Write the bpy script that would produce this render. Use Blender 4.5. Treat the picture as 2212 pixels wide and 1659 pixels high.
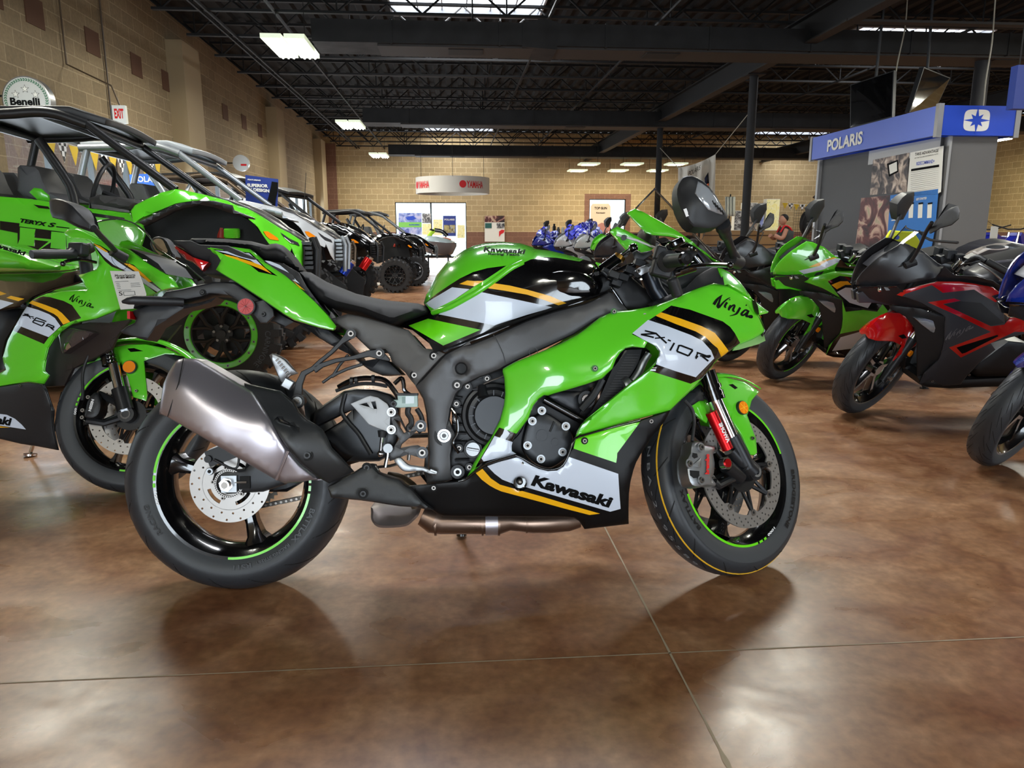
import bpy, bmesh, math, random
import numpy as np
from mathutils import Vector, Matrix
from mathutils.geometry import delaunay_2d_cdt

for o in list(bpy.data.objects):
    bpy.data.objects.remove(o)
SC = bpy.context.scene
COL = SC.collection
R = math.radians

# ------------------------------------------------------------------ camera, world, exposure
FPX, CX, CY = 1605.0, 1106.0, 829.5
CAMZ = 1.02
PIT = math.atan(329.5 / FPX)
YAW = math.atan(131 / math.hypot(FPX, 329.5))
fw = Vector((math.sin(YAW) * math.cos(PIT), math.cos(YAW) * math.cos(PIT), -math.sin(PIT)))
rt = Vector((math.cos(YAW), -math.sin(YAW), 0))
upv = rt.cross(fw)
CAM = Vector((0, 0, CAMZ))
cd = bpy.data.cameras.new('camera')
cam = bpy.data.objects.new('camera', cd)
COL.objects.link(cam)
cam.matrix_world = Matrix(((rt.x, upv.x, -fw.x, CAM.x), (rt.y, upv.y, -fw.y, CAM.y), (rt.z, upv.z, -fw.z, CAM.z), (0, 0, 0, 1)))
cd.sensor_width = 36
cd.lens = FPX * 36 / 2212
cd.clip_start = 0.05
cd.clip_end = 300
SC.camera = cam
SC.view_settings.view_transform = 'Standard'
SC.view_settings.look = 'None'
SC.view_settings.gamma = 1
SC.view_settings.use_curve_mapping = False
SC.view_settings.exposure = 0.3
SC.cycles.use_denoising = True
SC.cycles.max_bounces = 6
SC.cycles.diffuse_bounces = 3
SC.cycles.glossy_bounces = 3
SC.cycles.transmission_bounces = 4
SC.cycles.transparent_max_bounces = 10
SC.cycles.caustics_reflective = False
SC.cycles.caustics_refractive = False
SC.cycles.sample_clamp_indirect = 4

w = bpy.data.worlds.new('World')
SC.world = w
w.use_nodes = True
bg = w.node_tree.nodes['Background']
bg.inputs[0].default_value = (0.82, 0.91, 1.0, 1)
bg.inputs[1].default_value = 2.2


def area(name, loc, size, power, color, direction, shape='RECTANGLE', spread=180):
    l = bpy.data.lights.new(name, 'AREA')
    l.shape = shape
    l.size = size[0]
    l.size_y = size[1]
    l.energy = power
    l.color = color
    l.spread = R(spread)
    o = bpy.data.objects.new(name, l)
    COL.objects.link(o)
    o.location = loc
    d = Vector(direction)
    o.rotation_euler = d.to_track_quat('-Z', 'Y').to_euler()
    return o


DAY = (0.80, 0.90, 1.0)
WARM = (1.0, 0.95, 0.82)
# daylight through the shop windows (left wall, back door, front glazing behind the camera)
for k, yy in enumerate((11.0, 18.0, 25.0)):
    area('left_window_daylight', (-4.75, yy, 1.25), (6.0, 1.7), 110, DAY, (1, 0, -0.05))
area('back_window_daylight', (-1.0, 29.8, 1.2), (2.7, 2.1), 60, DAY, (0, -1, 0))
area('front_window_daylight', (-1.5, -7.8, 1.7), (5.0, 2.6), 360, DAY, (0, 1, 0.0))
area('front_window_daylight', (8.5, -7.8, 1.7), (7.0, 2.6), 360, DAY, (0, 1, 0.0))
# skylights
for sx, sy, pw in ((0.35, 5.4, 150), (0.35, 13.5, 170), (0.35, 29.0, 60), (9.0, 5.4, 150), (13.1, 28.5, 60), (9.0, 15.0, 80)):
    area('skylight_daylight', (sx, sy, 4.68), (2.3, 1.1), pw, (0.95, 0.97, 1.0), (0, 0, -1))


# ------------------------------------------------------------------ helpers
def ray(px, py):
    return rt * ((px - CX) / FPX) + upv * ((CY - py) / FPX) + fw


def at_z(px, py, z=0.0):
    r = ray(px, py)
    return CAM + r * ((z - CAM.z) / r.z)


def at_y(px, py, y):
    r = ray(px, py)
    return CAM + r * (y / r.y)


def at_x(px, py, x):
    r = ray(px, py)
    return CAM + r * (x / r.x)


def proj(p):
    d = Vector(p) - CAM
    z = d.dot(fw)
    return CX + FPX * d.dot(rt) / z, CY - FPX * d.dot(upv) / z


ZM = {'A': (240, 480, 3.95), 'B': (240, 860, 3.95), 'C': (700, 680, 3.95), 'D': (860, 480, 3.95), 'E': (1240, 360, 4.148),
      'F': (1260, 740, 3.19), 'G': (780, 840, 3.568), 'H': (0, 160, 4.1476), 'I': (0, 400, 4.1476), 'J': (0, 700, 4.1477),
      'K': (280, 280, 3.19), 'L': (480, 340, 4.424), 'M': (1540, 420, 3.95), 'N': (1780, 420, 2.861), 'O': (1740, 180, 4.608),
      'Q': (1480, 300, 5.821), 'S': (700, 300, 5.53), 'T': (1060, 300, 5.027), 'P': (0, 0, 1), 'U': (0, 500, 5.53), 'V': (0, 760, 5.53), 'W': (1820, 500, 4.148), 'Y': (0, 200, 3.95), 'X': (360, 360, 4.88), 'a': (620, 380, 5.924)}


def Z(k, *pts):
    """photo-crop coordinates to photo pixels"""
    x0, y0, s = ZM[k]
    if len(pts) == 1 and not isinstance(pts[0][0], (int, float)):
        pts = pts[0]
    return [(x0 + a[0] / s, y0 + a[1] / s) + tuple(a[2:]) for a in pts]


def ZZ(s):
    """'A 1,2 3,4 B 5,6' -> pixel list, switching crop on a letter"""
    out = []
    k = 'P'
    for t in s.split():
        if t in ZM:
            k = t
        else:
            out += Z(k, [tuple(float(q) for q in t.split(','))])
    return out


def s2l(c):
    return tuple((x / 12.92 if x <= .04045 else ((x + .055) / 1.055) ** 2.4) for x in c)


MATS = {}


def mat(name, col=(.5, .5, .5), rough=.5, metal=0.0, coat=0.0, emit=None, es=1.0, alpha=1.0, trans=0.0, ior=1.45, spec=.5, noise=None):
    """col is sRGB 0..1"""
    if name in MATS:
        return MATS[name]
    m = bpy.data.materials.new(name)
    m.use_nodes = True
    nt = m.node_tree
    b = nt.nodes['Principled BSDF']
    b.inputs['Base Color'].default_value = (*s2l(col), 1)
    b.inputs['Roughness'].default_value = rough
    b.inputs['Metallic'].default_value = metal
    b.inputs['IOR'].default_value = ior
    b.inputs['Specular IOR Level'].default_value = spec
    if coat:
        b.inputs['Coat Weight'].default_value = coat
        b.inputs['Coat Roughness'].default_value = .04
    if trans:
        b.inputs['Transmission Weight'].default_value = trans
    if alpha < 1:
        b.inputs['Alpha'].default_value = alpha
    if emit:
        b.inputs['Emission Color'].default_value = (*s2l(emit), 1)
        b.inputs['Emission Strength'].default_value = es
    if noise:
        sc, amt, bump = noise
        tc = nt.nodes.new('ShaderNodeTexCoord')
        n = nt.nodes.new('ShaderNodeTexNoise')
        n.inputs['Scale'].default_value = sc
        n.inputs['Detail'].default_value = 5
        nt.links.new(tc.outputs['Object'], n.inputs['Vector'])
        r = nt.nodes.new('ShaderNodeMapRange')
        r.inputs['To Min'].default_value = max(0, rough - amt)
        r.inputs['To Max'].default_value = min(1, rough + amt)
        nt.links.new(n.outputs['Fac'], r.inputs['Value'])
        nt.links.new(r.outputs['Result'], b.inputs['Roughness'])
        if bump:
            bp = nt.nodes.new('ShaderNodeBump')
            bp.inputs['Strength'].default_value = bump
            bp.inputs['Distance'].default_value = .002
            nt.links.new(n.outputs['Fac'], bp.inputs['Height'])
            nt.links.new(bp.outputs['Normal'], b.inputs['Normal'])
    MATS[name] = m
    return m


def nodemat(name, fn):
    if name in MATS:
        return MATS[name]
    m = bpy.data.materials.new(name)
    m.use_nodes = True
    fn(m.node_tree, m.node_tree.nodes['Principled BSDF'])
    MATS[name] = m
    return m


class MB:
    """collects geometry, builds ONE mesh object"""

    def __init__(s, T=None):
        s.v = []
        s.f = []
        s.m = []
        s.mats = []
        s.T = T

    def mi(s, m):
        if m not in s.mats:
            s.mats.append(m)
        return s.mats.index(m)

    def add(s, vs, fs, m):
        n = len(s.v)
        k = s.mi(m) if not isinstance(m, (list, tuple)) else None
        s.v += [tuple(s.T @ Vector(v)) if s.T else tuple(v) for v in vs]
        for i, f in enumerate(fs):
            s.f.append(tuple(n + q for q in f))
            s.m.append(k if k is not None else s.mi(m[i]))
        return s

    def box(s, c, d, m, M=None):
        x, y, z = (q / 2 for q in d)
        vs = [Vector((a, b, e)) for a in (-x, x) for b in (-y, y) for e in (-z, z)]
        if M:
            vs = [M @ v for v in vs]
        c = Vector(c)
        return s.add([v + c for v in vs], [(0, 1, 3, 2), (4, 6, 7, 5), (0, 4, 5, 1), (2, 3, 7, 6), (0, 2, 6, 4), (1, 5, 7, 3)], m)

    def bx(s, x0, x1, y0, y1, z0, z1, m):
        return s.box(((x0 + x1) / 2, (y0 + y1) / 2, (z0 + z1) / 2), (abs(x1 - x0), abs(y1 - y0), abs(z1 - z0)), m)

    def cyl(s, a, b, r, m, r2=None, n=14, cap=True):
        a = Vector(a)
        b = Vector(b)
        r2 = r if r2 is None else r2
        d = (b - a).normalized()
        u = d.orthogonal().normalized()
        w_ = d.cross(u)
        vs = []
        for c, rr in ((a, r), (b, r2)):
            for i in range(n):
                t = 2 * math.pi * i / n
                vs.append(c + (u * math.cos(t) + w_ * math.sin(t)) * rr)
        fs = [(i, (i + 1) % n, n + (i + 1) % n, n + i) for i in range(n)]
        if cap:
            fs += [tuple(range(n))[::-1], tuple(range(n, 2 * n))]
        return s.add(vs, fs, m)

    def tube(s, pts, r, m, n=8, smooth=0, closed=False, rs=None):
        P = [Vector(p) for p in pts]
        if smooth:
            P = catmull(P, smooth, closed)
        N = len(P)
        if rs:
            rs = [rs[min(len(rs) - 1, int(i * (len(rs) - 1) / (N - 1)))] for i in range(N)]
        vs = []
        u = None
        for i, p in enumerate(P):
            d = (P[min(i + 1, N - 1)] - P[max(i - 1, 0)]) if not closed else (P[(i + 1) % N] - P[i - 1])
            if d.length < 1e-9:
                d = Vector((1, 0, 0))
            d.normalize()
            u = d.orthogonal().normalized() if u is None else (u - d * u.dot(d)).normalized()
            w_ = d.cross(u)
            rr = rs[i] if rs else r
            for j in range(n):
                t = 2 * math.pi * j / n
                vs.append(p + (u * math.cos(t) + w_ * math.sin(t)) * rr)
        fs = []
        for i in range(N if closed else N - 1):
            k = (i + 1) % N
            for j in range(n):
                fs.append((i * n + j, i * n + (j + 1) % n, k * n + (j + 1) % n, k * n + j))
        if not closed:
            fs += [tuple(range(n))[::-1], tuple(range((N - 1) * n, N * n))]
        return s.add(vs, fs, m)

    def lathe(s, prof, c, m, axis=(0, 1, 0), n=48, a0=0, a1=360, closed=False, u0=None):
        """prof: (offset along axis, radius)"""
        ax = Vector(axis).normalized()
        u = Vector(u0) if u0 else (Vector((1, 0, 0)) if abs(ax.x) < .9 else Vector((0, 0, 1)))
        u = (u - ax * u.dot(ax)).normalized()
        w_ = u.cross(ax)
        c = Vector(c)
        full = abs(a1 - a0) >= 359.9
        vs = []
        K = len(prof)
        for i in range(n if full else n + 1):
            t = R(a0 + (a1 - a0) * i / n)
            e = u * math.cos(t) + w_ * math.sin(t)
            for (o, r) in prof:
                vs.append(c + ax * o + e * r)
        fs = []
        ms = []
        ni = n
        for i in range(ni):
            k = (i + 1) % n if full else i + 1
            for j in range(K if closed else K - 1):
                q = (j + 1) % K
                fs.append((i * K + j, i * K + q, k * K + q, k * K + j))
                ms.append(m[j] if isinstance(m, list) else m)
        return s.add(vs, fs, ms)

    def prism(s, pts, vec, m):
        """closed 3D loop pushed along vec"""
        P = [Vector(p) for p in pts]
        v = Vector(vec)
        n = len(P)
        vs = P + [p + v for p in P]
        fs = [tuple(range(n))[::-1], tuple(range(n, 2 * n))] + [(i, (i + 1) % n, n + (i + 1) % n, n + i) for i in range(n)]
        return s.add(vs, fs, m)

    def sphere(s, c, r, m, n=12, sc=(1, 1, 1), M=None):
        vs = []
        fs = []
        k = n // 2
        for i in range(k + 1):
            t = math.pi * i / k
            for j in range(n):
                p = 2 * math.pi * j / n
                v = Vector((math.sin(t) * math.cos(p) * sc[0], math.sin(t) * math.sin(p) * sc[1], math.cos(t) * sc[2])) * r
                vs.append((M @ v if M else v) + Vector(c))
        for i in range(k):
            for j in range(n):
                fs.append((i * n + j, (i + 1) * n + j, (i + 1) * n + (j + 1) % n, i * n + (j + 1) % n))
        return s.add(vs, fs, m)

    def grid(s, rows, m, closed=False, th=0):
        K = len(rows[0])
        vs = [p for r_ in rows for p in r_]
        fs = []
        for i in range(len(rows) - 1):
            for j in range(K if closed else K - 1):
                q = (j + 1) % K
                fs.append((i * K + j, i * K + q, (i + 1) * K + q, (i + 1) * K + j))
        return s.add(vs, fs, m)

    def obj(s, name, parent=None, smooth=35, bevel=0, solid=0, merge=1e-5, sub=0, seg=2):
        me = bpy.data.meshes.new(name)
        me.from_pydata(s.v, [], s.f)
        for m in s.mats:
            me.materials.append(m)
        me.polygons.foreach_set('material_index', s.m)
        bm = bmesh.new()
        bm.from_mesh(me)
        if merge:
            bmesh.ops.remove_doubles(bm, verts=bm.verts, dist=merge)
        bmesh.ops.recalc_face_normals(bm, faces=bm.faces)
        bm.to_mesh(me)
        bm.free()
        o = bpy.data.objects.new(name, me)
        COL.objects.link(o)
        if parent:
            o.parent = parent
        if solid:
            q = o.modifiers.new('s', 'SOLIDIFY')
            q.thickness = solid
            q.offset = 0
        if bevel:
            q = o.modifiers.new('b', 'BEVEL')
            q.width = bevel
            q.segments = seg
            q.limit_method = 'ANGLE'
            q.angle_limit = R(40)
        if sub:
            q = o.modifiers.new('u', 'SUBSURF')
            q.levels = q.render_levels = sub
        if smooth:
            me.shade_smooth()
            me.set_sharp_from_angle(angle=R(smooth))
        return o


def catmull(P, k, closed=False):
    out = []
    N = len(P)
    for i in range(N if closed else N - 1):
        p1, p2 = P[i], P[(i + 1) % N]
        p0 = P[i - 1] if (closed or i > 0) else p1 * 2 - p2
        p3 = P[(i + 2) % N] if (closed or i + 2 < N) else p2 * 2 - p1
        for j in range(k):
            t = j / k
            out.append(.5 * ((2 * p1) + (p2 - p0) * t + (2 * p0 - 5 * p1 + 4 * p2 - p3) * t * t + (3 * p1 - p0 - 3 * p2 + p3) * t ** 3))
    if not closed:
        out.append(P[-1].copy())
    return out


def smooth2(pts, k=4, closed=True):
    return [(v.x, v.y) for v in catmull([Vector((p[0], p[1], 0)) for p in pts], k, closed)]


def empty(name, M=None, label=None, cat=None, group=None):
    o = bpy.data.objects.new(name, None)
    COL.objects.link(o)
    o.empty_display_size = .1
    if M is not None:
        o.matrix_world = M if isinstance(M, Matrix) else Matrix.Translation(M)
    tag(o, label, cat, group)
    return o


def tag(o, label=None, cat=None, group=None, kind=None):
    if label:
        o['label'] = label
    if cat:
        o['category'] = cat
    if group:
        o['group'] = group
    if kind:
        o['kind'] = kind
    return o


def struct(o):
    o['kind'] = 'structure'
    return o


CH = {}


def copy_tree(o, parent=None, M=None, swap=None):
    c = o.copy()
    COL.objects.link(c)
    if parent:
        c.parent = parent
    if M is not None:
        c.matrix_world = M
    if swap and c.type == 'MESH' and any(m and m.name in swap for m in c.data.materials):
        c.data = c.data.copy()
        for i, m in enumerate(c.data.materials):
            if m.name in swap:
                c.data.materials[i] = swap[m.name]
    for ch in CH.get(o.name, []) or [q for q in bpy.data.objects if q.parent == o]:
        copy_tree(ch, c, None, swap)
    return c




class Fr:
    """a thing's own frame: M local->world, S part frame->thing frame; y is the lateral axis"""

    def __init__(s, M, S=None):
        s.M = M
        s.S = S or Matrix.Identity(4)
        s.I = (M @ s.S).inverted()
        s.c = s.I @ CAM
        s.R3 = s.I.to_3x3()

    def at(s, px, py, y):
        d = s.R3 @ ray(px, py)
        return s.c + d * ((y - s.c.y) / d.y)

    def ax(s, px, py, x):
        d = s.R3 @ ray(px, py)
        return s.c + d * ((x - s.c.x) / d.x)

    def az(s, px, py, z):
        d = s.R3 @ ray(px, py)
        return s.c + d * ((z - s.c.z) / d.z)

    def pix(s, p):
        return proj(s.M @ s.S @ Vector(p))


class Ortho:
    """outlines given in millimetres (x forward, z up) instead of traced"""
    S = Matrix.Identity(4)

    def at(s, px, py, y):
        return Vector((px / 1000, y, py / 1000))


OR = Ortho()


def inpoly(P, poly):
    x, y = P[:, 0], P[:, 1]
    q = np.array(poly, float)[:, :2]
    r = np.zeros(len(P), bool)
    j = len(q) - 1
    for i in range(len(q)):
        xi, yi = q[i]
        xj, yj = q[j]
        if yi != yj:
            r ^= ((yi > y) != (yj > y)) & (x < (xj - xi) * (y - yi) / (yj - yi) + xi)
        j = i
    return r


def dpoly(P, poly):
    q = np.array(poly, float)[:, :2]
    d = np.full(len(P), 1e9)
    for i in range(len(q)):
        a = q[i - 1]
        b = q[i]
        ab = b - a
        L = ab @ ab
        if L < 1e-12:
            continue
        t = np.clip(((P - a) @ ab) / L, 0, 1)
        d = np.minimum(d, np.hypot(*(P - a - t[:, None] * ab).T))
    return d


def tps(ctrl):
    if not isinstance(ctrl, (list, tuple)):
        return lambda P: np.full(len(P), float(ctrl))
    C = np.array(ctrl, float)
    if len(C) == 1:
        return lambda P: np.full(len(P), C[0, 2])
    if len(C) < 4:
        A = np.c_[C[:, :2], np.ones(len(C))]
        s_ = np.linalg.lstsq(A, C[:, 2], rcond=None)[0]
        return lambda P: P @ s_[:2] + s_[2]
    X = C[:, :2] / 300
    n = len(C)
    ph = lambda r: np.where(r > 1e-9, r * r * np.log(r + 1e-12), 0)
    D = np.hypot(X[:, None, 0] - X[None, :, 0], X[:, None, 1] - X[None, :, 1])
    A = np.zeros((n + 3, n + 3))
    A[:n, :n] = ph(D) + np.eye(n) * 2e-3
    A[:n, n:n + 2] = X
    A[:n, n + 2] = 1
    A[n:, :n] = A[:n, n:].T
    s_ = np.linalg.solve(A, np.r_[C[:, 2], 0, 0, 0])

    def f(P):
        Q = np.array(P, float)[:, :2] / 300
        r = np.hypot(Q[:, None, 0] - X[None, :, 0], Q[:, None, 1] - X[None, :, 1])
        return ph(r) @ s_[:n] + Q @ s_[n:n + 2] + s_[n + 2]
    return f


def resamp(poly, step):
    out = []
    n = len(poly)
    for i in range(n):
        a = poly[i]
        b = poly[(i + 1) % n]
        k = max(1, int(math.hypot(b[0] - a[0], b[1] - a[1]) / step))
        for j in range(k):
            t = j / k
            out.append((a[0] + (b[0] - a[0]) * t, a[1] + (b[1] - a[1]) * t))
    return out


def cdt(outline, zones, holes, res, inset=()):
    out = resamp(outline, res)
    pts = list(out)
    edges = [(i, (i + 1) % len(out)) for i in range(len(out))]
    for h in list(holes) + [z[0] for z in zones]:
        q = resamp(h, res)
        n = len(pts)
        pts += q
        edges += [(n + i, n + (i + 1) % len(q)) for i in range(len(q))]
    q = np.array(outline, float)[:, :2]
    lo, hi = q.min(0), q.max(0)
    g = np.array([(x, y) for x in np.arange(lo[0], hi[0], res) for y in np.arange(lo[1], hi[1], res)]).reshape(-1, 2)
    if len(g):
        k = inpoly(g, outline) & (dpoly(g, outline) > (max(inset) + res * .4 if inset else res * .4))
        for h in holes:
            k &= ~inpoly(g, h) & (dpoly(g, h) > res * .3)
        g = g[k]
        for z in zones:
            if len(g):
                g = g[dpoly(g, z[0]) > res * .25]
        pts += [tuple(p) for p in g]
    for dd in inset:
        for loop in [out] + [resamp(h, res) for h in holes]:
            L = np.array(loop)
            nx = np.roll(L, -1, 0) - np.roll(L, 1, 0)
            nn = np.c_[-nx[:, 1], nx[:, 0]]
            nn /= np.maximum(np.hypot(*nn.T), 1e-9)[:, None]
            for s_ in (1, -1):
                c = L + nn * dd * s_
                k = inpoly(c, outline) & (dpoly(c, outline) > dd * .8)
                for h in holes:
                    k &= ~inpoly(c, h) & (dpoly(c, h) > dd * .8)
                c = c[k]
                for z in zones:
                    if len(c):
                        c = c[dpoly(c, z[0]) > dd * .4]
                pts += [tuple(p) for p in c]
    V, E_, F_, a, b, c = delaunay_2d_cdt([Vector(p) for p in pts], edges, [], 0, 1e-4)
    V = np.array([(v[0], v[1]) for v in V])
    F_ = [f for f in F_]
    ce = np.array([V[list(f)].mean(0) for f in F_])
    k = inpoly(ce, outline)
    for h in holes:
        k &= ~inpoly(ce, h)
    zi = np.full(len(F_), -1)
    for i, z in enumerate(zones):
        zi[inpoly(ce, z[0])] = i
    keep = [i for i in range(len(F_)) if k[i]]
    used = sorted({v for i in keep for v in F_[i]})
    mp = {v: i for i, v in enumerate(used)}
    return V[used], [tuple(mp[v] for v in F_[i]) for i in keep], [zi[i] for i in keep]


def panel(name, parent, fr, outline, w, base, zones=(), holes=(), th=.004, back=None, roll=.006, res=14, side=-1, mirror=False,
          pillow=None, smooth=38, ppm=760., rim=None):
    """a shaped panel whose outline was traced in the photo, standing at lateral distance w (per point) from the thing's middle plane.
    pillow=(depth_px): closes towards the middle plane with a round edge, both sides built"""
    ins = (roll * ppm * .3, roll * ppm) if roll and not pillow else ((pillow * .06, pillow * .2, pillow * .45, pillow * .8) if pillow else ())
    V, F_, zi = cdt(outline, list(zones), list(holes), res, ins)
    W = tps(w)(V)
    d = dpoly(V, outline)
    for h in holes:
        d = np.minimum(d, dpoly(V, h))
    if pillow:
        if rim:
            d = np.full(len(V), 1e9)
            for a, b in zip(rim[:-1], rim[1:]):
                d = np.minimum(d, dpoly(V, [a, b]))
        t = np.clip(d / pillow, 0, 1)
        W = W * np.sqrt(np.maximum(1 - (1 - t) ** 2.2, 0))
    elif roll:
        t = np.clip(d / (roll * ppm), 0, 1)
        W = W - roll * (1 - np.sqrt(1 - (1 - t) ** 2))
    S = fr.S
    near = [fr.at(V[i][0], V[i][1], side * W[i]) for i in range(len(V))]
    ms = [base if z < 0 else zones[z][1] for z in zi]
    objs = []
    for sgn in ((1, -1) if mirror else (1,)):
        mb = MB()
        P = [Vector((p.x, p.y * sgn, p.z)) for p in near]
        n = len(P)
        if pillow:
            Bk = [Vector((p.x, -p.y, p.z)) for p in P]
        elif back is not None:
            Bk = [Vector((p.x, side * back * sgn, p.z)) for p in P]
        else:
            Bk = [Vector((p.x, p.y - side * th * sgn, p.z)) for p in P]
        cnt = {}
        for f in F_:
            for i in range(len(f)):
                e = (f[i], f[(i + 1) % len(f)])
                if (e[1], e[0]) in cnt:
                    cnt.pop((e[1], e[0]))
                else:
                    cnt[e] = 1
        mb.add([S @ p for p in P + Bk], F_ + [tuple(n + q for q in f)[::-1] for f in F_], ms + ([base] * len(F_) if not pillow else ms))
        if not pillow:
            mb.f += [(b, a, n + a, n + b) for a, b in cnt]
            mb.m += [mb.mi(base)] * len(cnt)
        objs.append(mb.obj(name, parent, smooth, merge=1e-5))
    return objs[0] if len(objs) == 1 else objs


_tx = {}


def text2d(s, bold=0.0, shear=0.0, space=1.0):
    k = (s, bold, shear, space)
    if k in _tx:
        return _tx[k]
    c = bpy.data.curves.new('t', 'FONT')
    c.body = s
    c.offset = bold
    c.shear = shear
    c.space_character = space
    c.resolution_u = 3
    o = bpy.data.objects.new('t', c)
    COL.objects.link(o)
    dg = bpy.context.evaluated_depsgraph_get()
    me = o.evaluated_get(dg).to_mesh()
    bm = bmesh.new()
    bm.from_mesh(me)
    bmesh.ops.triangulate(bm, faces=bm.faces)
    xs = [v.co.x for v in bm.verts]
    ys = [v.co.y for v in bm.verts]
    wd = (max(xs) - min(xs)) or 1
    for _ in range(3):
        lg = [e for e in bm.edges if e.calc_length() > max(wd / 14, .25)]
        if lg:
            bmesh.ops.subdivide_edges(bm, edges=lg, cuts=1)
            bmesh.ops.triangulate(bm, faces=bm.faces)
    bm.verts.index_update()
    V = [((v.co.x - min(xs)) / wd, v.co.y / .7) for v in bm.verts]
    F_ = [tuple(v.index for v in f.verts) for f in bm.faces]
    bm.free()
    bpy.data.objects.remove(o)
    bpy.data.curves.remove(c)
    _tx[k] = (V, F_)
    return _tx[k]


def text_px(name, parent, fr, s, p0, p1, hpx, w, m, bold=.03, shear=0, lift=.0015, side=-1, up=None, space=1.0):
    """lettering laid on a panel: baseline p0->p1 in photo pixels, cap height hpx"""
    V, F_ = text2d(s, bold, shear, space)
    a = np.array(p0, float)
    b = np.array(p1, float)
    u = b - a
    n = np.array([u[1], -u[0]]) / np.hypot(*u) if up is None else np.array(up, float)
    P = np.array([a + u * x + n * hpx * y for x, y in V])
    W = tps(w)(P) + lift
    mb = MB()
    mb.add([fr.S @ fr.at(P[i][0], P[i][1], side * W[i]) for i in range(len(P))], F_, m)
    return mb.obj(name, parent, 0, merge=0)


def text3(name, parent, s, o, u, v, m, bold=.03, shear=0, mb=None, space=1.0):
    """o baseline origin, u full-width vector, v cap-height vector"""
    V, F_ = text2d(s, bold, shear, space)
    o = Vector(o)
    u = Vector(u)
    v = Vector(v)
    q = mb or MB()
    q.add([o + u * a + v * b for a, b in V], F_, m)
    return q if mb else q.obj(name, parent, 0, merge=0)


def text_arc(mb, s, c, r, a_mid, span, h, y, m, T=None, bold=.02, flip=1):
    """lettering bent on a circle in the x-z plane at lateral y"""
    V, F_ = text2d(s, bold)
    vs = []
    for a, b in V:
        t = R(a_mid + span * (a - .5) * -flip)
        rr = r + h * (b - .5) * flip
        vs.append(Vector((c[0] + rr * math.cos(t), y, c[2] + rr * math.sin(t))))
    mb.add(vs, F_, m)


def strokes_px(name, parent, fr, strokes, w, m, lift=.0015, side=-1):
    """brush lettering: each stroke = list of (px,py,half width px)"""
    mb = MB()
    f = tps(w)
    for st in strokes:
        L = []
        Rr = []
        P = catmull([Vector(q) for q in st], 4)
        for i, p in enumerate(P):
            d = P[min(i + 1, len(P) - 1)] - P[max(i - 1, 0)]
            n = Vector((-d.y, d.x)).normalized() * max(p.z, .15)
            L.append((p.x + n.x, p.y + n.y))
            Rr.append((p.x - n.x, p.y - n.y))
        Q = L + Rr
        W = f(np.array(Q)) + lift
        k = len(L)
        mb.add([fr.S @ fr.at(Q[i][0], Q[i][1], side * W[i]) for i in range(2 * k)], [(i, i + 1, k + i + 1, k + i) for i in range(k - 1)], m)
    return mb.obj(name, parent, 0, merge=0)


def bar_px(mb, fr, pts, w, wd, th, m, side=-1):
    """flat bar: centre line in px, width wd metres in plane, from lateral w inward th"""
    P = [fr.at(p[0], p[1], side * (p[2] if len(p) > 2 else w)) for p in pts]
    wds = wd if isinstance(wd, list) else [wd] * len(P)
    L = []
    for i, p in enumerate(P):
        d = P[min(i + 1, len(P) - 1)] - P[max(i - 1, 0)]
        n = Vector((-d.z, 0, d.x)).normalized() * wds[i] / 2
        L.append((p + n, p - n))
    rows = []
    for a, b in L:
        o = Vector((0, -side * th, 0))
        rows.append([fr.S @ a, fr.S @ b, fr.S @ (b + o), fr.S @ (a + o)])
    mb.grid(rows, m, closed=True)
    n = len(mb.v)
    mb.f.append((n - 4, n - 3, n - 2, n - 1))
    k = n - 4 * len(rows)
    mb.f.append((k + 3, k + 2, k + 1, k))
    mb.m += [mb.mi(m)] * 2


def circ(cx, cy, r, n=16, ry=None):
    return [(cx + r * math.cos(2 * math.pi * i / n), cy + (ry or r) * math.sin(2 * math.pi * i / n)) for i in range(n)]
# ------------------------------------------------------------------ room
XL, XR, YB, YF, ZC = -4.85, 18.4, 30.0, -8.0, 4.75


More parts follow.
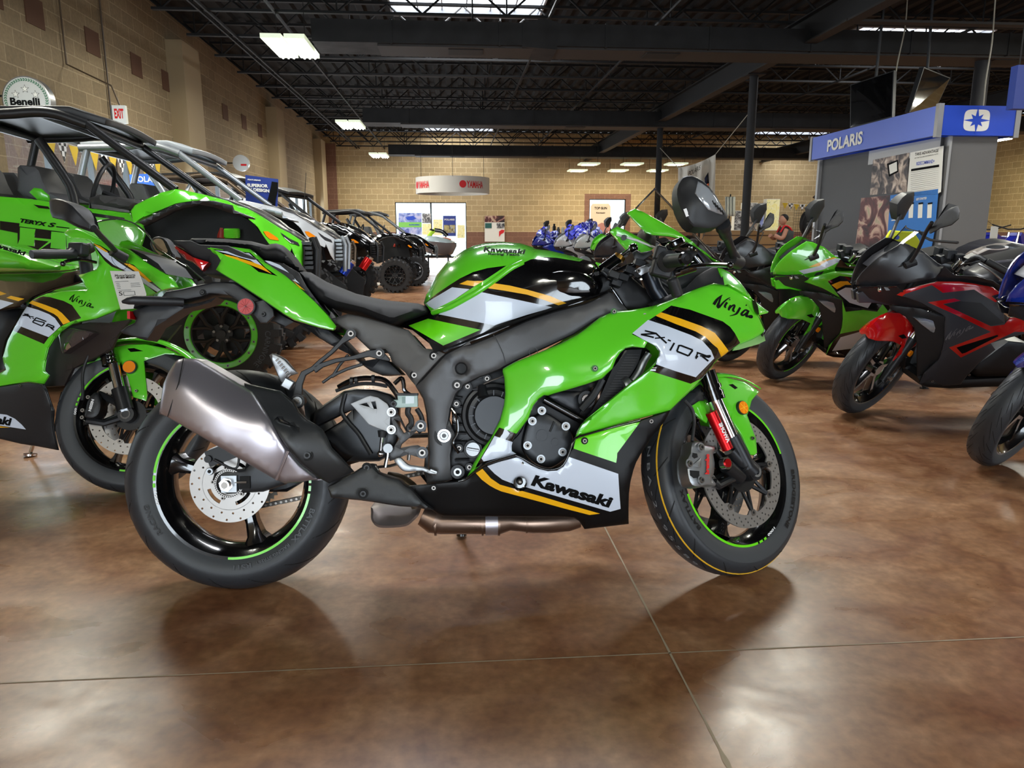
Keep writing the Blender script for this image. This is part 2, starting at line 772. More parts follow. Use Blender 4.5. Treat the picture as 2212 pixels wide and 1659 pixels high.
def blockmat(name, axis, c1, c2, cm):
    def fn(nt, b):
        tc = nt.nodes.new('ShaderNodeTexCoord')
        sp = nt.nodes.new('ShaderNodeSeparateXYZ')
        cb = nt.nodes.new('ShaderNodeCombineXYZ')
        nt.links.new(tc.outputs['Object'], sp.inputs[0])
        nt.links.new(sp.outputs[axis], cb.inputs[0])
        nt.links.new(sp.outputs['Z'], cb.inputs[1])
        br = nt.nodes.new('ShaderNodeTexBrick')
        nt.links.new(cb.outputs[0], br.inputs['Vector'])
        br.inputs['Scale'].default_value = 1
        br.inputs['Brick Width'].default_value = .406
        br.inputs['Row Height'].default_value = .203
        br.inputs['Mortar Size'].default_value = .008
        br.inputs['Mortar Smooth'].default_value = .2
        br.inputs['Bias'].default_value = -.2
        br.inputs['Color1'].default_value = (*s2l(c1), 1)
        br.inputs['Color2'].default_value = (*s2l(c2), 1)
        br.inputs['Mortar'].default_value = (*s2l(cm), 1)
        n = nt.nodes.new('ShaderNodeTexNoise')
        n.inputs['Scale'].default_value = 25
        n.inputs['Detail'].default_value = 6
        nt.links.new(tc.outputs['Object'], n.inputs['Vector'])
        mx = nt.nodes.new('ShaderNodeMix')
        mx.data_type = 'RGBA'
        mx.blend_type = 'MULTIPLY'
        mx.inputs[0].default_value = .35
        nt.links.new(br.outputs['Color'], mx.inputs[6])
        rp = nt.nodes.new('ShaderNodeMapRange')
        rp.inputs['From Min'].default_value = .3
        rp.inputs['From Max'].default_value = .7
        rp.inputs['To Min'].default_value = .55
        rp.inputs['To Max'].default_value = 1.2
        nt.links.new(n.outputs['Fac'], rp.inputs['Value'])
        nt.links.new(rp.outputs['Result'], mx.inputs[7])
        nt.links.new(mx.outputs[2], b.inputs['Base Color'])
        b.inputs['Roughness'].default_value = .85
        bp = nt.nodes.new('ShaderNodeBump')
        bp.inputs['Strength'].default_value = .5
        bp.inputs['Distance'].default_value = .006
        bp.invert = True
        nt.links.new(br.outputs['Fac'], bp.inputs['Height'])
        nt.links.new(bp.outputs['Normal'], b.inputs['Normal'])
    return nodemat(name, fn)


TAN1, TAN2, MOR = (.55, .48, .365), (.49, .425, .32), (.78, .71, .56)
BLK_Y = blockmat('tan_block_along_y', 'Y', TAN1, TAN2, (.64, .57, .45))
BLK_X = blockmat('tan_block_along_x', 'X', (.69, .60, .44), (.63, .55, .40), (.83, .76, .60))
BRN_X = blockmat('brown_block_along_x', 'X', (.50, .36, .29), (.46, .33, .27), (.56, .43, .35))
BRN_Y = blockmat('brown_block_along_y', 'Y', (.50, .36, .29), (.46, .33, .27), (.56, .43, .35))
PLAS = mat('tan_pilaster_plaster', (.60, .53, .41), .8)
ALU = mat('dark_window_aluminium', (.16, .17, .17), .4, .6)
SILV = mat('silver_window_aluminium', (.62, .64, .66), .35, .8)


def mkglass(name, tint=(1, 1, 1), rough=0.0, a=.12):
    """thin clear sheet: mostly transparent, with a mirror-like sheen"""
    def fn(nt, b):
        nt.nodes.remove(b)
        out = [n for n in nt.nodes if n.type == 'OUTPUT_MATERIAL'][0]
        t = nt.nodes.new('ShaderNodeBsdfTransparent')
        t.inputs[0].default_value = (*tint, 1)
        g = nt.nodes.new('ShaderNodeBsdfGlossy')
        g.inputs['Roughness'].default_value = rough
        fr = nt.nodes.new('ShaderNodeLayerWeight')
        fr.inputs['Blend'].default_value = .5
        pw = nt.nodes.new('ShaderNodeMath')
        pw.operation = 'POWER'
        pw.inputs[1].default_value = 4
        nt.links.new(fr.outputs['Facing'], pw.inputs[0])
        ma = nt.nodes.new('ShaderNodeMath')
        ma.operation = 'MULTIPLY_ADD'
        ma.inputs[1].default_value = .35
        ma.inputs[2].default_value = a * .3
        nt.links.new(pw.outputs[0], ma.inputs[0])
        mx = nt.nodes.new('ShaderNodeMixShader')
        nt.links.new(ma.outputs[0], mx.inputs[0])
        nt.links.new(t.outputs[0], mx.inputs[1])
        nt.links.new(g.outputs[0], mx.inputs[2])
        nt.links.new(mx.outputs[0], out.inputs[0])
    return nodemat(name, fn)


GLS = mkglass('window_glass', (.93, .97, .97))
BLACKM = mat('matt_black', (.10, .10, .105), .6)


def floorfn(nt, b):
    tc = nt.nodes.new('ShaderNodeTexCoord')

    def noise(sc, det, dist=0, stretch=None):
        n = nt.nodes.new('ShaderNodeTexNoise')
        n.inputs['Scale'].default_value = sc
        n.inputs['Detail'].default_value = det
        n.inputs['Distortion'].default_value = dist
        if stretch:
            mp = nt.nodes.new('ShaderNodeMapping')
            mp.inputs['Scale'].default_value = stretch
            nt.links.new(tc.outputs['Object'], mp.inputs[0])
            nt.links.new(mp.outputs[0], n.inputs['Vector'])
        else:
            nt.links.new(tc.outputs['Object'], n.inputs['Vector'])
        return n.outputs['Fac']

    def ramp(f, stops):
        r = nt.nodes.new('ShaderNodeValToRGB')
        e = r.color_ramp.elements
        while len(e) < len(stops):
            e.new(.5)
        for q, (p, c) in zip(e, stops):
            q.position = p
            q.color = (*s2l(c), 1)
        nt.links.new(f, r.inputs[0])
        return r.outputs[0]

    def mix(a, c, f, mode='MIX'):
        m = nt.nodes.new('ShaderNodeMix')
        m.data_type = 'RGBA'
        m.blend_type = mode
        if isinstance(f, float):
            m.inputs[0].default_value = f
        else:
            nt.links.new(f, m.inputs[0])
        nt.links.new(a, m.inputs[6])
        nt.links.new(c, m.inputs[7])
        return m.outputs[2]
    big = ramp(noise(1.1, 7, .6), [(.32, (.48, .31, .20)), (.48, (.60, .425, .29)), (.60, (.67, .505, .37)), (.74, (.74, .59, .46))])
    mid = ramp(noise(6.5, 12, .6), [(.32, (.44, .265, .165)), (.5, (.61, .435, .30)), (.68, (.73, .56, .42))])
    c = mix(big, mid, .55)
    red = ramp(noise(2.6, 12, .8, (1, 1.3, 1)), [(.50, (0, 0, 0)), (.66, (1, 1, 1))])
    rc = nt.nodes.new('ShaderNodeRGB')
    rc.outputs[0].default_value = (*s2l((.46, .26, .165)), 1)
    m = nt.nodes.new('ShaderNodeMath')
    m.operation = 'MULTIPLY'
    m.inputs[1].default_value = .5
    nt.links.new(red, m.inputs[0])
    c = mix(c, rc.outputs[0], m.outputs[0])
    fine = ramp(noise(38, 6, 0), [(.35, (.72, .70, .68)), (.7, (1, 1, 1))])
    c = mix(c, fine, .6, 'MULTIPLY')
    nt.links.new(c, b.inputs['Base Color'])
    r = nt.nodes.new('ShaderNodeMapRange')
    r.inputs['From Min'].default_value = .3
    r.inputs['From Max'].default_value = .7
    r.inputs['To Min'].default_value = .24
    r.inputs['To Max'].default_value = .42
    nt.links.new(noise(3.0, 8, .8, (1, 1.6, 1)), r.inputs['Value'])
    nt.links.new(r.outputs[0], b.inputs['Roughness'])
    b.inputs['Specular IOR Level'].default_value = .55
    bp = nt.nodes.new('ShaderNodeBump')
    bp.inputs['Strength'].default_value = .07
    bp.inputs['Distance'].default_value = .002
    nt.links.new(noise(9, 6, .3, (1, 3, 1)), bp.inputs['Height'])
    nt.links.new(bp.outputs['Normal'], b.inputs['Normal'])


FLOOR = nodemat('stained_concrete', floorfn)
mb = MB()
mb.bx(XL - .2, XR + .2, YF - .2, YB + .2, -.12, 0, FLOOR)
struct(mb.obj('floor', smooth=0))
JO = mat('floor_joint_filler', (.62, .56, .47), .7)
j0 = at_z(1447, 1411)
jd = Vector((0, 1, 0))


def joint(name, a, b, wd):
    """a filled saw cut with a slightly ragged edge"""
    a = Vector(a)
    b = Vector(b)
    d = (b - a).normalized()
    n = Vector((-d.y, d.x, 0))
    k = int((b - a).length / .035)
    rnd = random.Random(3)
    L = []
    for i in range(k + 1):
        p = a + (b - a) * i / k
        q = wd * (rnd.uniform(.8, 1.25) + (1.6 if rnd.random() > .97 else 0))
        L.append((p + n * q / 2 + Vector((0, 0, .0008)), p - n * q / 2 + Vector((0, 0, .0008))))
    m_ = MB()
    m_.grid(L, JO)
    struct(m_.obj(name, smooth=0, merge=0))


nj = 1
for k in (-1, 0, 1, 2, 3):
    joint('trim_%d' % nj, (j0.x + k * 4.6, YF + .1, 0), (j0.x + k * 4.6, YB - .1, 0), .005)
    nj += 1
for k in (-1, 0, 1, 2, 3, 4, 5):
    joint('trim_%d' % nj, (XL + .1, j0.y + k * 4.6, 0), (XR - .1, j0.y + k * 4.6, 0), .004)
    nj += 1

# left wall with three runs of shop windows
WT, WB = 2.2, .35
bays = [(3.0, 7.0), (8.9, 13.4), (15.6, 20.6), (22.8, 27.6)]
mb = MB()
t = .25
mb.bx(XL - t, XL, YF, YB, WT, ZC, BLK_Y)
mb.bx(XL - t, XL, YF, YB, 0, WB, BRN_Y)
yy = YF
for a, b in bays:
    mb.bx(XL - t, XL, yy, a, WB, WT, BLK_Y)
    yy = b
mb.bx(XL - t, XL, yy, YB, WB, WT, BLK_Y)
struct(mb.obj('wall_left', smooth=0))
# brown accent blocks high on the left wall
mb = MB()
BRB = mat('brown_accent_block', (.36, .25, .18), .85)
for yc in (9.0, 9.85, 11.3, 12.75, 14.0, 17.4, 18.9, 20.4):
    zz = 3.55
    mb.bx(XL, XL + .012, yc - .2, yc + .2, zz - .16, zz + .16, BRB)
struct(mb.obj('trim_20', smooth=0))
for i, yc in enumerate((7.55, 14.55, 21.6, 28.5)):
    mb = MB()
    mb.bx(XL, XL + .28, yc - .45, yc + .45, 0, 4.25, PLAS)
    struct(mb.obj('trim_%d' % (21 + i), smooth=0))
wn = 1
for a, b in bays:
    mb = MB()
    for z in (WB, WT):
        mb.bx(XL - .16, XL - .08, a, b, z - .04, z + .04, ALU)
    n = int((b - a) / 1.1)
    for k in range(n + 1):
        y = a + (b - a) * k / n
        mb.bx(XL - .16, XL - .08, y - .03, y + .03, WB, WT, SILV)
    fo = struct(mb.obj('window_%d' % wn, smooth=0))
    mb = MB()
    mb.bx(XL - .125, XL - .12, a, b, WB, WT, GLS)
    struct(mb.obj('pane', fo, smooth=0))
    wn += 1
# right wall, back wall, front wall
mb = MB()
mb.bx(XR, XR + t, YF, YB, 1.0, ZC, blockmat('tan_block_right', 'Y', (.72, .62, .42), (.66, .57, .38), (.86, .78, .58)))
mb.bx(XR, XR + t, YF, YB, 0, 1.0, BRN_Y)
struct(mb.obj('wall_right', smooth=0))


def wx(px, y=YB, py=500):
    return at_y(px, py, y).x


def wz(px, py, y=YB):
    return at_y(px, py, y).z


dx0, dx1 = wx(855), wx(1008)
dz1 = wz(930, 437)
vx0, vx1 = wx(1272), wx(1350)
vz0, vz1 = wz(1310, 500), wz(1310, 430)
mb = MB()
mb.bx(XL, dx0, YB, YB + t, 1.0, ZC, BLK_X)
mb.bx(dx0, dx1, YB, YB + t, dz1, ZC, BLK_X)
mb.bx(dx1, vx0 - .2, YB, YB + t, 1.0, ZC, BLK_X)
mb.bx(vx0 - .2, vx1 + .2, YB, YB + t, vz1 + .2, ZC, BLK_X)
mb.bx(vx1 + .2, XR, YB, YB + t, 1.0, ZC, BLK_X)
mb.bx(XL, dx0, YB, YB + t, 0, 1.0, BRN_X)
mb.bx(dx1, XR, YB, YB + t, 0, 1.0, BRN_X)
mb.bx(vx0 - .2, vx0, YB - .01, YB + t, 1.0, vz1 + .2, BRN_X)
mb.bx(vx1, vx1 + .2, YB - .01, YB + t, 1.0, vz1 + .2, BRN_X)
mb.bx(vx0, vx1, YB - .01, YB + t, vz1, vz1 + .2, BRN_X)
mb.bx(XL, XL + .5, YB - .02, YB, 0, 4.3, BRN_X)
struct(mb.obj('wall_back', smooth=0))
for (a, b, c, d, n) in ((dx0, dx1, 0.02, dz1, 2), (vx0, vx1, 1.0, vz1, 1)):
    mb = MB()
    for z in (c, d):
        mb.bx(a, b, YB + .05, YB + .12, z - .03, z + .03, ALU)
    for k in range(n + 1):
        x = a + (b - a) * k / n
        mb.bx(x - .03, x + .03, YB + .05, YB + .12, c, d, ALU)
    fo = struct(mb.obj('window_%d' % wn, smooth=0))
    mb = MB()
    mb.bx(a, b, YB + .08, YB + .085, c, d, GLS)
    struct(mb.obj('pane', fo, smooth=0))
    wn += 1
mb = MB()
mb.bx(XL, XR, YF - t, YF, 3.1, ZC, BLK_X)
mb.bx(XL, XR, YF - t, YF, 0, .3, BRN_X)
for a, b in ((XL, -4.2), (1.2, 4.8), (12.2, XR)):
    mb.bx(a, b, YF - t, YF, .3, 3.1, BLK_X)
struct(mb.obj('wall_front', smooth=0))
for a, b in ((-4.2, 1.2), (4.8, 12.2)):
    mb = MB()
    n = int((b - a) / 1.3)
    for k in range(n + 1):
        x = a + (b - a) * k / n
        mb.bx(x - .03, x + .03, YF - .15, YF - .08, .3, 3.1, SILV)
    mb.bx(a, b, YF - .15, YF - .08, .26, .34, SILV)
    mb.bx(a, b, YF - .15, YF - .08, 3.06, 3.14, SILV)
    fo = struct(mb.obj('window_%d' % wn, smooth=0))
    mb = MB()
    mb.bx(a, b, YF - .12, YF - .115, .3, 3.1, GLS)
    struct(mb.obj('pane', fo, smooth=0))
    wn += 1
# outside: pale ground, brown porch wall with an overhang
mb = MB()
mb.bx(-60, 60, -60, 90, -.3, -.14, mat('pale_pavement', (.80, .80, .78), .9))
struct(mb.obj('trim_30', smooth=0))
mb = MB()
mb.bx(XL - 2.6, XL - 2.4, 2, 28, 1.72, 3.2, blockmat('porch_block', 'Y', (.74, .64, .62), (.70, .61, .59), (.84, .76, .72)))
for y in (2, 7.5, 14.5, 21.5, 28):
    mb.bx(XL - 2.6, XL - 2.3, y - .3, y + .3, -.14, 1.72, BRN_Y)
struct(mb.obj('trim_31', smooth=0))
# roof deck with fluting, skylight openings
DECK = mat('dark_roof_deck', (.06, .058, .06), .9)
STEEL = mat('black_painted_steel', (.05, .05, .053), .7)
SKYM = mat('skylight_diffuser', (.95, .96, 1), .5, emit=(.93, .96, 1), es=3.2)
sky = [(-.95, 1.6, 12.9, 14.2), (-.95, 1.6, 4.8, 6.1), (-.95, 1.6, 28.0, 29.4), (7.7, 10.3, 4.8, 6.1), (7.7, 10.3, 14.3, 15.6), (11.7, 14.5, 28.0, 29.4)]
prof = []
x = XL
while x < XR:
    prof += [(x, 0), (x + .10, 0), (x + .14, .055), (x + .26, .055)]
    x += .30
ys = sorted({YF, YB} | {s_[2] for s_ in sky} | {s_[3] for s_ in sky})
mb = MB()
P = [(min(a, XR), ZC + b) for a, b in prof]
vs = [(a, y, b) for y in ys for a, b in P]
K = len(P)
fs = []
for i in range(len(ys) - 1):
    for j in range(K - 1):
        xm = (P[j][0] + P[j + 1][0]) / 2
        if any(s_[0] < xm < s_[1] and s_[2] <= ys[i] < s_[3] - .01 for s_ in sky):
            continue
        fs.append((i * K + j, i * K + j + 1, (i + 1) * K + j + 1, (i + 1) * K + j))
mb.add(vs, fs, DECK)
mb.bx(XL - .3, XR + .3, YF - .3, YB + .3, ZC + .45, ZC + .5, DECK)
struct(mb.obj('ceiling', smooth=0))
for i, s_ in enumerate(sky):
    mb = MB()
    mb.bx(s_[0], s_[1], s_[2], s_[3], ZC + .12, ZC + .14, SKYM)
    WHM = mat('white_curb', (.75, .76, .78), .5)
    mb.bx(s_[0] - .03, s_[0], s_[2], s_[3], ZC - .02, ZC + .14, WHM)
    mb.bx(s_[1], s_[1] + .03, s_[2], s_[3], ZC - .02, ZC + .14, WHM)
    mb.bx(s_[0], s_[1], s_[3], s_[3] + .03, ZC - .02, ZC + .14, WHM)
    mb.bx(s_[0], s_[1], s_[2] - .03, s_[2], ZC - .02, ZC + .14, WHM)
    for k in range(1, 6):
        xx = s_[0] + (s_[1] - s_[0]) * k / 6
        mb.bx(xx - .012, xx + .012, s_[2], s_[3], ZC + .09, ZC + .12, WHM)
    tag(struct(mb.obj('window_%d' % (10 + i), smooth=0)))
# open-web joists
JZ = 4.15
tn = 40


def joist(y, z0=JZ, z1=ZC - .02, x0=XL + .1, x1=XR, pitch=1.25):
    global tn
    mb = MB()
    mb.bx(x0, x1, y - .04, y + .04, z1 - .04, z1, STEEL)
    mb.bx(x0 + .5, x1, y - .04, y + .04, z0, z0 + .035, STEEL)
    x = x0
    k = 0
    while x < x1:
        mb.cyl((x, y, z1 - .03), (x + pitch / 2, y, z0 + .02), .016, STEEL, n=6, cap=False)
        mb.cyl((x + pitch / 2, y, z0 + .02), (x + pitch, y, z1 - .03), .016, STEEL, n=6, cap=False)
        if k % 2 == 0:
            mb.cyl((x + pitch / 2, y, z0 + .02), (x + pitch / 2, y, z1 - .03), .013, STEEL, n=6, cap=False)
        x += pitch
        k += 1
    struct(mb.obj('trim_%d' % tn, smooth=0, merge=0))
    tn += 1


for k in range(-12, 13):
    joist(11.95 + 1.465 * k)
mb = MB()
for x in (-3.55, -3.45, -2.5, 1.5, 3.2, 8.2):
    mb.bx(x - .015, x + .015, YF, YB, JZ - .035, JZ, STEEL)
struct(mb.obj('trim_%d' % tn, smooth=0))
tn += 1
# girder and posts along X = 5.3, X = 12.4
GB = mat('girder_underside_brown', (.13, .115, .10), .7)
mb = MB()
for gx in (5.3, 12.4):
    mb.bx(gx - .09, gx + .09, YF, YB, 3.72, 3.745, GB)
    mb.bx(gx - .012, gx + .012, YF, YB, 3.745, 4.1, STEEL)
    mb.bx(gx - .09, gx + .09, YF, YB, 4.1, 4.12, STEEL)
struct(mb.obj('trim_%d' % tn, smooth=0))
tn += 1
PB = mat('black_post_paint', (.09, .09, .10), .75)
pn = 0
for gx, gy, rr in ((5.35, 13.5, .075), (5.35, 19.5, .075), (at_y(2126, 110, 11.6).x, 11.6, .11)):
    mb = MB()
    mb.cyl((gx, gy, 0), (gx, gy, 3.72), rr, PB, n=20)
    mb.bx(gx - .14, gx + .14, gy - .14, gy + .14, 0, .02, PB)
    mb.bx(gx - .16, gx + .16, gy - .14, gy + .14, 3.70, 3.72, PB)
    struct(mb.obj('trim_%d' % (80 + pn)))
    pn += 1
# rectangular ducts across the room
DUC = mat('dark_painted_duct', (.06, .06, .06), .7, .1, noise=(4, .15, .1))
DUB = mat('duct_underside_brown_grey', (.14, .125, .115), .65)
for i, (y, z0, h_, x0, bump) in enumerate(((11.3, 3.62, .30, -1.9, 1), (19.2, 3.62, .33, -2.1, 0), (26.9, 3.62, .33, -2.12, 0))):
    mb = MB()
    mb.bx(x0, XR, y, y + .75, z0, z0 + h_, DUC)
    mb.bx(x0 + .9, XR, y + .06, y + .7, z0 - .03, z0, DUB)
    x = x0 + 1.1
    while x < XR:
        mb.bx(x - .015, x + .015, y - .012, y + .76, z0 - .012, z0 + h_ + .012, DUC)
        x += 1.53
    if bump:
        mb.prism([(1.05, y - .01, z0 - .02), (1.55, y - .01, z0 - .05), (1.55, y - .01, z0 + h_ + .02), (1.35, y - .01, z0 + h_ + .06), (1.05, y - .01, z0 + h_ + .0)], (0, .77, 0), DUC)
    for x in (.35, 6.1):
        mb.cyl((x, y + .2, z0 + h_), (x, y + .2, ZC), .012, STEEL, n=6)
    d = tag(mb.obj('air_duct', smooth=0), ['long dark rectangular air duct nearest the camera, with a dented sleeve', 'black rectangular air duct across the middle of the roof', 'black rectangular air duct farthest back, in front of the block wall'][i], 'air duct', 'air ducts under the roof')
    for k, x in enumerate((.0, 2.9, 8.3)):
        m2 = MB()
        m2.bx(x, x + .5, y + .15, y + .5, z0 - .04, z0 - .028, STEEL)
        m2.obj('vent_grille', d, smooth=0)
# diagonal light-brown bracing seen at the right
mb = MB()
for y0, y1 in ((7.8, 13.2),):
    mb.bx(5.2, 18.2, 10.1, 10.25, 3.72, 3.75, GB)
struct(mb.obj('trim_90', smooth=0))
# high-bay fluorescent fixtures
TUBE = mat('lit_fluorescent_tube', (1, 1, 1), .5, emit=(1, 1, .93), es=26)
REF = mat('white_reflector', (.9, .92, .88), .4, emit=(.95, 1, .85), es=.5)
lab = {(-2.28, 11.2): 'nearest lit high bay fluorescent lamp beside the long air duct', (-2.48, 19.3): 'second lit high bay lamp left of the middle duct',
       (-2.5, 27.0): 'farthest lit high bay lamp near the back wall corner'}
hb = None
for i, (x, y) in enumerate(((-2.28, 11.2), (-2.48, 19.3), (-2.5, 27.0), (-3.3, 5.4), (-2.3, -4.0), (3.1, 6.0), (3.0, -4.0), (8.8, 2.0), (8.8, 9.2), (11.4, 20.5), (15.8, 13.0), (15.8, 5.0), (15.8, 21))):
    if hb is None:
        hb = empty('high_bay_light', Matrix.Translation((x, y, 3.6)), 'x', 'light')
        for dx in (-.16, .16):
            m1 = MB()
            m1.bx(dx - .14, dx + .14, 0, 1.22, .03, .09, REF)
            q = m1.obj('reflector', hb, smooth=0)
            for k in range(3):
                m1 = MB()
                m1.cyl((dx - .08 + .08 * k, .04, .02), (dx - .08 + .08 * k, 1.18, .02), .014, TUBE, n=8)
                m1.obj('tube', q)
        m1 = MB()
        for dx in (-.2, .2):
            m1.cyl((dx, .6, .09), (dx, .6, 1.14), .005, STEEL, n=5)
        m1.obj('hanger', hb)
        c = hb
    else:
        c = copy_tree(hb, M=Matrix.Translation((x, y, 3.6)))
    tag(c, lab.get((x, y), 'lit high bay fluorescent lamp at %s of the showroom roof' % ['', '', '', 'the left', 'the front left', 'the middle', 'the front middle', 'the right', 'the right of the middle post', 'the far right back', 'the far right', 'the far right front', 'the right rear'][i]), 'light', 'high bay lamps under the roof')
    area('high_bay_lamp', (x, y + .6, 3.59), (.5, 1.1), 80, (1, .97, .86), (0, 0, -1))
# ------------------------------------------------------------------ shared vehicle materials and builders
GREEN = mat('lime_green_paint', (.37, .80, .16), .22, coat=1.0)
GREEN2 = mat('lime_green_decal', (.42, .86, .10), .3, coat=.6)
GRD = mat('deep_green_inner_plastic', (.12, .42, .10), .35)
BLK = mat('gloss_black_paint', (.035, .035, .04), .12, coat=1.0)
MBK = mat('matt_black_plastic', (.125, .13, .14), .48)
MBK2 = mat('satin_black_cover', (.15, .155, .16), .42, noise=(90, .08, .15))
ENG = mat('dark_engine_casting', (.10, .10, .105), .42, .35)
ENG2 = mat('black_engine_cover', (.15, .155, .165), .35, .4)
FRM = mat('satin_grey_frame', (.27, .27, .275), .42, .35, noise=(300, .05, .05))
FRC = mat('grey_frame_cover', (.30, .295, .29), .45, .1, noise=(300, .05, .05))
WHT = mat('white_decal', (.80, .84, .90), .3, coat=.5)
YEL = mat('golden_yellow_decal', (.95, .70, .09), .3, coat=.5)
LBK = mat('black_lettering', (.02, .02, .025), .8, spec=.2)
LWH = mat('white_lettering', (.9, .9, .9), .5)
LRD = mat('red_lettering', (.85, .08, .08), .5)
RUB = mat('tyre_rubber', (.16, .17, .185), .44, noise=(40, .12, .1))
RUBS = mat('tyre_sidewall_rubber', (.22, .23, .24), .55)
RUBT = mat('tyre_lettering_black', (.05, .05, .055), .4)
GRV = mat('tread_groove', (.04, .04, .04), .8)
RIM = mat('gloss_black_rim', (.05, .05, .055), .18, coat=.8)
STL = mat('brushed_disc_steel', (.60, .585, .57), .36, .65)
ALM = mat('cast_aluminium', (.60, .61, .62), .4, .9)
CHR = mat('chrome', (.85, .85, .86), .12, 1.0)
SCR = mat('bolt_steel', (.50, .48, .46), .38, .9)
SEAT = mat('black_seat_vinyl', (.105, .105, .11), .62, spec=.35)
REDL = mat('red_tail_lens', (.50, .02, .05), .15, coat=1)
REDR = mat('red_reflector', (.68, .03, .05), .3)
AMB = mat('amber_reflector', (.98, .55, .05), .2, coat=1)
REDA = mat('red_anodised_aluminium', (.78, .08, .10), .25, .7)
CLEAR = mkglass('clear_screen', (.78, .75, .71), .04, .12)
SMOKE = mkglass('smoked_screen', (.55, .57, .58), 0, .3)
LENS = mat('clear_lamp_lens', (.62, .64, .66), .12, .3, coat=1)
MIRG = mat('mirror_glass', (.9, .9, .9), .03, 1.0)
BRZ = mat('heat_tinted_steel', (.50, .42, .37), .35, .9, noise=(8, .15, .1))
TITAN = mat('brushed_muffler_metal', (.72, .70, .73), .33, .85, noise=(3, .05, 0))


def arc_text(name, parent, S, lst):
    for s_, c, r, a, sp, h, y, m, fl in lst:
        mb = MB(S)
        text_arc(mb, s_, c, r, a, sp, h, y, m, bold=.03, flip=fl)
        mb.obj(name, parent, 0, merge=0)


def plate(mb, outline, holes, y0, y1, m, c=(0, 0, 0), res=.02, mh=None):
    """flat plate in the x-z plane with holes; metres"""
    V, F_, _ = cdt([(a * 1000, b * 1000) for a, b in outline], [], [[(a * 1000, b * 1000) for a, b in h] for h in holes], res * 1000)
    V = V / 1000
    n = len(V)
    vs = [Vector((c[0] + v[0], y0, c[2] + v[1])) for v in V] + [Vector((c[0] + v[0], y1, c[2] + v[1])) for v in V]
    cnt = {}
    for f in F_:
        for i in range(3):
            e = (f[i], f[(i + 1) % 3])
            if (e[1], e[0]) in cnt:
                cnt.pop((e[1], e[0]))
            else:
                cnt[e] = 1
    mb.add(vs, F_ + [tuple(n + q for q in f)[::-1] for f in F_] + [(b, a, n + a, n + b) for a, b in cnt], m)


def bolt(mb, p, r, m=None, d=(0, -1, 0), h=.006, socket=True):
    p = Vector(p)
    d = Vector(d)
    mb.cyl(p, p + d * h, r, m or SCR, r2=r * .86, n=12)
    if socket:
        mb.cyl(p + d * h, p + d * (h + .0004), r * .5, GRV, n=6)


def bolts_px(name, parent, fr, pts, w, r=.006, m=None, side=-1, ring=None):
    for q in pts:
        mb = MB(fr.S)
        ww = q[2] if len(q) > 2 else w
        p = fr.at(q[0], q[1], side * ww)
        if ring:
            mb.cyl(p + Vector((0, .001, 0)), p + Vector((0, side * .0015, 0)), r * 1.5, ring, n=14)
        bolt(mb, p, r, m, (0, side, 0))
        mb.obj(name, parent)


def tubes(name, parent, lst):
    for pts, r, m in lst:
        mb = MB()
        mb.tube(pts, r, m, smooth=4)
        mb.obj(name, parent)


def tyre_profile(Rr, hw, crown, rimr, rimw, n=9):
    P = []
    for i in range(n):
        t = i / (n - 1)
        y = hw * (1 - t)
        P.append((-hw * math.cos(t * math.pi / 2), Rr - crown + crown * math.sin(t * math.pi / 2)))
    side = [(-rimw, rimr), (-rimw - .004, rimr + .006), (-hw * .97, rimr + (Rr - crown - rimr) * .5)]
    L = side + P
    Rt = [(-a, b) for a, b in L[:-1]][::-1]
    return L + Rt


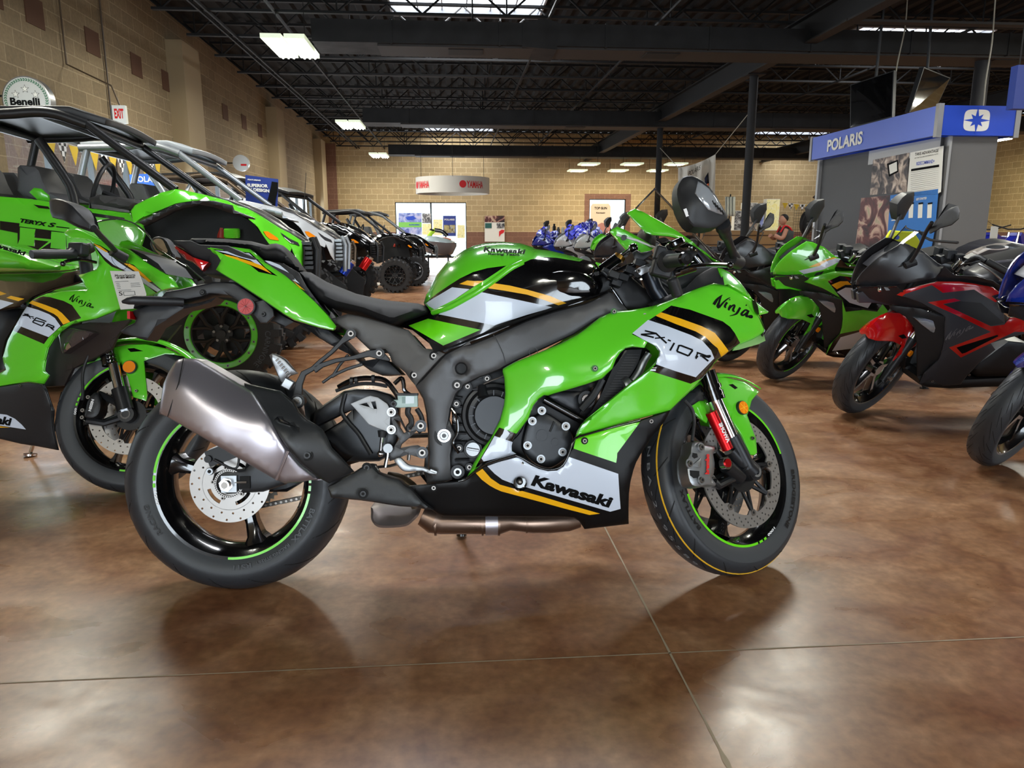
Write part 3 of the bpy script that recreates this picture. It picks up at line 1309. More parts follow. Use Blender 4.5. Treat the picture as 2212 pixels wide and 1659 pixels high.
def wheel(parent, S, c, Rr, hw, crown, rimr, rimw, nsp=3, sp0=0., name='front_wheel', green=None, txt=True, lod=0, spw=.04, grooves=22, gskew=.5, disc=None, rimmat=None, tread=None, dash=True):
    """rim + spokes is the wheel; tyre, stripe and discs are its sub-parts"""
    c = Vector(c)
    rm = rimmat or RIM
    N = 72 if lod == 0 else (40 if lod == 1 else 28)
    mb = MB(S)
    r0 = rimr
    mb.lathe([(-rimw, r0 + .002), (-rimw + .002, r0 - .008), (-rimw + .016, r0 - .016), (-rimw * .3, r0 - .032), (rimw * .3, r0 - .032), (rimw - .016, r0 - .016), (rimw - .002, r0 - .008), (rimw, r0 + .002),
              (rimw * .5, r0 - .004), (-rimw * .5, r0 - .004)], c, rm, n=N, closed=True)
    mb.cyl(c + Vector((0, -rimw * .75, 0)), c + Vector((0, rimw * .75, 0)), .034, rm, n=24)
    mb.cyl(c + Vector((0, -rimw * .4, 0)), c + Vector((0, rimw * .4, 0)), .050, rm, n=24)
    for k in range(nsp):
        a = R(sp0 + 360 * k / nsp)
        u = Vector((math.cos(a), 0, math.sin(a)))
        v = Vector((-math.sin(a), 0, math.cos(a)))
        rows = []
        for t, ww, yy in ((.03, spw * .75, .026), (.3, spw * .5, .024), (.6, spw * .46, .026), (.85, spw * .6, .032), (1.0, spw * 1.05, .040)):
            q = c + u * (.035 + (r0 - .066) * t + .004)
            yy = min(yy, rimw * .6)
            rows.append([q + v * ww + Vector((0, -yy * .7, 0)), q + v * ww * .5 + Vector((0, -yy, 0)), q - v * ww * .5 + Vector((0, -yy, 0)), q - v * ww + Vector((0, -yy * .7, 0)), q - v * ww + Vector((0, yy * .7, 0)), q + v * ww + Vector((0, yy * .7, 0))])
        mb.grid(rows, rm, closed=True)
    wo = mb.obj(name, parent, 40)
    mb = MB(S)
    P = tyre_profile(Rr, hw, crown, rimr, rimw)
    mats = [RUBS if (P[i][1] + P[i + 1][1]) / 2 < Rr - crown * .98 else RUB for i in range(len(P) - 1)] + [RUBS]
    mb.lathe(P, c, mats, n=N, closed=True)
    rnd = random.Random(5)
    K = 5

    def surf(t, ang, off=.0006):
        """t -1..1 across the crown"""
        y = hw * math.sin(t * math.pi / 2)
        r = Rr - crown + crown * math.cos(t * math.pi / 2) + off
        return c + Vector((r * math.cos(ang), y, r * math.sin(ang)))
    for k in range(grooves):
        a = 2 * math.pi * k / grooves
        for sgn in (1, -1):
            for (t0, t1, da) in (((.22, .80, gskew), (.08, .30, gskew * .8)) if tread is None else tread):
                L = []
                aa = a + (math.pi / grooves if t0 < .2 else 0)
                for i in range(K):
                    q = i / (K - 1)
                    t = t0 + (t1 - t0) * q
                    an = aa - da * q * 2 * math.pi / grooves
                    wd = (.0022 + .0014 * math.sin(q * math.pi)) / Rr
                    L.append((surf(sgn * t, an - wd), surf(sgn * t, an + wd)))
                mb.grid(L, GRV)
    mb.obj('tyre', wo, 45, merge=0)
    if green:
        for a0, a1, sg in [(p_, q_, r_) for p_, q_ in green for r_ in (-1, 1)]:
            mb = MB(S)
            y = sg * (rimw + .0008)
            for b0, b1, n_ in [(a0, a1, 24)] + ([(a1 + 2, a1 + 6, 4), (a1 + 8, a1 + 11, 3)] if dash else []):
                mb.lathe([(y, r0 - .0065), (y, r0 + .0005)], c, GREEN2, n=n_, a0=b0, a1=b1)
            mb.obj('rim_stripe', wo, 0, merge=0)
    return wo


def disc(parent, S, c, r, rin, y, th, holes=34, tabs=0, carrier=None, name='brake_disc', rows=2, slot=None, tab0=0):
    mb = MB(S)
    out = [(r * math.cos(2 * math.pi * i / 64), r * math.sin(2 * math.pi * i / 64)) for i in range(64)]
    inner = []
    for i in range(72):
        a = 2 * math.pi * i / 72
        rr = rin
        if tabs:
            q = (a * tabs / (2 * math.pi) - tab0 / 360 * tabs) % 1
            if min(q, 1 - q) < .12:
                rr = rin - .012
        inner.append((rr * math.cos(a), rr * math.sin(a)))
    H = [inner]
    for k in range(holes):
        for j in range(rows):
            a = 2 * math.pi * (k + j / rows) / holes
            rr = rin + (r - rin) * (.3 + .5 * j / max(1, rows - 1)) if rows > 1 else (r + rin) / 2
            H.append([(rr * math.cos(a) + .0031 * math.cos(b), rr * math.sin(a) + .0031 * math.sin(b)) for b in [2 * math.pi * q / 8 for q in range(8)]])
    plate(mb, out, H, y, y + th, STL, c, .018)
    o = mb.obj(name, parent, 30)
    if carrier:
        mb = MB(S)
        n = tabs or 5
        for k in range(n):
            a = R(tab0 + 360 * k / n)
            u = Vector((math.cos(a), 0, math.sin(a)))
            q = Vector(c) + u * (rin - .004) + Vector((0, y + th / 2, 0))
            for off in (.24, -.24):
                a2 = a + off
                p2 = Vector(c) + Vector((math.cos(a2), 0, math.sin(a2))) * .052 + Vector((0, y + th / 2 + .006, 0))
                mb.tube([q, p2], .0062, ENG, n=6)
            mb.cyl(q + Vector((0, -th * 1.1, 0)), q + Vector((0, th, 0)), .0095, SCR, n=12)
            mb.cyl(q + Vector((0, -th * 1.2, 0)), q + Vector((0, -th, 0)), .004, GRV, n=8)
        mb.cyl(Vector(c) + Vector((0, y + .002, 0)), Vector(c) + Vector((0, y + .02, 0)), .06, ENG, n=24)
        mb.obj('disc_carrier', parent, 30)
    return o
# ------------------------------------------------------------------ the green sport motorcycle in front
HM = Matrix.Translation((-.627, 2.069, 0)) @ Matrix.Rotation(-.0185, 4, 'Z') @ Matrix.Rotation(-.20, 4, 'X')
hero = empty('sport_motorcycle', HM, 'large lime green sport motorcycle standing alone in front, silver muffler towards the viewer', 'motorcycle')
hf = Fr(HM)
_p = Vector((1.555, 0, 0))
ST = Matrix.Translation(_p) @ Matrix.Rotation(.53, 4, Vector((-.4226, 0, .9063))) @ Matrix.Translation(-_p)
sf = Fr(HM, ST)
I4 = Matrix.Identity(4)
# wheels
rc = Vector((0, 0, .318))
rw = wheel(hero, I4, rc, .318, .095, .062, .219, .078, 3, 165, 'rear_wheel', green=[(88, 172), (266, 350)], spw=.036, grooves=16, gskew=.6)
arc_text('tyre_lettering', rw, None, [('BATTLAX', rc, .2395, -32, 26, .014, -.0962, RUBT, 1), ('RACING STREET', rc, .2375, -61, 26, .009, -.0955, RUBT, 1), ('RS11', rc, .239, -83, 12, .013, -.0955, RUBT, 1), ('RACING', rc, .2395, 205, 22, .012, -.0962, RUBT, 1)])
arc_text('rim_lettering', rw, None, [('1000', rc, .2135, a_, 11, .007, -.0795, LWH, -1) for a_ in (191, 11)])
disc(rw, I4, rc, .110, .074, -.102, .005, holes=17, rows=2)
mb = MB()
plate(mb, circ(0, 0, .076, 40), [circ(0, 0, .030, 20)] + [[(rr * math.cos(R(a)), rr * math.sin(R(a))) for rr, a in [(.064, t) for t in range(a0, a0 + 50, 8)] + [(.054, t) for t in range(a0 + 48, a0 - 1, -8)]] for a0 in (15, 105, 195, 285)], -.102, -.098, STL, rc)
for k in range(5):
    a = R(30 + 72 * k)
    bolt(mb, rc + Vector((.045 * math.cos(a), -.103, .045 * math.sin(a))), .006)
mb.obj('disc_centre', rw, 30)
mb = MB()
mb.lathe([(-.112, .040), (-.108, .040), (-.108, .034), (-.112, .034)], rc, STL, n=40, closed=True)
for k in range(40):
    a = 2 * math.pi * k / 40
    mb.box(rc + Vector((.037 * math.cos(a), -.1125, .037 * math.sin(a))), (.003, .001, .003), GRV)
mb.obj('speed_sensor_ring', rw, 30)
fc = Vector((1.45, 0, .300))
fwh = wheel(hero, ST, fc, .300, .060, .036, .219, .052, 3, 250, 'front_wheel', green=[(195, 283), (15, 103)], spw=.036, grooves=14, gskew=.4)
arc_text('tyre_lettering', fwh, ST, [('BRIDGESTONE', fc, .2435, -22, 46, .013, -.0612, RUBT, 1), ('BATTLAX', fc, .2435, 205, 30, .012, -.0612, RUBT, 1)])
arc_text('rim_lettering', fwh, ST, [('1000', fc, .2135, a_, 11, .007, -.0535, LWH, 1) for a_ in (302, 122)])
mb = MB(ST)
mb.lathe([(-.0305, .2968), (-.0335, .2958), (-.0335, .293)], fc, mat('yellow_tyre_line', (.86, .66, .12), .6), n=90)
mb.obj('yellow_line', fwh, 0, merge=0)
# moulded figures on the rear-facing tread
mb = MB(ST)
V, F_ = text2d('N B A - 2 3 9 5 5 8 9', .01, 0, 1.0)
vs = []
for a, b in V:
    t = R(163 + 75 * a)
    yy = -.004 - .012 * (b - .5)
    r_ = .264 + .036 * math.sqrt(max(0, 1 - (yy / .06) ** 2)) + .0018
    vs.append(fc + Vector((r_ * math.cos(t), yy, r_ * math.sin(t))))
mb.add(vs, F_, mat('pale_tread_marking', (.48, .49, .50), .6))
mb.obj('tread_marking', fwh, 0, merge=0)
for y in (-.074, .069):
    disc(fwh, ST, fc, .165, .127, y, .005, holes=34, rows=3, tabs=8, carrier=True, tab0=10)
# ---- swingarm, axle, chain, rear brake
o = panel('swingarm', hero, hf, ZZ('C -110,980 -80,830 0,765 170,650 250,632 420,640 560,680 640,740 640,1000 600,1180 470,1250 300,1255 180,1290 30,1100 -10,1050 B 2000,540 1700,560 1480,740 1300,800 990,822 930,800 880,770 862,700 880,640 950,610 1140,600 1150,560 1170,520 1430,500 1640,400 A 1960,1700 2060,1600'),
          [(497, 1043, .112), (600, 1030, .115), (700, 950, .12), (840, 880, .13), (720, 860, .13), (860, 1000, .13)], ENG2, back=.07, roll=.012, res=18)
mb = MB()
p = [hf.at(x, y, -.132) for x, y in ZZ('C 180,670 150,800 160,850 210,920 290,1010 340,1090 400,1190')]
mb.tube(p, .006, mat('swingarm_weld', (.10, .105, .11), .45), n=8, smooth=3)
mb.obj('weld_seam', o, 40)
panel('far_swingarm_arm', hero, hf, ZZ('B 860,700 900,640 1200,600 1700,430 C 200,900 200,1200 B 1500,800 900,800'), -.07, ENG2, back=-.11, roll=.01, res=26)
mb = MB()
mb.cyl(rc + Vector((0, -.150, 0)), rc + Vector((0, .15, 0)), .011, SCR, n=16)
mb.box(rc + Vector((.004, -.119, 0)), (.042, .010, .046), ALM)
mb.cyl(rc + Vector((0, -.124, 0)), rc + Vector((0, -.138, 0)), .019, CHR, n=6)
mb.lathe([(-.139, .013), (-.150, .013), (-.150, .009), (-.139, .009)], rc, CHR, closed=True, n=20)
mb.cyl(rc + Vector((.02, -.121, .004)), rc + Vector((.052, -.121, .004)), .0035, SCR, n=8)
mb.obj('rear_axle', hero, 35)
mb = MB()
mb.box(rc + Vector((.046, -.1165, .003)), (.028, .006, .034), GRV)
mb.obj('axle_slot', hero, 0)
mb = MB()
cal = hf.at(478, 985, -.135)
mb.box(rc + Vector((-.01, -.118, .085)), (.085, .035, .045), ENG, Matrix.Rotation(R(-20), 3, 'Y'))
mb.cyl(rc + Vector((-.045, -.13, .072)), rc + Vector((-.045, -.145, .072)), .010, ENG, n=14)
mb.cyl(rc + Vector((.02, -.12, .10)), rc + Vector((.02, -.142, .10)), .014, ENG, n=16)
bolt(mb, rc + Vector((-.048, -.118, .036)), .011, ALM)
mb.tube([rc + Vector((-.03, -.14, .07)), rc + Vector((.03, -.145, .045)), rc + Vector((.04, -.14, .10))], .0035, MBK, smooth=5)
mb.obj('rear_brake_caliper', hero, bevel=.004)
# sprocket + chain on the far side
mb = MB()
T_ = 41
out = []
for k in range(T_ * 2):
    a = math.pi * k / T_
    rr = .103 if k % 2 else .095
    out.append((rr * math.cos(a), rr * math.sin(a)))
plate(mb, out, [circ(0, 0, .055, 24)] + [circ(.078 * math.cos(R(a)), .078 * math.sin(R(a)), .010, 8) for a in range(0, 360, 40)], .098, .103, mat('dark_steel_sprocket', (.38, .36, .33), .4, .8), rc)
mb.obj('sprocket', hero, 30)
mb = MB()
CHM = mat('dark_chain_steel', (.24, .22, .20), .4, .8)
q0 = rc + Vector((.03, .10, -.098))
q1 = Vector((.62, .10, .33))
n = 38
d = (q1 - q0) / n
for k in range(n):
    a = q0 + d * k
    b = a + d * .95
    yy = .005 if k % 2 else .008
    for s_ in (-1, 1):
        mb.box((a + b) / 2 + Vector((0, s_ * yy, 0)), (d.length * 1.25, .002, .012), CHM, Matrix.Rotation(-math.atan2(d.z, d.x), 3, 'Y'))
    mb.cyl(a + Vector((0, -.01, 0)), a + Vector((0, .01, 0)), .004, SCR, n=6)
q0 = rc + Vector((.0, .10, .10))
q1 = Vector((.60, .10, .43))
mb.tube([q0, q1], .008, CHM, n=6)
mb.obj('drive_chain', hero, 0, merge=0)
# ---- engine block, covers
panel('engine_block', hero, hf, ZZ('D 450,1300 760,1240 1000,1250 1250,1440 1500,1380 1750,1350 G 1850,100 1700,280 1660,400 1600,520 1500,620 1300,600 1190,560 950,640 760,720 520,740 480,640 500,450 700,430 700,200 D 440,1500'),
      .115, ENG, back=-.12, roll=.01, res=30)
panel('cylinder_head', hero, hf, ZZ('D 1000,1250 1500,1150 2050,1030 2150,1100 2000,1400 1700,1600 1250,1560'), .09, ENG, back=-.10, roll=.01, res=30)
mb = MB()
for k in range(9):
    p = [hf.at(x, y, -.13) for x, y in ZZ('G %d,%d %d,%d' % (700 + k * 3, 60 + k * 70, 780 + k * 8, 70 + k * 68))]
    mb.tube(p, .004, ENG2, n=6)
mb.obj('engine_ribs', hero, 35)
cc = hf.at(1066, 896, -.15)
mb = MB()
mb.lathe([(.04, .090), (-.008, .090), (-.014, .086), (-.016, .078), (-.022, .074), (-.030, .070), (-.032, .060), (-.030, .056)], cc, ENG2, n=56)
mb.cyl(cc + Vector((0, -.028, 0)), cc + Vector((0, -.036, 0)), .056, ENG2, r2=.052, n=48)
for k in range(16):
    a = 2 * math.pi * k / 16
    mb.box(cc + Vector((.062 * math.cos(a), -.033, .062 * math.sin(a))), (.014, .006, .003), ENG2, Matrix.Rotation(-a, 3, 'Y'))
co = mb.obj('clutch_cover', hero, 35, bevel=0)
bolts_px('cover_bolt', co, hf, ZZ('C 1130,760 1130,890 1152,1138 1390,545 1225,612 1240,1300'), .145, .0075, SCR, ring=ENG)
mb = MB()
a, b = hf.at(*Z('C', (1345, 610))[0], -.165), hf.at(*Z('C', (1360, 710))[0], -.182)
mb.cyl(a, b, .012, ENG2, r2=.016, n=14)
mb.obj('clutch_arm_housing', hero)
mb = MB()
mb.tube([hf.at(x, y, -.17) for x, y in ZZ('C 1290,630 1340,600 1430,560 1520,525 1620,470')], .0022, SCR, n=6)
mb.tube([hf.at(x, y, -.17) for x, y in ZZ('C 1270,635 1340,625')], .004, MBK, n=6)
mb.obj('clutch_cable', hero)
oc = hf.at(*Z('C', (1270, 1145))[0], -.15)
mb = MB()
mb.cyl(oc + Vector((0, .03, 0)), oc + Vector((0, -.006, 0)), .026, ENG, n=24)
mb.cyl(oc, oc + Vector((0, -.012, 0)), .020, BLK, n=24)
mb.box(oc + Vector((0, -.016, 0)), (.034, .012, .006), BLK, Matrix.Rotation(R(10), 3, 'Y'))
mb.obj('oil_filler_cap', hero, bevel=.001)
bolts_px('engine_mount_bolt', hero, hf, ZZ('C 1140,1340'), .15, .013, ALM, ring=ENG)
# pick-up cover
o = panel('crank_cover', hero, hf, smooth2(ZZ('G 1380,190 1450,195 1560,270 1620,330 1640,450 1590,530 1470,610 1380,600 1290,540 1240,450 1260,330 1290,250'), 3), .165, ENG2, back=.10, roll=.010, res=14)
mb = MB()
for (gx, gy, r_) in ((1395, 360, .017), (1495, 410, .011)):
    q = hf.at(*Z('G', (gx, gy))[0], -.165)
    mb.lathe([(0, r_), (-.004, r_), (-.004, r_ - .002), (0, r_ - .002)], q, ENG2, n=28, closed=True)
    mb.cyl(q, q + Vector((0, -.0025, 0)), r_ - .002, ENG2, n=28)
mb.tube([hf.at(x, y, -.166) for x, y in ZZ('G 1455,330 1490,250')], .003, ENG2)
mb.obj('cover_boss', o)
bolts_px('cover_bolts', o, hf, ZZ('G 1393,168 1320,248 1578,288 1283,436 1552,486 1386,540'), .168, .008, SCR, ring=ALM)
mb = MB()
mb.tube([hf.at(x, y, -.15) for x, y in ZZ('G 1410,80 1700,240 1760,270')], .012, BLK, n=14)
mb.obj('coolant_pipe', hero)
o = panel('upper_crankcase_cover', hero, hf, ZZ('G 1430,70 1500,20 1700,20 1720,120 1700,160 1680,200 1560,130'), .14, ENG2, back=.1, roll=.008)
bolts_px('engine_mount_bolt', hero, hf, ZZ('G 1738,82'), .165, .016, CHR, ring=ENG)
# radiator behind the fairing opening
o = panel('radiator', hero, hf, ZZ('D 1960,1090 2080,1085 2050,1200 1900,1440 1740,1700 1600,1700 1720,1500 1830,1250'), [(1351, 770, .15), (1300, 880, .15), (1370, 830, .15)], mat('radiator_core', (.07, .07, .075), .5, .4), back=.10, roll=0)
mb = MB()
for k in range(26):
    t = k / 25
    a = hf.at(*Z('D', (1950 - 300 * t, 1130 + 560 * t))[0], -.152)
    b = hf.at(*Z('D', (2060 - 300 * t, 1130 + 560 * t))[0], -.152)
    mb.tube([a, b], .0014, mat('radiator_fin', (.20, .20, .20), .5, .5), n=4)
mb.obj('radiator_fins', o, 0)
mb = MB()
mb.tube([hf.at(x, y, -.165) for x, y in ZZ('D 2140,1120 2090,1200 2050,1290 1990,1370 1930,1400')], .013, ALM, n=14, smooth=4, rs=[.010, .011, .012, .022, .020])
mb.obj('silver_coolant_hose', hero)
mb = MB()
mb.tube([hf.at(x, y, -.18) for x, y in ZZ('D 1740,1340 1700,1420 1650,1500 1560,1600')], .011, MBK, smooth=4)
mb.obj('black_hose', hero)
mb = MB()
mb.tube([hf.at(x, y, -.12) for x, y in ZZ('D 1680,1400 1720,1520 1690,1640 1640,1760')], .020, BRZ, smooth=4, n=14)
mb.tube([hf.at(x, y, -.06) for x, y in ZZ('D 1760,1400 1790,1520 1760,1640 1700,1760')], .020, BRZ, smooth=4, n=14)
mb.obj('exhaust_header', hero)
# ---- frame
fo = panel('main_frame', hero, hf, ZZ('C 780,608 1035,330 1240,225 D 620,1040 830,955 1100,835 1330,758 1600,690 1700,648 1790,592 1840,610 1880,660 1960,750 1700,830 1500,960 1200,1100 1000,1190 905,1240 870,1262 680,1335 C 1330,535 1200,600 1130,680 1085,800 1068,900 1110,1010 1102,1100 1085,1200 1090,1340 1095,1405 1000,1440 872,1442 885,1330 890,1200 885,1000 872,850 845,720'),
             [(960, 820, .165), (950, 930, .155), (940, 1030, .15), (1040, 800, .18), (1200, 710, .185), (1300, 640, .16), (1130, 740, .19)], FRM,
             holes=[Z('C', circ(1170, 458, 43, 20))], th=.05, roll=.014, res=16, mirror=False)
mb = MB()
q = hf.at(*Z('C', (1025, 1030))[0], -.150)
mb.cyl(q, q + Vector((0, -.004, 0)), .0285, BLACKM, n=36)
mb.lathe([(-.002, .019), (-.010, .018), (-.010, .013), (-.002, .013)], q, CHR, n=32, closed=True)
mb.lathe([(-.002, .012), (-.009, .011), (-.009, .006), (-.002, .006)], q, ALM, n=24, closed=True)
mb.obj('swingarm_pivot', fo)
mb = MB()
q = hf.at(*Z('C', (1135, 600))[0], -.172)
mb.cyl(q + Vector((0, .004, 0)), q + Vector((0, -.0015, 0)), .0145, BLACKM, n=24)
mb.lathe([(-.0015, .009), (-.006, .008), (-.006, .004), (-.0015, .004)], q, SCR, n=20, closed=True)
mb.obj('frame_bolt', fo)
mb = MB()
q = hf.at(*Z('C', (1170, 458))[0], -.150)
mb.cyl(q, q + Vector((0, .01, 0)), .022, BLACKM, n=20)  # black disc added behind the hole, standing in for the dark inside it
mb.obj('frame_hole_dark_backing', fo)
mb = MB()
mb.tube([hf.at(x, y, -(w_ + .001)) for x, y, w_ in ((1066, 723, .186), (1078, 745, .19), (1087, 765, .19), (1092, 785, .187))], .0012, FRM, n=6)
q = hf.at(*Z('D', (1153, 1105))[0], -.190)
mb.lathe([(-.001, .0125), (-.0025, .0122), (-.0025, .0112), (-.001, .011)], q, FRM, n=28, closed=True)
mb.obj('frame_seam', fo)
panel('steering_head', hero, hf, ZZ('D 1560,560 1700,480 1760,440 1850,440 1960,440 2100,560 2212,640 2212,760 1925,745 1860,640 1790,592 1720,640'), .05, ENG, back=-.05, roll=.012)
o = panel('rear_frame_cover', hero, hf, ZZ('C 60,-30 100,22 200,-8 300,8 520,68 720,130 860,288 960,295 1032,333 782,606 748,568 690,490 580,402 556,340 520,300 390,300 262,178 170,120 40,40'),
          [(740, 690, .125), (860, 720, .14), (940, 770, .165), (890, 830, .155), (800, 730, .13)], FRC, th=.03, roll=.010, mirror=True)[0]
bolts_px('cover_bolt', o, hf, ZZ('C 937,350,.163 770,516,.152'), .16, .0085, SCR, ring=GRV)
panel('inner_rear_fender', hero, hf, ZZ('A 1480,790 1620,840 1860,920 1960,1000 2100,1150 C 300,400 480,370 560,400 660,510 500,520 400,480 330,430 200,330 60,260 -40,200 -160,110 A 1540,820'), .085, MBK, back=-.085, roll=.01, res=24)
# ---- passenger peg bracket
mb = MB()
bar_px(mb, hf, ZZ('C 230,160 150,230 60,320 -40,400 -100,460 A 1640,1290 1600,1380 1590,1480 1585,1530'), .155, [.026, .013, .011, .011, .013, .016, .02, .024, .03], .012, MBK)
bar_px(mb, hf, ZZ('C 560,390 470,335 380,330 250,365 100,390 -20,430 -90,470'), .155, [.006, .030, .018, .012, .012, .014, .02], .012, MBK)
bar_px(mb, hf, ZZ('C 205,340 130,430 80,510 A 1800,1370'), .12, .008, .008, MBK)
bar_px(mb, hf, ZZ('C 330,420 200,460 110,500 60,530'), .12, .009, .008, MBK)
br = mb.obj('peg_bracket', hero, bevel=.002)
bolts_px('bracket_bolt', br, hf, ZZ('C 230,162 472,330'), .160, .0095, SCR, ring=MBK)
mb = MB()
a = hf.at(*Z('A', (1510, 1380))[0], -.165)
mb.box(a, (.028, .022, .028), ALM, Matrix.Rotation(R(30), 3, 'Y'))
mb.obj('peg_hinge', hero, bevel=.003)
panel('passenger_footpeg', hero, hf, ZZ('A 1350,1135 1375,1118 1410,1130 1480,1170 1590,1290 1520,1310 1470,1380 1440,1350'), [(590, 775, .19), (625, 800, .175), (610, 830, .175)], ALM, back=.15, roll=.006, res=12)
mb = MB()
for k in range(7):
    a = hf.at(*Z('A', (1430 + k * 17, 1165 + k * 22))[0], -.190 + .0015 * k)
    b = hf.at(*Z('A', (1405 + k * 17, 1185 + k * 22))[0], -.190 + .0015 * k)
    mb.tube([a, b], .0022, SCR, n=5)
mb.obj('peg_ribs', hero)
# ---- rear brake lever side: bracket, heel guard, reservoir, pedal
o = panel('rider_peg_bracket', hero, hf, ZZ('C 560,870 600,830 650,870 700,980 730,1000 760,950 800,930 850,900 870,960 862,1000 790,990 740,1040 660,1110 650,1140 740,1120 800,1115 862,1150 870,1200 800,1215 720,1190 640,1220 560,1250 540,1180 600,1120 640,1060 620,1030 570,1010 590,960'),
          .165, FRM, back=.145, roll=.003, res=12, holes=[ZZ('C 600,890 650,910 700,1000 680,1010')])
bolts_px('bracket_bolt', o, hf, ZZ('C 825,947 838,1176'), .167, .011, SCR, ring=ENG2)
o = panel('heel_guard', hero, hf, ZZ('C 228,760 360,700 395,690 460,705 540,760 565,810 600,815 605,855 565,870 560,950 602,970 605,1005 570,1015 520,990 450,965 380,935'), .175, mat('bright_brushed_aluminium', (.68, .69, .70), .5, .15), th=.004, roll=.002, res=14,
          holes=[ZZ('C 300,765 365,750 378,770 393,790'), ZZ('C 400,742 438,738 450,803 425,803')])
bolts_px('guard_bolt', o, hf, ZZ('C 574,830 574,980'), .176, .0085, SCR, ring=ALM)
o = panel('brake_fluid_reservoir', hero, hf, ZZ('C 625,680 795,680 798,785 650,795 600,790 570,770 570,745 600,725 628,725'), .18, mat('milky_reservoir_plastic', (.74, .84, .82), .4, trans=.2), back=.145, roll=.004, res=14)
panel('reservoir_cap', o, hf, ZZ('C 622,668 798,670 798,690 622,690'), .184, MBK, back=.142, roll=.002, res=14)
panel('reservoir_label', o, hf, ZZ('C 695,695 770,695 770,755 695,760'), .1815, mat('pale_label', (.85, .9, .92), .5), th=.0008, roll=0, res=14)
panel('reservoir_window', o, hf, ZZ('C 665,698 695,698 695,755 665,755'), .1815, mat('grey_green_fluid', (.45, .55, .53), .4), th=.0008, roll=0, res=14)
bolts_px('reservoir_bolt', o, hf, ZZ('C 593,760'), .182, .009, ENG)
tubes('hose', hero, [([hf.at(x, y, -w_) for x, y in ZZ(z_)], r_, m_) for z_, w_, r_, m_ in (
    ('C 720,790 715,840 740,880 745,930 720,960 730,985', .16, .008, MBK), ('C 120,620 200,575 280,548 400,540 520,560 600,650 640,720', .15, .007, BLK),
    ('C 100,650 180,620 300,590 430,590 540,610', .15, .005, MBK), ('C 600,590 660,540 680,590 690,650 760,700', .14, .006, BLK),
    ('C 790,800 830,870 840,960 800,1000', .13, .007, MBK), ('C 1085,800 1130,870 1140,1000 1100,1090 1150,1180', .16, .004, BLK))])
mb = MB()
for q in ZZ('C 235,565 275,560 420,545'):
    p = hf.at(q[0], q[1], -.15)
    mb.cyl(p + Vector((-.004, 0, 0)), p + Vector((.004, 0, 0)), .011, MBK, n=10)
mb.obj('hose_clip', hero)
mb = MB()
mb.cyl(hf.at(*Z('C', (500, 990))[0], -.17), hf.at(*Z('C', (495, 1045))[0], -.17), .014, MBK, r2=.010, n=12)
mb.cyl(hf.at(*Z('C', (495, 1045))[0], -.17), hf.at(*Z('C', (480, 1185))[0], -.17), .005, CHR, n=10)
mb.sphere(hf.at(*Z('C', (480, 1185))[0], -.172), .009, CHR)
mb.tube([hf.at(x, y, -.172) for x, y in ZZ('C 540,1150 540,1200 520,1300')], .005, CHR)
mb.tube([hf.at(x, y, -.165) for x, y in ZZ('C 460,1300 560,1290 640,1270')], .004, CHR)
mb.cyl(hf.at(*Z('C', (545, 1140))[0], -.15), hf.at(*Z('C', (545, 1140))[0], -.18), .013, ALM, n=14)
mb.cyl(hf.at(*Z('C', (725, 1190))[0], -.15), hf.at(*Z('C', (720, 1240))[0], -.15), .005, SCR, n=8)
mb.obj('master_cylinder', hero)
o = panel('brake_pedal', hero, hf, smooth2(ZZ('C 595,1240 640,1215 670,1235 700,1265 740,1285 850,1300 905,1325 960,1345 955,1368 900,1360 840,1335 720,1340 670,1330 630,1290'), 2), .185, ALM, back=.168, roll=.004, res=10)
mb = MB()
for k in range(6):
    p = hf.at(*Z('C', (912 + 9 * k, 1325 + 3.5 * k))[0], -.186)
    mb.cyl(p, p + Vector((0, .03, 0)), .0022, ALM, n=6)
mb.obj('pedal_tip_ribs', o)
# ---- exhaust
mz = ZZ('A 545,1190 575,1170 620,1160 740,1165 B 1210,-60 1360,180 1500,420 1620,560 1790,690 1810,700 1700,702 1600,720 1480,727 1400,695 472,157 420,135 412,100 A 410,1640 425,1500 445,1380 490,1280')
mu = panel('muffler', hero, hf, mz, [(389, 825, .300), (350, 890, .285), (480, 875, .312), (575, 905, .318), (425, 776, .245), (530, 828, .255), (590, 1030, .30), (600, 965, .322), (700, 1032, .25), (650, 1040, .28), (500, 985, .315), (365, 800, .27), (640, 985, .30)],
           TITAN, back=.165, roll=.012, res=12, smooth=50)
mb = MB()
L = []
for x, y, w_ in ((396, 775, .262), (386, 826, .302), (362, 900, .294)):
    L.append(hf.at(x, y, -w_ - .0005))
mb.tube(L, .0012, GRV, n=5)
mb.obj('muffler_seam', mu)
mb = MB()
L = [hf.at(x, y, -w_) for x, y, w_ in ((623, 974, .322), (610, 1005, .318), (597, 1036, .303))]
mb.tube(L, .0035, TITAN, n=8)
mb.obj('muffler_seam', mu)
sh = panel('exhaust_heat_shield', hero, hf, ZZ('A 1135,1372 1250,1400 1440,1440 1560,1540 1600,1620 B 1660,180 1740,225 1800,270 1835,330 1880,430 1960,510 2070,630 1960,680 1860,728 1790,690 1620,560 1500,420 1330,170 1210,0 A 1170,1500 1140,1430'),
           [(540, 840, .26), (640, 920, .315), (660, 980, .322), (720, 1010, .30), (760, 1020, .27), (600, 930, .325), (700, 1040, .28), (620, 880, .28)], MBK2, th=.012, roll=.010, res=12,
           holes=[ZZ('B 1420,165 1575,245 1440,200')])
bolts_px('shield_bolt', sh, hf, ZZ('B 1675,487,.318'), .318, .010, MBK, ring=GRV)
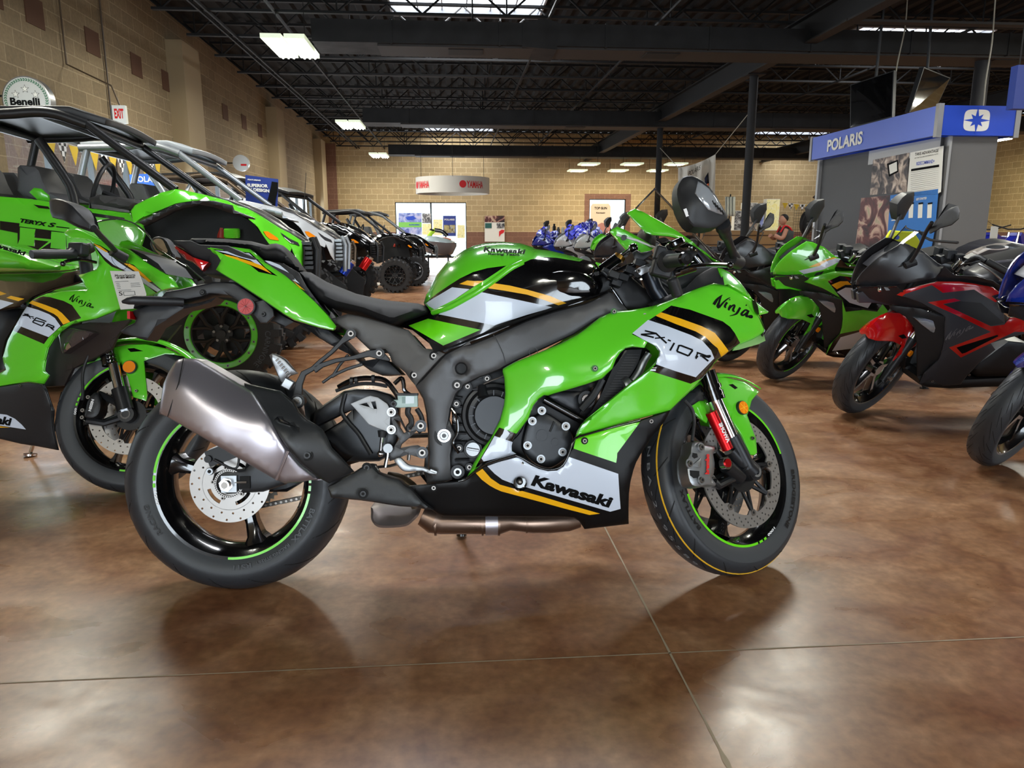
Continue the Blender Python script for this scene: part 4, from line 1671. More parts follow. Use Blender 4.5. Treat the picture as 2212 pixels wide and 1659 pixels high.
sh2 = panel('link_pipe_cover', hero, hf, ZZ('C 30,1470 150,1400 245,1350 G 30,590 75,583 110,590 140,650 200,672 300,700 345,745 385,765 420,800 480,870 560,935 500,928 430,915 300,905 200,890 110,875 0,860 C 60,1560'),
            [(720, 1060, .27), (800, 1010, .235), (860, 1050, .22), (780, 1080, .25), (930, 1100, .20)], MBK2, th=.03, roll=.012, res=12)
bolts_px('shield_bolt', sh2, hf, ZZ('C 335,1525,.262 365,1303,.232'), .255, .009, MBK, ring=GRV)
mb = MB()
q = hf.at(*Z('A', (1590, 1530))[0], -.185)
mb.cyl(q + Vector((0, .03, 0)), q, .019, MBK, n=24)
mb.cyl(q, q + Vector((0, -.004, 0)), .015, ALM, r2=.013, n=24)
mb.cyl(q, q + Vector((0, -.012, 0)), .007, SCR, n=6)
mb.obj('muffler_mount_bolt', hero)
panel('muffler_hanger', hero, hf, ZZ('A 1460,1550 1530,1520 1640,1520 1655,1640 B 1655,165 1600,120 1540,80 1500,30'), .182, BRZ, th=.003, roll=.001, res=12)
# catalyser and pipes beneath the engine
mb = MB()
pts = [hf.at(x, y, -.06) for x, y in ZZ('G 470,970 560,1010 620,1030 920,1030 960,1030 1060,1030 1150,1020 1250,1030 1320,1030 1450,1025 1600,1015 1680,1000')]
mb.tube(pts, .05, BRZ, n=20, rs=[.030, .040, .0335, .0335, .0335, .035, .027, .027, .031, .033, .031, .027, .026])
for x in (573, 935, 1060, 1275):
    p = hf.at(*Z('G', (x, 1030))[0], -.06)
    mb.cyl(p + Vector((-.003, 0, 0)), p + Vector((.003, 0, 0)), .038 if x < 1200 else .031, BRZ, n=20)
p = hf.at(*Z('G', (1010, 1030))[0], -.06)
mb.cyl(p + Vector((-.02, 0, 0)), p + Vector((.02, 0, 0)), .037, TITAN, n=20)
mb.obj('exhaust_pipe', hero, 30)
panel('collector_box', hero, hf, smooth2(ZZ('G 95,900 300,910 400,915 450,960 400,1020 340,1060 200,1072 120,1060 80,1010 78,950'), 3), [(800, 1110, .13), (850, 1125, .15), (900, 1110, .11)], mat('grey_exhaust_steel', (.62, .58, .57), .4, .8, noise=(6, .15, .1)), back=-.06, roll=.02, res=14)
mb = MB()
mb.tube([hf.at(x, y, -.10) for x, y in ZZ('G 200,700 300,720 400,800 450,900')], .024, mat('tan_exhaust_steel', (.52, .46, .38), .35, .9), n=12, smooth=3)
mb.obj('link_pipe', hero)
# side stand (far side)
mb = MB()
a = Vector((.70, .16, .20))
foot = at_z(997, 1157, .006)
foot = HM.inverted() @ foot
mb.tube([Vector((.69, .10, .17)), Vector((.70, .13, .13)), foot + Vector((0, 0, .012))], .010, BLK, n=10)
mb.cyl(foot, foot + Vector((0, 0, .008)), .018, BLK, n=14)
mb.obj('side_stand', hero)
# ---- tank
TW = [(1000, 560, .16), (1100, 530, .15), (950, 620, .13), (930, 670, .12), (1050, 660, .165), (1150, 600, .165), (1250, 600, .14), (1290, 620, .12), (1000, 720, .14), (1130, 680, .165), (900, 700, .125), (1200, 660, .15)]
tz = ZZ('D 218,690 240,620 262,575 330,450 420,338 560,240 640,203 740,178 900,168 1040,180 1150,212 1165,228 1300,243 1480,288 1600,323 1680,345 1725,400 1745,460 1765,500 1730,580 1700,640 1500,700 1330,745 1200,782 1100,818 960,880 820,945 640,1010 500,1065 400,1112 330,1070 250,1012 90,890 10,888 60,850 250,780')
zt = [(ZZ('D 218,690 240,620 262,575 330,450 420,330 560,230 640,190 740,165 900,155 1040,165 1165,215 1300,230 1480,275 1590,315 1550,335 1350,303 1250,298 1130,318 1060,350 960,400 830,500 700,590 560,670 430,740 340,783 290,778 235,700'), GREEN),
      (ZZ('D 225,692 330,610 440,535 530,478 640,425 760,392 925,370 820,440 730,500 640,555 610,575 500,650 470,640'), BLK),  # black band; its front point is a dark reflection painted in
      (ZZ('D 522,527 590,497 650,502 730,500 650,547'), YEL),
      (ZZ('D 240,690 300,650 460,555 610,572 480,660 312,745 260,715'), WHT),
      (ZZ('D 345,786 520,680 680,590 1325,727 1100,790 820,880'), WHT),
      (ZZ('D 740,560 800,518 950,540 1100,575 1300,630 1450,697 1380,714 1250,665 1100,618 900,583'), YEL),
      (ZZ('D 90,882 255,823 705,918 385,1053'), GREEN2)]
trim_ = ZZ('D 10,888 60,850 250,780 218,690 240,620 262,575 330,450 420,338 560,240 640,203 740,178 900,168 1040,180 1150,212 1165,228 1300,243 1480,288 1600,323 1680,345 1725,400 1745,460 1765,500')
tk = panel('fuel_tank', hero, hf, tz, TW, BLK, zones=zt, pillow=60, res=12, smooth=60, rim=trim_)
mb = MB()
f = tps(TW)
rg = catmull([Vector((x, y, 0)) for x, y in ZZ('D 300,770 430,730 560,662 700,580 830,490 960,395 1060,345')], 5)


def tanky(px, py, extra=0.0):
    P_ = np.array([[px, py]])
    W_ = f(P_)[0]
    t_ = min(1, min(dpoly(P_, [a_, b_])[0] for a_, b_ in zip(trim_[:-1], trim_[1:])) / 60)
    return W_ * math.sqrt(max(0, 1 - (1 - t_) ** 2.2)) + extra


mb.tube([hf.at(p.x, p.y, -tanky(p.x, p.y, -.002)) for p in rg], .0085, GREEN, n=10)
mb.obj('tank_ridge', tk, 60)
for s_, p0, p1, h_ in (('Kawasaki', (1044, 542), (1135, 548), 9.5), ('Racing Team', (1054, 550), (1122, 552.5), 4.6)):
    V, F_ = text2d(s_, .035, .15)
    a, b = np.array(p0), np.array(p1)
    u = b - a
    n_ = np.array([u[1], -u[0]]) / np.hypot(*u)
    m_ = MB()
    m_.add([hf.at(*(a + u * x + n_ * h_ * y), -tanky(*(a + u * x + n_ * h_ * y), .0015)) for x, y in V], F_, LBK)
    m_.obj('tank_lettering', tk, 0, merge=0)
panel('knee_scoop', tk, hf, smooth2(ZZ('D 1250,440 1300,420 1450,410 1600,440 1700,520 1690,600 1640,640 1480,640 1280,590 1240,500'), 2), [(1180, 600, .155), (1250, 600, .148), (1290, 630, .125), (1220, 640, .15)], BLK, th=.02, roll=.014, res=14)
panel('airbox_side', hero, hf, ZZ('D 240,990 400,1080 830,900 1330,720 1700,620 1800,570 1870,640 1330,800 830,1000 400,1210 320,1130'), [(960, 760, .10), (1300, 640, .08), (1150, 690, .12)], BLACKM, back=-.08, roll=.005, res=20)
# ---- seat
panel('rider_seat', hero, hf, ZZ('K 1155,980 1180,974 1250,985 1360,1050 1560,1130 1700,1163 1800,1180 1990,1198 2050,1220 2070,1250 2055,1275 2000,1292 1830,1350 1780,1347 1700,1320 1600,1280 1400,1232 1290,1182 1215,1100 1170,1020'),
      [(660, 600, .10), (720, 640, .13), (800, 660, .14), (860, 670, .13), (920, 670, .10)], SEAT, pillow=22, res=12, smooth=70)
panel('passenger_seat', hero, hf, ZZ('A 668,150 690,137 850,138 1000,145 1200,163 1330,196 1365,185 1410,180 1470,200 1510,240 1560,310 1640,412 1600,425 1470,350 1400,335 1310,330 1220,250 1180,225 1000,200 735,186 690,172'),
      [(420, 520, .05), (500, 525, .07), (560, 535, .09), (620, 570, .10), (650, 583, .10)], SEAT, pillow=16, res=10, smooth=70)
panel('tail_inner_body', hero, hf, ZZ('A 530,156 680,155 760,190 1000,200 1300,330 1560,440 1680,600 1750,690 1860,800 1900,910 1780,905 1560,840 1480,795 1260,645 1080,525 960,455 780,436 830,338 700,296'), [(400, 540, .045), (500, 560, .08), (640, 650, .11), (700, 700, .12)], MBK, back=-.06, roll=.008, res=16)
panel('seat_trim', hero, hf, ZZ('A 1300,325 1390,338 1470,352 1600,430 1660,540 1780,700 1860,790 1740,690 1640,585 1490,455'), [(580, 570, .105), (650, 620, .125), (700, 680, .135)], MBK, th=.01, roll=.002, zones=[(ZZ('A 1310,328 1350,330 1440,365 1500,415 1610,525 1560,500 1450,435 1380,380'), WHT), (ZZ('A 1455,440 1500,455 1655,583 1600,555 1530,500'), YEL)], mirror=True)
TCW = [(430, 530, .060), (540, 540, .085), (470, 560, .085), (475, 585, .088), (600, 610, .125), (640, 660, .14), (700, 700, .145), (640, 610, .125), (560, 590, .118)]
tcz = ZZ('A 735,188 850,198 1000,205 1180,228 1225,255 1310,332 1490,452 1640,582 1750,682 1850,790 1920,888 1912,912 1895,925 1780,902 1560,836 1480,790 1260,640 1080,522 960,450 893,405 915,365 935,325 900,280 830,235')
panel('tail_cowl', hero, hf, tcz, TCW, GREEN, th=.006, roll=.008, res=12, mirror=True,
      zones=[(ZZ('A 865,230 1185,258 1230,300 1320,390 1422,460 1380,450 1260,425 1190,370 1080,320 960,275'), BLK),
             (ZZ('A 885,240 1178,265 1225,308 1305,388 1350,432 1250,365 1190,325 1100,300 1000,270'), WHT),
             (ZZ('A 1080,303 1190,335 1290,372 1370,440 1290,405 1180,362'), YEL),
             (ZZ('A 960,272 1080,300 1120,322 1190,352 1180,362 1060,315 985,290'), YEL)])
tl = panel('tail_light', hero, hf, ZZ('A 533,188 600,235 700,298 832,340 800,380 777,415 740,380 700,345 640,320 590,268 545,228'), [(380, 530, .045), (440, 570, .075)], REDL, back=-.04, roll=.004, res=10)
panel('lower_lens', tl, hf, ZZ('A 700,300 830,340 800,378 778,412 745,375 715,330'), .085, mat('bright_red_lens', (.72, .04, .07), .12, coat=1), th=.004, roll=.002, res=8)
# rear fender / plate holder, indicators, reflector
panel('plate_holder', hero, hf, ZZ('A 190,735 210,725 470,660 540,680 760,640 840,610 1000,620 1350,850 1390,850 1480,900 1560,850 1380,740 1050,510 870,510 700,545 600,570 470,590 430,640 200,700'), .045, MBK, back=-.045, roll=.006, res=16)
panel('plate_holder_lower', hero, hf, ZZ('A 175,760 340,700 620,700 740,690 900,640 860,680 760,710 620,740 480,830 380,890 320,990 300,1010 100,950 80,930 130,890 200,860 220,820'), .04, MBK, back=-.04, roll=.006, res=16)
mb = MB()
a, b = hf.at(*Z('A', (95, 680))[0], -.10), hf.at(*Z('A', (190, 665))[0], -.10)
c = hf.at(*Z('A', (620, 680))[0], -.05)
mb.tube([a, a + (b - a) * .5, b, b + (c - b) * .4, b + (c - b) * .75, c], .012, MBK, n=14, rs=[.004, .010, .0125, .0135, .012, .010])
mb.obj('rear_indicator', hero)
mb = MB()
a, b = hf.at(*Z('A', (470, 605))[0], .10), hf.at(*Z('A', (745, 640))[0], .05)
mb.tube([a, a + (b - a) * .1, a + (b - a) * .5, b], .012, BLK, n=12, rs=[.006, .012, .014, .011])
mb.obj('rear_indicator', hero)
mb = MB()
a = hf.at(*Z('A', (183, 798))[0], -.03)
mb.box(a, (.008, .05, .022), REDR)
mb.obj('plate_reflector', hero)
bolts_px('holder_bolt', hero, hf, ZZ('A 783,600'), .047, .006, MBK, ring=GRV)
mb = MB()
q = hf.at(*Z('A', (1150, 718))[0], -.135)
mb.cyl(q + Vector((0, .012, 0)), q, .0245, MBK, n=36)
mb.cyl(q, q + Vector((0, -.002, 0)), .0215, REDR, n=36)
for k in range(12):
    a = math.pi * k / 6
    mb.tube([q + Vector((0, -.0022, 0)), q + Vector((.02 * math.cos(a), -.0022, .02 * math.sin(a)))], .0005, mat('bright_red_lens_ribs', (.42, .03, .06), .2), n=4)
mb.obj('round_reflector', hero)
panel('reflector_bracket', hero, hf, ZZ('A 1150,690 1300,660 1380,740 1390,800 1330,860 1270,860 1220,800'), .115, MBK, th=.01, roll=.003)
mb = MB()
q = hf.at(*Z('A', (1300, 785))[0], -.118)
bolt(mb, q, .007, MBK)
mb.obj('bracket_bolt', hero)
# ---- main fairing
FW = [(1085, 801, .205), (1400, 640, .170), (1300, 690, .19), (1400, 740, .245), (1500, 770, .215), (1550, 650, .135), (1610, 610, .085), (1650, 714, .045), (1598, 742, .11), (1530, 803, .17), (1448, 886, .205),
      (1260, 941, .225), (1050, 1000, .205), (1010, 1028, .19), (1200, 790, .25), (1300, 800, .245), (1150, 860, .235), (1100, 960, .215), (1380, 860, .22), (1450, 700, .215), (1560, 700, .125), (1480, 660, .17)]
fz = ZZ('D 890,1272 895,1250 930,1228 1000,1190 1200,1112 1400,1028 1530,958 1600,908 1720,812 1790,780 1840,765 E 350,1295 500,1285 620,1265 720,1245 790,1220 860,1195 930,1165 1000,1130 1130,1080 1255,1042 1360,1062 1395,1050 1600,1190 1640,1290 1660,1330 1690,1400 1715,1462 1705,1485 1650,1520 1580,1555 1485,1592 1440,1620 F 930,115 860,200 770,305 700,370 600,468 440,510 300,548 150,592 0,642 G 1650,382 1665,330 1700,272 1850,150 F 0,545 150,422 330,275 400,225 455,180 500,135 522,90 525,60 500,25 440,-2 D 2100,1072 2000,1066 1940,1078 1895,1115 1860,1170 1830,1250 1740,1335 1600,1385 1450,1430 1340,1460 1280,1480 G 1410,50 1370,80 1330,130 1290,230 1230,310 1195,350 1175,400 1163,440 1165,480 1200,500 1140,520 960,578 870,640 820,672 870,570 930,470 1000,380 1040,300 1070,240 1100,130 1110,40 D 912,1440 905,1330')
zf = [([(1404, 690), (1450, 660), (1491, 669), (1561, 694), (1577, 706), (1587, 719), (1599, 741), (1573, 760), (1551, 784), (1520, 815), (1492, 829), (1404, 801), (1416, 787), (1424, 764), (1419, 748), (1399, 738), (1365, 722)], BLK),
      ([(1366, 720), (1400, 691), (1440, 704), (1493, 724), (1517, 736), (1536, 757), (1543, 774), (1503, 815), (1460, 802), (1417, 787), (1424, 763), (1418, 748), (1398, 738)], WHT),
      ([(1416, 682), (1428, 674.5), (1470, 688), (1517, 705), (1544, 719), (1558, 736), (1574, 758), (1559, 773), (1550, 752), (1539, 743), (1524, 728), (1503, 716), (1460, 700)], YEL),
      (ZZ('G 1030,350 1065,297 1197,345 1180,395 1165,440 1163,480 1200,500 1140,520 960,578 880,610 900,570'), BLK),
      (ZZ('G 1028,363 1168,410 1161,440 1163,480 1195,500 1140,515 945,560 928,535 980,450'), WHT)]
fg = panel('side_fairing', hero, hf, fz, FW, GREEN, zones=zf, th=.006, roll=.010, res=13, mirror=True, smooth=45)[0]
bolts_px('fairing_bolt', fg, hf, [(1392, 681, .195), (1285, 796, .249), (1326, 673, .185)], .2, .006, SCR, ring=GRD)
# raised shape line
mb = MB()
fwf = tps(FW)
rg = catmull([Vector((x, y, 0)) for x, y in ZZ('D 905,1275 960,1240 1180,1150 1400,1065 1600,960 1700,900')], 5)
# model name
def sx(*pts):
    return [(x, y, r_) for x, y, r_ in pts]


th_ = 1.5



def polystroke(pts, r_):
    out = []
    for i in range(len(pts) - 1):
        a, b = pts[i], pts[i + 1]
        out.append([(a[0], a[1], r_), ((a[0] + b[0]) / 2, (a[1] + b[1]) / 2, r_), (b[0], b[1], r_)])
    return out


ten = polystroke(ZZ('E 635,1470 740,1495 600,1503 715,1530'), 1.7) + polystroke(ZZ('E 735,1495 830,1582'), 1.8) + polystroke(ZZ('E 815,1530 725,1538'), 1.4) + polystroke(ZZ('E 840,1552 868,1562'), 1.6) + polystroke(ZZ('F 628,2 598,55'), 1.9) + polystroke(ZZ('F 660,20 645,60 725,92 755,52 672,20 655,22'), 1.9) + polystroke(ZZ('F 790,92 775,112'), 1.6) + \
    polystroke(ZZ('F 782,68 850,92 878,90 868,102 805,90'), 1.7) + polystroke(ZZ('F 820,95 862,128'), 1.9) + polystroke(ZZ('F 790,70 775,105'), 1.6)
strokes_px('model_lettering', fg, hf, ten, FW, LBK, .0015)
nj_ = ZZ('E 1255,1235,2 1290,1180,1 1320,1155,.6 1300,1262,.8')
nin = [[(x, y, r_) for x, y, r_ in q] for q in (
    ZZ('E 1253,1236,2.2 1275,1200,2 1300,1172,1.2 1330,1150,.6'), ZZ('E 1318,1158,1.2 1300,1215,1.6 1290,1250,2.2 1302,1265,1.6'), ZZ('E 1300,1262,1.6 1340,1215,1.2 1372,1188,.9 1400,1172,.4'),
    ZZ('E 1372,1215,1.6 1352,1250,1.6 1362,1265,.8'), ZZ('E 1393,1188,1.2 1398,1196,.6'), ZZ('E 1405,1240,1.4 1388,1275,1.6 1392,1288,.8'), ZZ('E 1392,1275,.9 1420,1245,1.2 1440,1245,1.4 1425,1285,1.6 1440,1300,.8'),
    ZZ('E 1490,1262,1.5 1462,1310,1.6 1440,1325,1.0 1395,1338,.4'), ZZ('E 1540,1238,1.2 1548,1246,.6'), ZZ('E 1560,1295,1.6 1535,1285,1.2 1500,1320,1.6 1520,1330,1.3 1560,1300,1.2'), ZZ('E 1565,1288,1.6 1545,1340,1.8 1590,1335,1.0 1592,1350,1.6 1565,1352,.6'))]
strokes_px('name_lettering', fg, hf, [[(a, b, c * 1.5) for a, b, c in q] for q in nin], FW, LBK, .0018)
# nose, headlamp intake
nose = panel('front_cowl', hero, hf, ZZ('E 1285,905 1330,912 1400,950 1490,1032 1600,1188 1745,1300 1735,1312 1660,1330 1640,1310 1600,1215 1590,1185 1380,1055 1345,1062'),
             [(1560, 590, .13), (1600, 620, .10), (1650, 680, .06), (1625, 655, .08), (1570, 612, .14)], GREEN, th=.006, roll=.006, res=11, mirror=True)
mb = MB()
a = [hf.at(x, y, -.055) for x, y in ZZ('E 1590,1190 1625,1200 1650,1260 1662,1330 1640,1320 1610,1260')]
mb.prism(a, (0, .11, 0), mat('headlamp_smoke', (.20, .17, .15), .15, coat=1))
mb.obj('headlamp', hero)
panel('intake_shade_patch', nose[0], hf, ZZ('E 1598,1195 1625,1200 1648,1250 1660,1325 1640,1318 1612,1270'), [(1620, 655, .096), (1640, 680, .075)], mat('duct_mouth_shade', (.10, .08, .07), .4), th=.004, roll=0, res=8)  # dark patch laid on the cowl, standing in for the shaded intake hole
panel('lower_nose', hero, hf, ZZ('E 1480,1592 1600,1545 1700,1490 1715,1560 1650,1592 1480,1640 1420,1650 1440,1615'), [(1597, 746, .10), (1650, 730, .05)], mat('pale_green_inner', (.55, .72, .45), .3), th=.006, roll=.003, mirror=True)
mb = MB()
L = [[hf.at(x, y, s_ * w_) for s_ in (-1, -.5, 0, .5, 1)] for x, y, w_ in ((1560, 590, .11), (1600, 640, .09), (1640, 690, .05), (1652, 714, .04), (1640, 735, .05))]
mb.grid(L, BLK)
mb.obj('nose_centre', hero, 60, solid=.006)
# inner cockpit panel, black
panel('inner_fairing', hero, hf, ZZ('E 1290,905 1330,960 1348,1060 1250,1040 1130,1080 1000,1130 900,1190 780,1225 700,1250 650,1230 780,1180 850,1150 1000,1080 1100,980 1180,930 1240,900'), [(1540, 590, .12), (1500, 620, .14), (1420, 660, .155)], MBK, th=.008, roll=.003, mirror=True)
# ---- lower fairing
LFB = mat('satin_black_lower_fairing', (.045, .045, .05), .42, spec=.3)
LW = [(1010, 1030, .19), (900, 1060, .19), (940, 1100, .16), (1100, 1000, .225), (1250, 1000, .235), (1340, 1040, .215), (1360, 1130, .16), (1280, 1140, .15), (1100, 1110, .165), (1440, 905, .205), (1384, 978, .20), (1150, 1060, .215), (1250, 950, .232), (1200, 1070, .21)]
lz = ZZ('G 342,752 420,742 500,736 620,722 750,710 800,694 870,640 950,590 1070,545 1190,510 1210,512 1250,536 1310,572 1370,602 1440,618 1500,615 1550,590 1580,545 1600,490 1625,420 1652,384 1760,345 1880,312 2000,280 2150,240 F 560,478 600,468 560,545 480,640 395,770 365,825 345,880 325,960 315,1040 312,1150 313,1250 150,1270 10,1285 G 1722,1080 1680,1020 1640,995 1560,990 1200,988 900,984 720,985 640,982 590,965 540,930 500,900 440,840 400,800')
zl = [(ZZ('G 972,596 1060,565 1195,530 1225,532 1255,555 1310,590 1370,618 1440,635 1510,630 1560,600 1580,570 1603,525 1750,575 1982,655 1990,790 2000,925 1920,947 1500,825 1250,752 1180,735 1090,700 1030,655'), WHT),
      (ZZ('G 1638,460 1654,388 1760,350 1880,318 2040,280 2150,256 2060,380 1975,495 1972,530 1966,570 1800,515'), GREEN2),
      (ZZ('G 885,650 935,616 965,650 1000,690 1070,738 1200,775 1400,832 1600,893 1842,962 1760,972 1550,918 1400,876 1080,790 1035,770 990,745 930,700'), YEL)]
lf = panel('lower_fairing', hero, hf, lz, LW, LFB, zones=zl, th=.006, roll=.010, res=13, mirror=True, smooth=45,
           holes=[Z('G', circ(1226, 727, 52, 20))])[0]
q = hf.at(*Z('G', (1226, 727))[0], -.205)
mb = MB()
mb.lathe([(-.007, .0205), (.025, .017), (.026, .0)], q, BLK, n=28)
mb.sphere(q + Vector((0, .012, .002)), .009, SCR)
mb.obj('fairing_port', lf)
bolts_px('fairing_bolt', lf, hf, ZZ('G 1248,567,.225 1722,400,.231 560,762,.19 F 466,542,.205'), .2, .0065, SCR, ring=GRV)
text_px('maker_lettering', lf, hf, 'Kawasaki', ZZ('G 1308,738')[0], ZZ('G 1925,916')[0], 22, LW, LBK, bold=.05, shear=.12)
f2 = tps(LW)
mb = MB()
L = ZZ('G 750,712 810,694 870,645 945,590 1070,545 1190,512')
mb.tube([hf.at(x, y, -f2(np.array([[x, y]]))[0] - .002) for x, y in L], .0035, BLK, n=8, smooth=3)
L = ZZ('G 1190,512 1250,538 1310,574 1370,604 1440,620 1505,615 1552,590 1585,540 1608,480 1650,384 1760,345 1880,311 2000,280 2150,240')
mb.tube([hf.at(x, y, -f2(np.array([[x, y]]))[0] - .002) for x, y in L], .0032, BLK, n=8, smooth=3)
mb.obj('fairing_edge_trim', lf, 60)
# ---- screen
near = [(1375, 449, .125), (1410, 473, .13), (1450, 500, .13), (1500, 535, .13), (1556, 566, .135)]
cen = [(1413, 409, 0), (1448, 445, 0), (1480, 485, 0), (1510, 520, 0), (1560, 575, .0)]
rows = []
for k in range(13):
    t = k / 12 * 4
    i = min(3, int(t))
    u = t - i
    n_ = [near[i][j] * (1 - u) + near[i + 1][j] * u for j in range(3)]
    c_ = [cen[i][j] * (1 - u) + cen[i + 1][j] * u for j in range(3)]
    N_ = hf.at(n_[0], n_[1], -n_[2])
    C_ = hf.at(c_[0], c_[1], 0)
    row = []
    for j in range(13):
        s_ = -1 + j / 6
        a = abs(s_)
        e = a ** 1.9
        row.append(Vector((C_.x + (N_.x - C_.x) * e, n_[2] * s_, C_.z + (N_.z - C_.z) * e)))
    rows.append(row)
mb = MB()
mb.grid(rows, CLEAR)
scn = mb.obj('windscreen', hero, 60)
mb = MB()
mb.tube(rows[0], .0028, mat('screen_edge', (.25, .25, .25), .1, coat=1), n=6)
mb.tube([r_[6] + Vector((.001, 0, .001)) for r_ in rows], .003, mat('screen_edge', (.25, .25, .25), .1, coat=1), n=6)  # added dark tube along the middle, drawing the ridge highlight as a line
mb.obj('screen_edge_bead', scn)
panel('screen_surround', hero, hf, ZZ('E 475,418 500,395 545,373 620,405 760,480 900,560 960,600 1060,670 1120,728 1180,765 1240,820 1315,858 1260,850 1180,790 1100,722 1020,680 950,648 850,626 700,614 640,592 590,540 500,445'),
      [(1365, 462, .135), (1400, 505, .14), (1470, 520, .14), (1556, 566, .14), (1440, 480, .132)], GREEN, th=.005, roll=.005, res=10, mirror=True)
mb = MB()
a = [hf.at(x, y, .128) for x, y in ZZ('E 380,610 560,660 760,740')]
mb.tube(a, .004, LWH, n=6)
mb.cyl(hf.at(*Z('E', (447, 635))[0], .125), hf.at(*Z('E', (447, 635))[0], .11), .009, MBK, n=14)
mb.obj('screen_inner_rail', hero)
panel('instrument_cluster', hero, hf, ZZ('E 770,690 860,665 930,690 1080,690 1110,760 980,760 900,760 800,730'), .07, BLK, back=-.07, roll=.01)
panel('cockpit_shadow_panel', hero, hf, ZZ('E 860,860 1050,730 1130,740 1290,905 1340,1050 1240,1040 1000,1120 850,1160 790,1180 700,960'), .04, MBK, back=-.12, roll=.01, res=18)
# ---- mirror (near side) and stem, and the far one
mw = [(1465, 420, .385), (1490, 385, .40), (1560, 460, .385), (1520, 490, .40), (1500, 440, .415), (1540, 430, .405)]
mi = panel('mirror_housing', hero, hf, ZZ('E 915,250 918,200 930,160 950,125 975,95 1010,82 1060,80 1110,98 1160,128 1215,185 1270,255 1330,360 1378,440 1375,475 1330,515 1275,548 1200,560 1130,552 1070,545 1030,510 990,450 950,380 925,310'), mw, MBK, back=.335, roll=.008, res=11, smooth=26)
panel('mirror_indicator_lens', mi, hf, ZZ('E 1110,130 1150,150 1210,195 1280,290 1345,405 1330,430 1265,412 1200,388 1140,315 1080,238'), [(a, b, c + .004) for a, b, c in mw], LENS, th=.008, roll=.004, res=9)
mb = MB()
for k in range(9):
    a = hf.at(*Z('E', (1150 + 22 * k, 215 + 22 * k))[0], -.412 + .001 * k)
    b = hf.at(*Z('E', (1165 + 22 * k, 250 + 22 * k))[0], -.408 + .001 * k)
    mb.tube([a, b], .0022, GRV, n=5)
mb.obj('lens_filament', mi)
mb = MB()
a = hf.at(*Z('E', (1005, 412))[0], -.405)
mb.box(a, (.008, .002, .02), LWH, Matrix.Rotation(R(-20), 3, 'Y'))
mb.obj('small_sticker', mi)
mb = MB()
st = [hf.at(x, y, -w_) for x, y, w_ in [Z('E', ((x, y),))[0] + (w_,) for x, y, w_ in ((1330, 510, .36), (1350, 590, .33), (1385, 670, .28), (1410, 740, .23), (1440, 810, .19), (1470, 870, .16))]]
mb.tube(st, .012, MBK, n=14, smooth=4, rs=[.020, .016, .012, .011, .012, .015, .017, .017])
mb.obj('mirror_stem', hero)
mb = MB()
a, b = hf.at(*Z('E', (1400, 830))[0], -.20), hf.at(*Z('E', (1480, 860))[0], -.16)
mb.cyl(a, b, .019, MBK, n=18)
mb.obj('mirror_base', hero)
mb = MB()
q = Vector((st[0].x - .02, .37, st[0].z + .09))
mb.sphere(q, .09, MBK, n=16, sc=(.35, .9, .62))
mb.tube([q + Vector((0, -.03, -.04)), Vector((st[3].x, .25, st[3].z)), Vector((st[5].x, .16, st[5].z))], .012, MBK, n=10, smooth=3)
mb.obj('far_mirror', hero, 50)
# ---- bars, controls, fork tops (steered)
def SP(x, y, w_):
    return hf.at(x, y, -w_)


mb = MB()
a = SP(1440, 565, .25)
b = SP(1478, 560, .37)
dd = (b - a).normalized()
mb.tube([a, a + dd * .01, a + dd * .02, b - dd * .02, b], .017, MBK, n=20, rs=[.029, .029, .019, .017, .017])
for k in range(7):
    q = a + dd * (.03 + .012 * k)
    mb.lathe([(-.001, .0182), (.001, .0182)], q, MBK, axis=dd, n=20)
gr = mb.obj('throttle_grip', hero)
mb = MB()
e = SP(1484, 558, .385)
mb.tube([b, b + (e - b) * .5, e], .017, BLK, n=18, rs=[.015, .019, .016])
mb.cyl(e, e + dd * .002, .007, GRV, n=6)
mb.obj('bar_end_weight', hero)
mb = MB()
mb.box(SP(1432, 570, .235), (.055, .035, .075), MBK, Matrix.Rotation(R(15), 3, 'Y'))
mb.box(SP(1425, 548, .24), (.03, .03, .04), MBK, Matrix.Rotation(R(15), 3, 'Y'))
mb.cyl(SP(1450, 600, .22), SP(1465, 640, .20), .016, MBK, n=12)
mb.cyl(SP(1455, 520, .2), SP(1462, 535, .2), .028, BLK, n=18)
mb.obj('switch_housing', hero, bevel=.006)
mb = MB()
mb.tube([SP(1470, 585, .25), SP(1500, 575, .27), SP(1540, 572, .31), SP(1575, 573, .36)], .006, BLK, n=10, smooth=4)
mb.sphere(SP(1577, 573, .365), .009, BLK)
mb.cyl(SP(1455, 590, .23), SP(1500, 575, .23), .015, BLK, n=12)
mb.cyl(SP(1500, 553, .20), SP(1515, 573, .20), .013, BLK, n=12)
mb.obj('brake_lever', hero)
o = panel('top_clamp_silver', hero, hf, ZZ('E 545,935 580,905 690,860 710,880 708,930 640,955 600,975'), .14, ALM, back=.09, roll=.004, res=10)
bolts_px('clamp_bolt', o, hf, ZZ('E 575,935'), .142, .007, SCR)
mb = MB()
mb.tube([SP(1400, 585, .105), SP(1415, 625, .105), SP(1432, 650, .105), SP(1470, 720, .105), SP(1500, 800, .105)], .024, mat('black_fork_tube', (.10, .12, .15), .3, .5), n=20)
mb.tube([hf.at(x, y, .105) for x, y in ((1400, 600), (1440, 690), (1490, 800))], .024, MBK, n=16)
mb.obj('fork_leg_upper', hero)
o = panel('top_yoke', hero, hf, ZZ('E 300,985 340,935 450,880 560,850 620,870 560,900 420,960 360,1010 300,1020'), .09, BLK, back=-.10, roll=.006, res=12)
mb = MB()
mb.tube([SP(1300, 583, .02), SP(1338, 555, .02)], .016, BLK, n=14)
mb.tube([SP(1338, 555, .02), SP(1362, 538, .02)], .006, CHR, n=10)
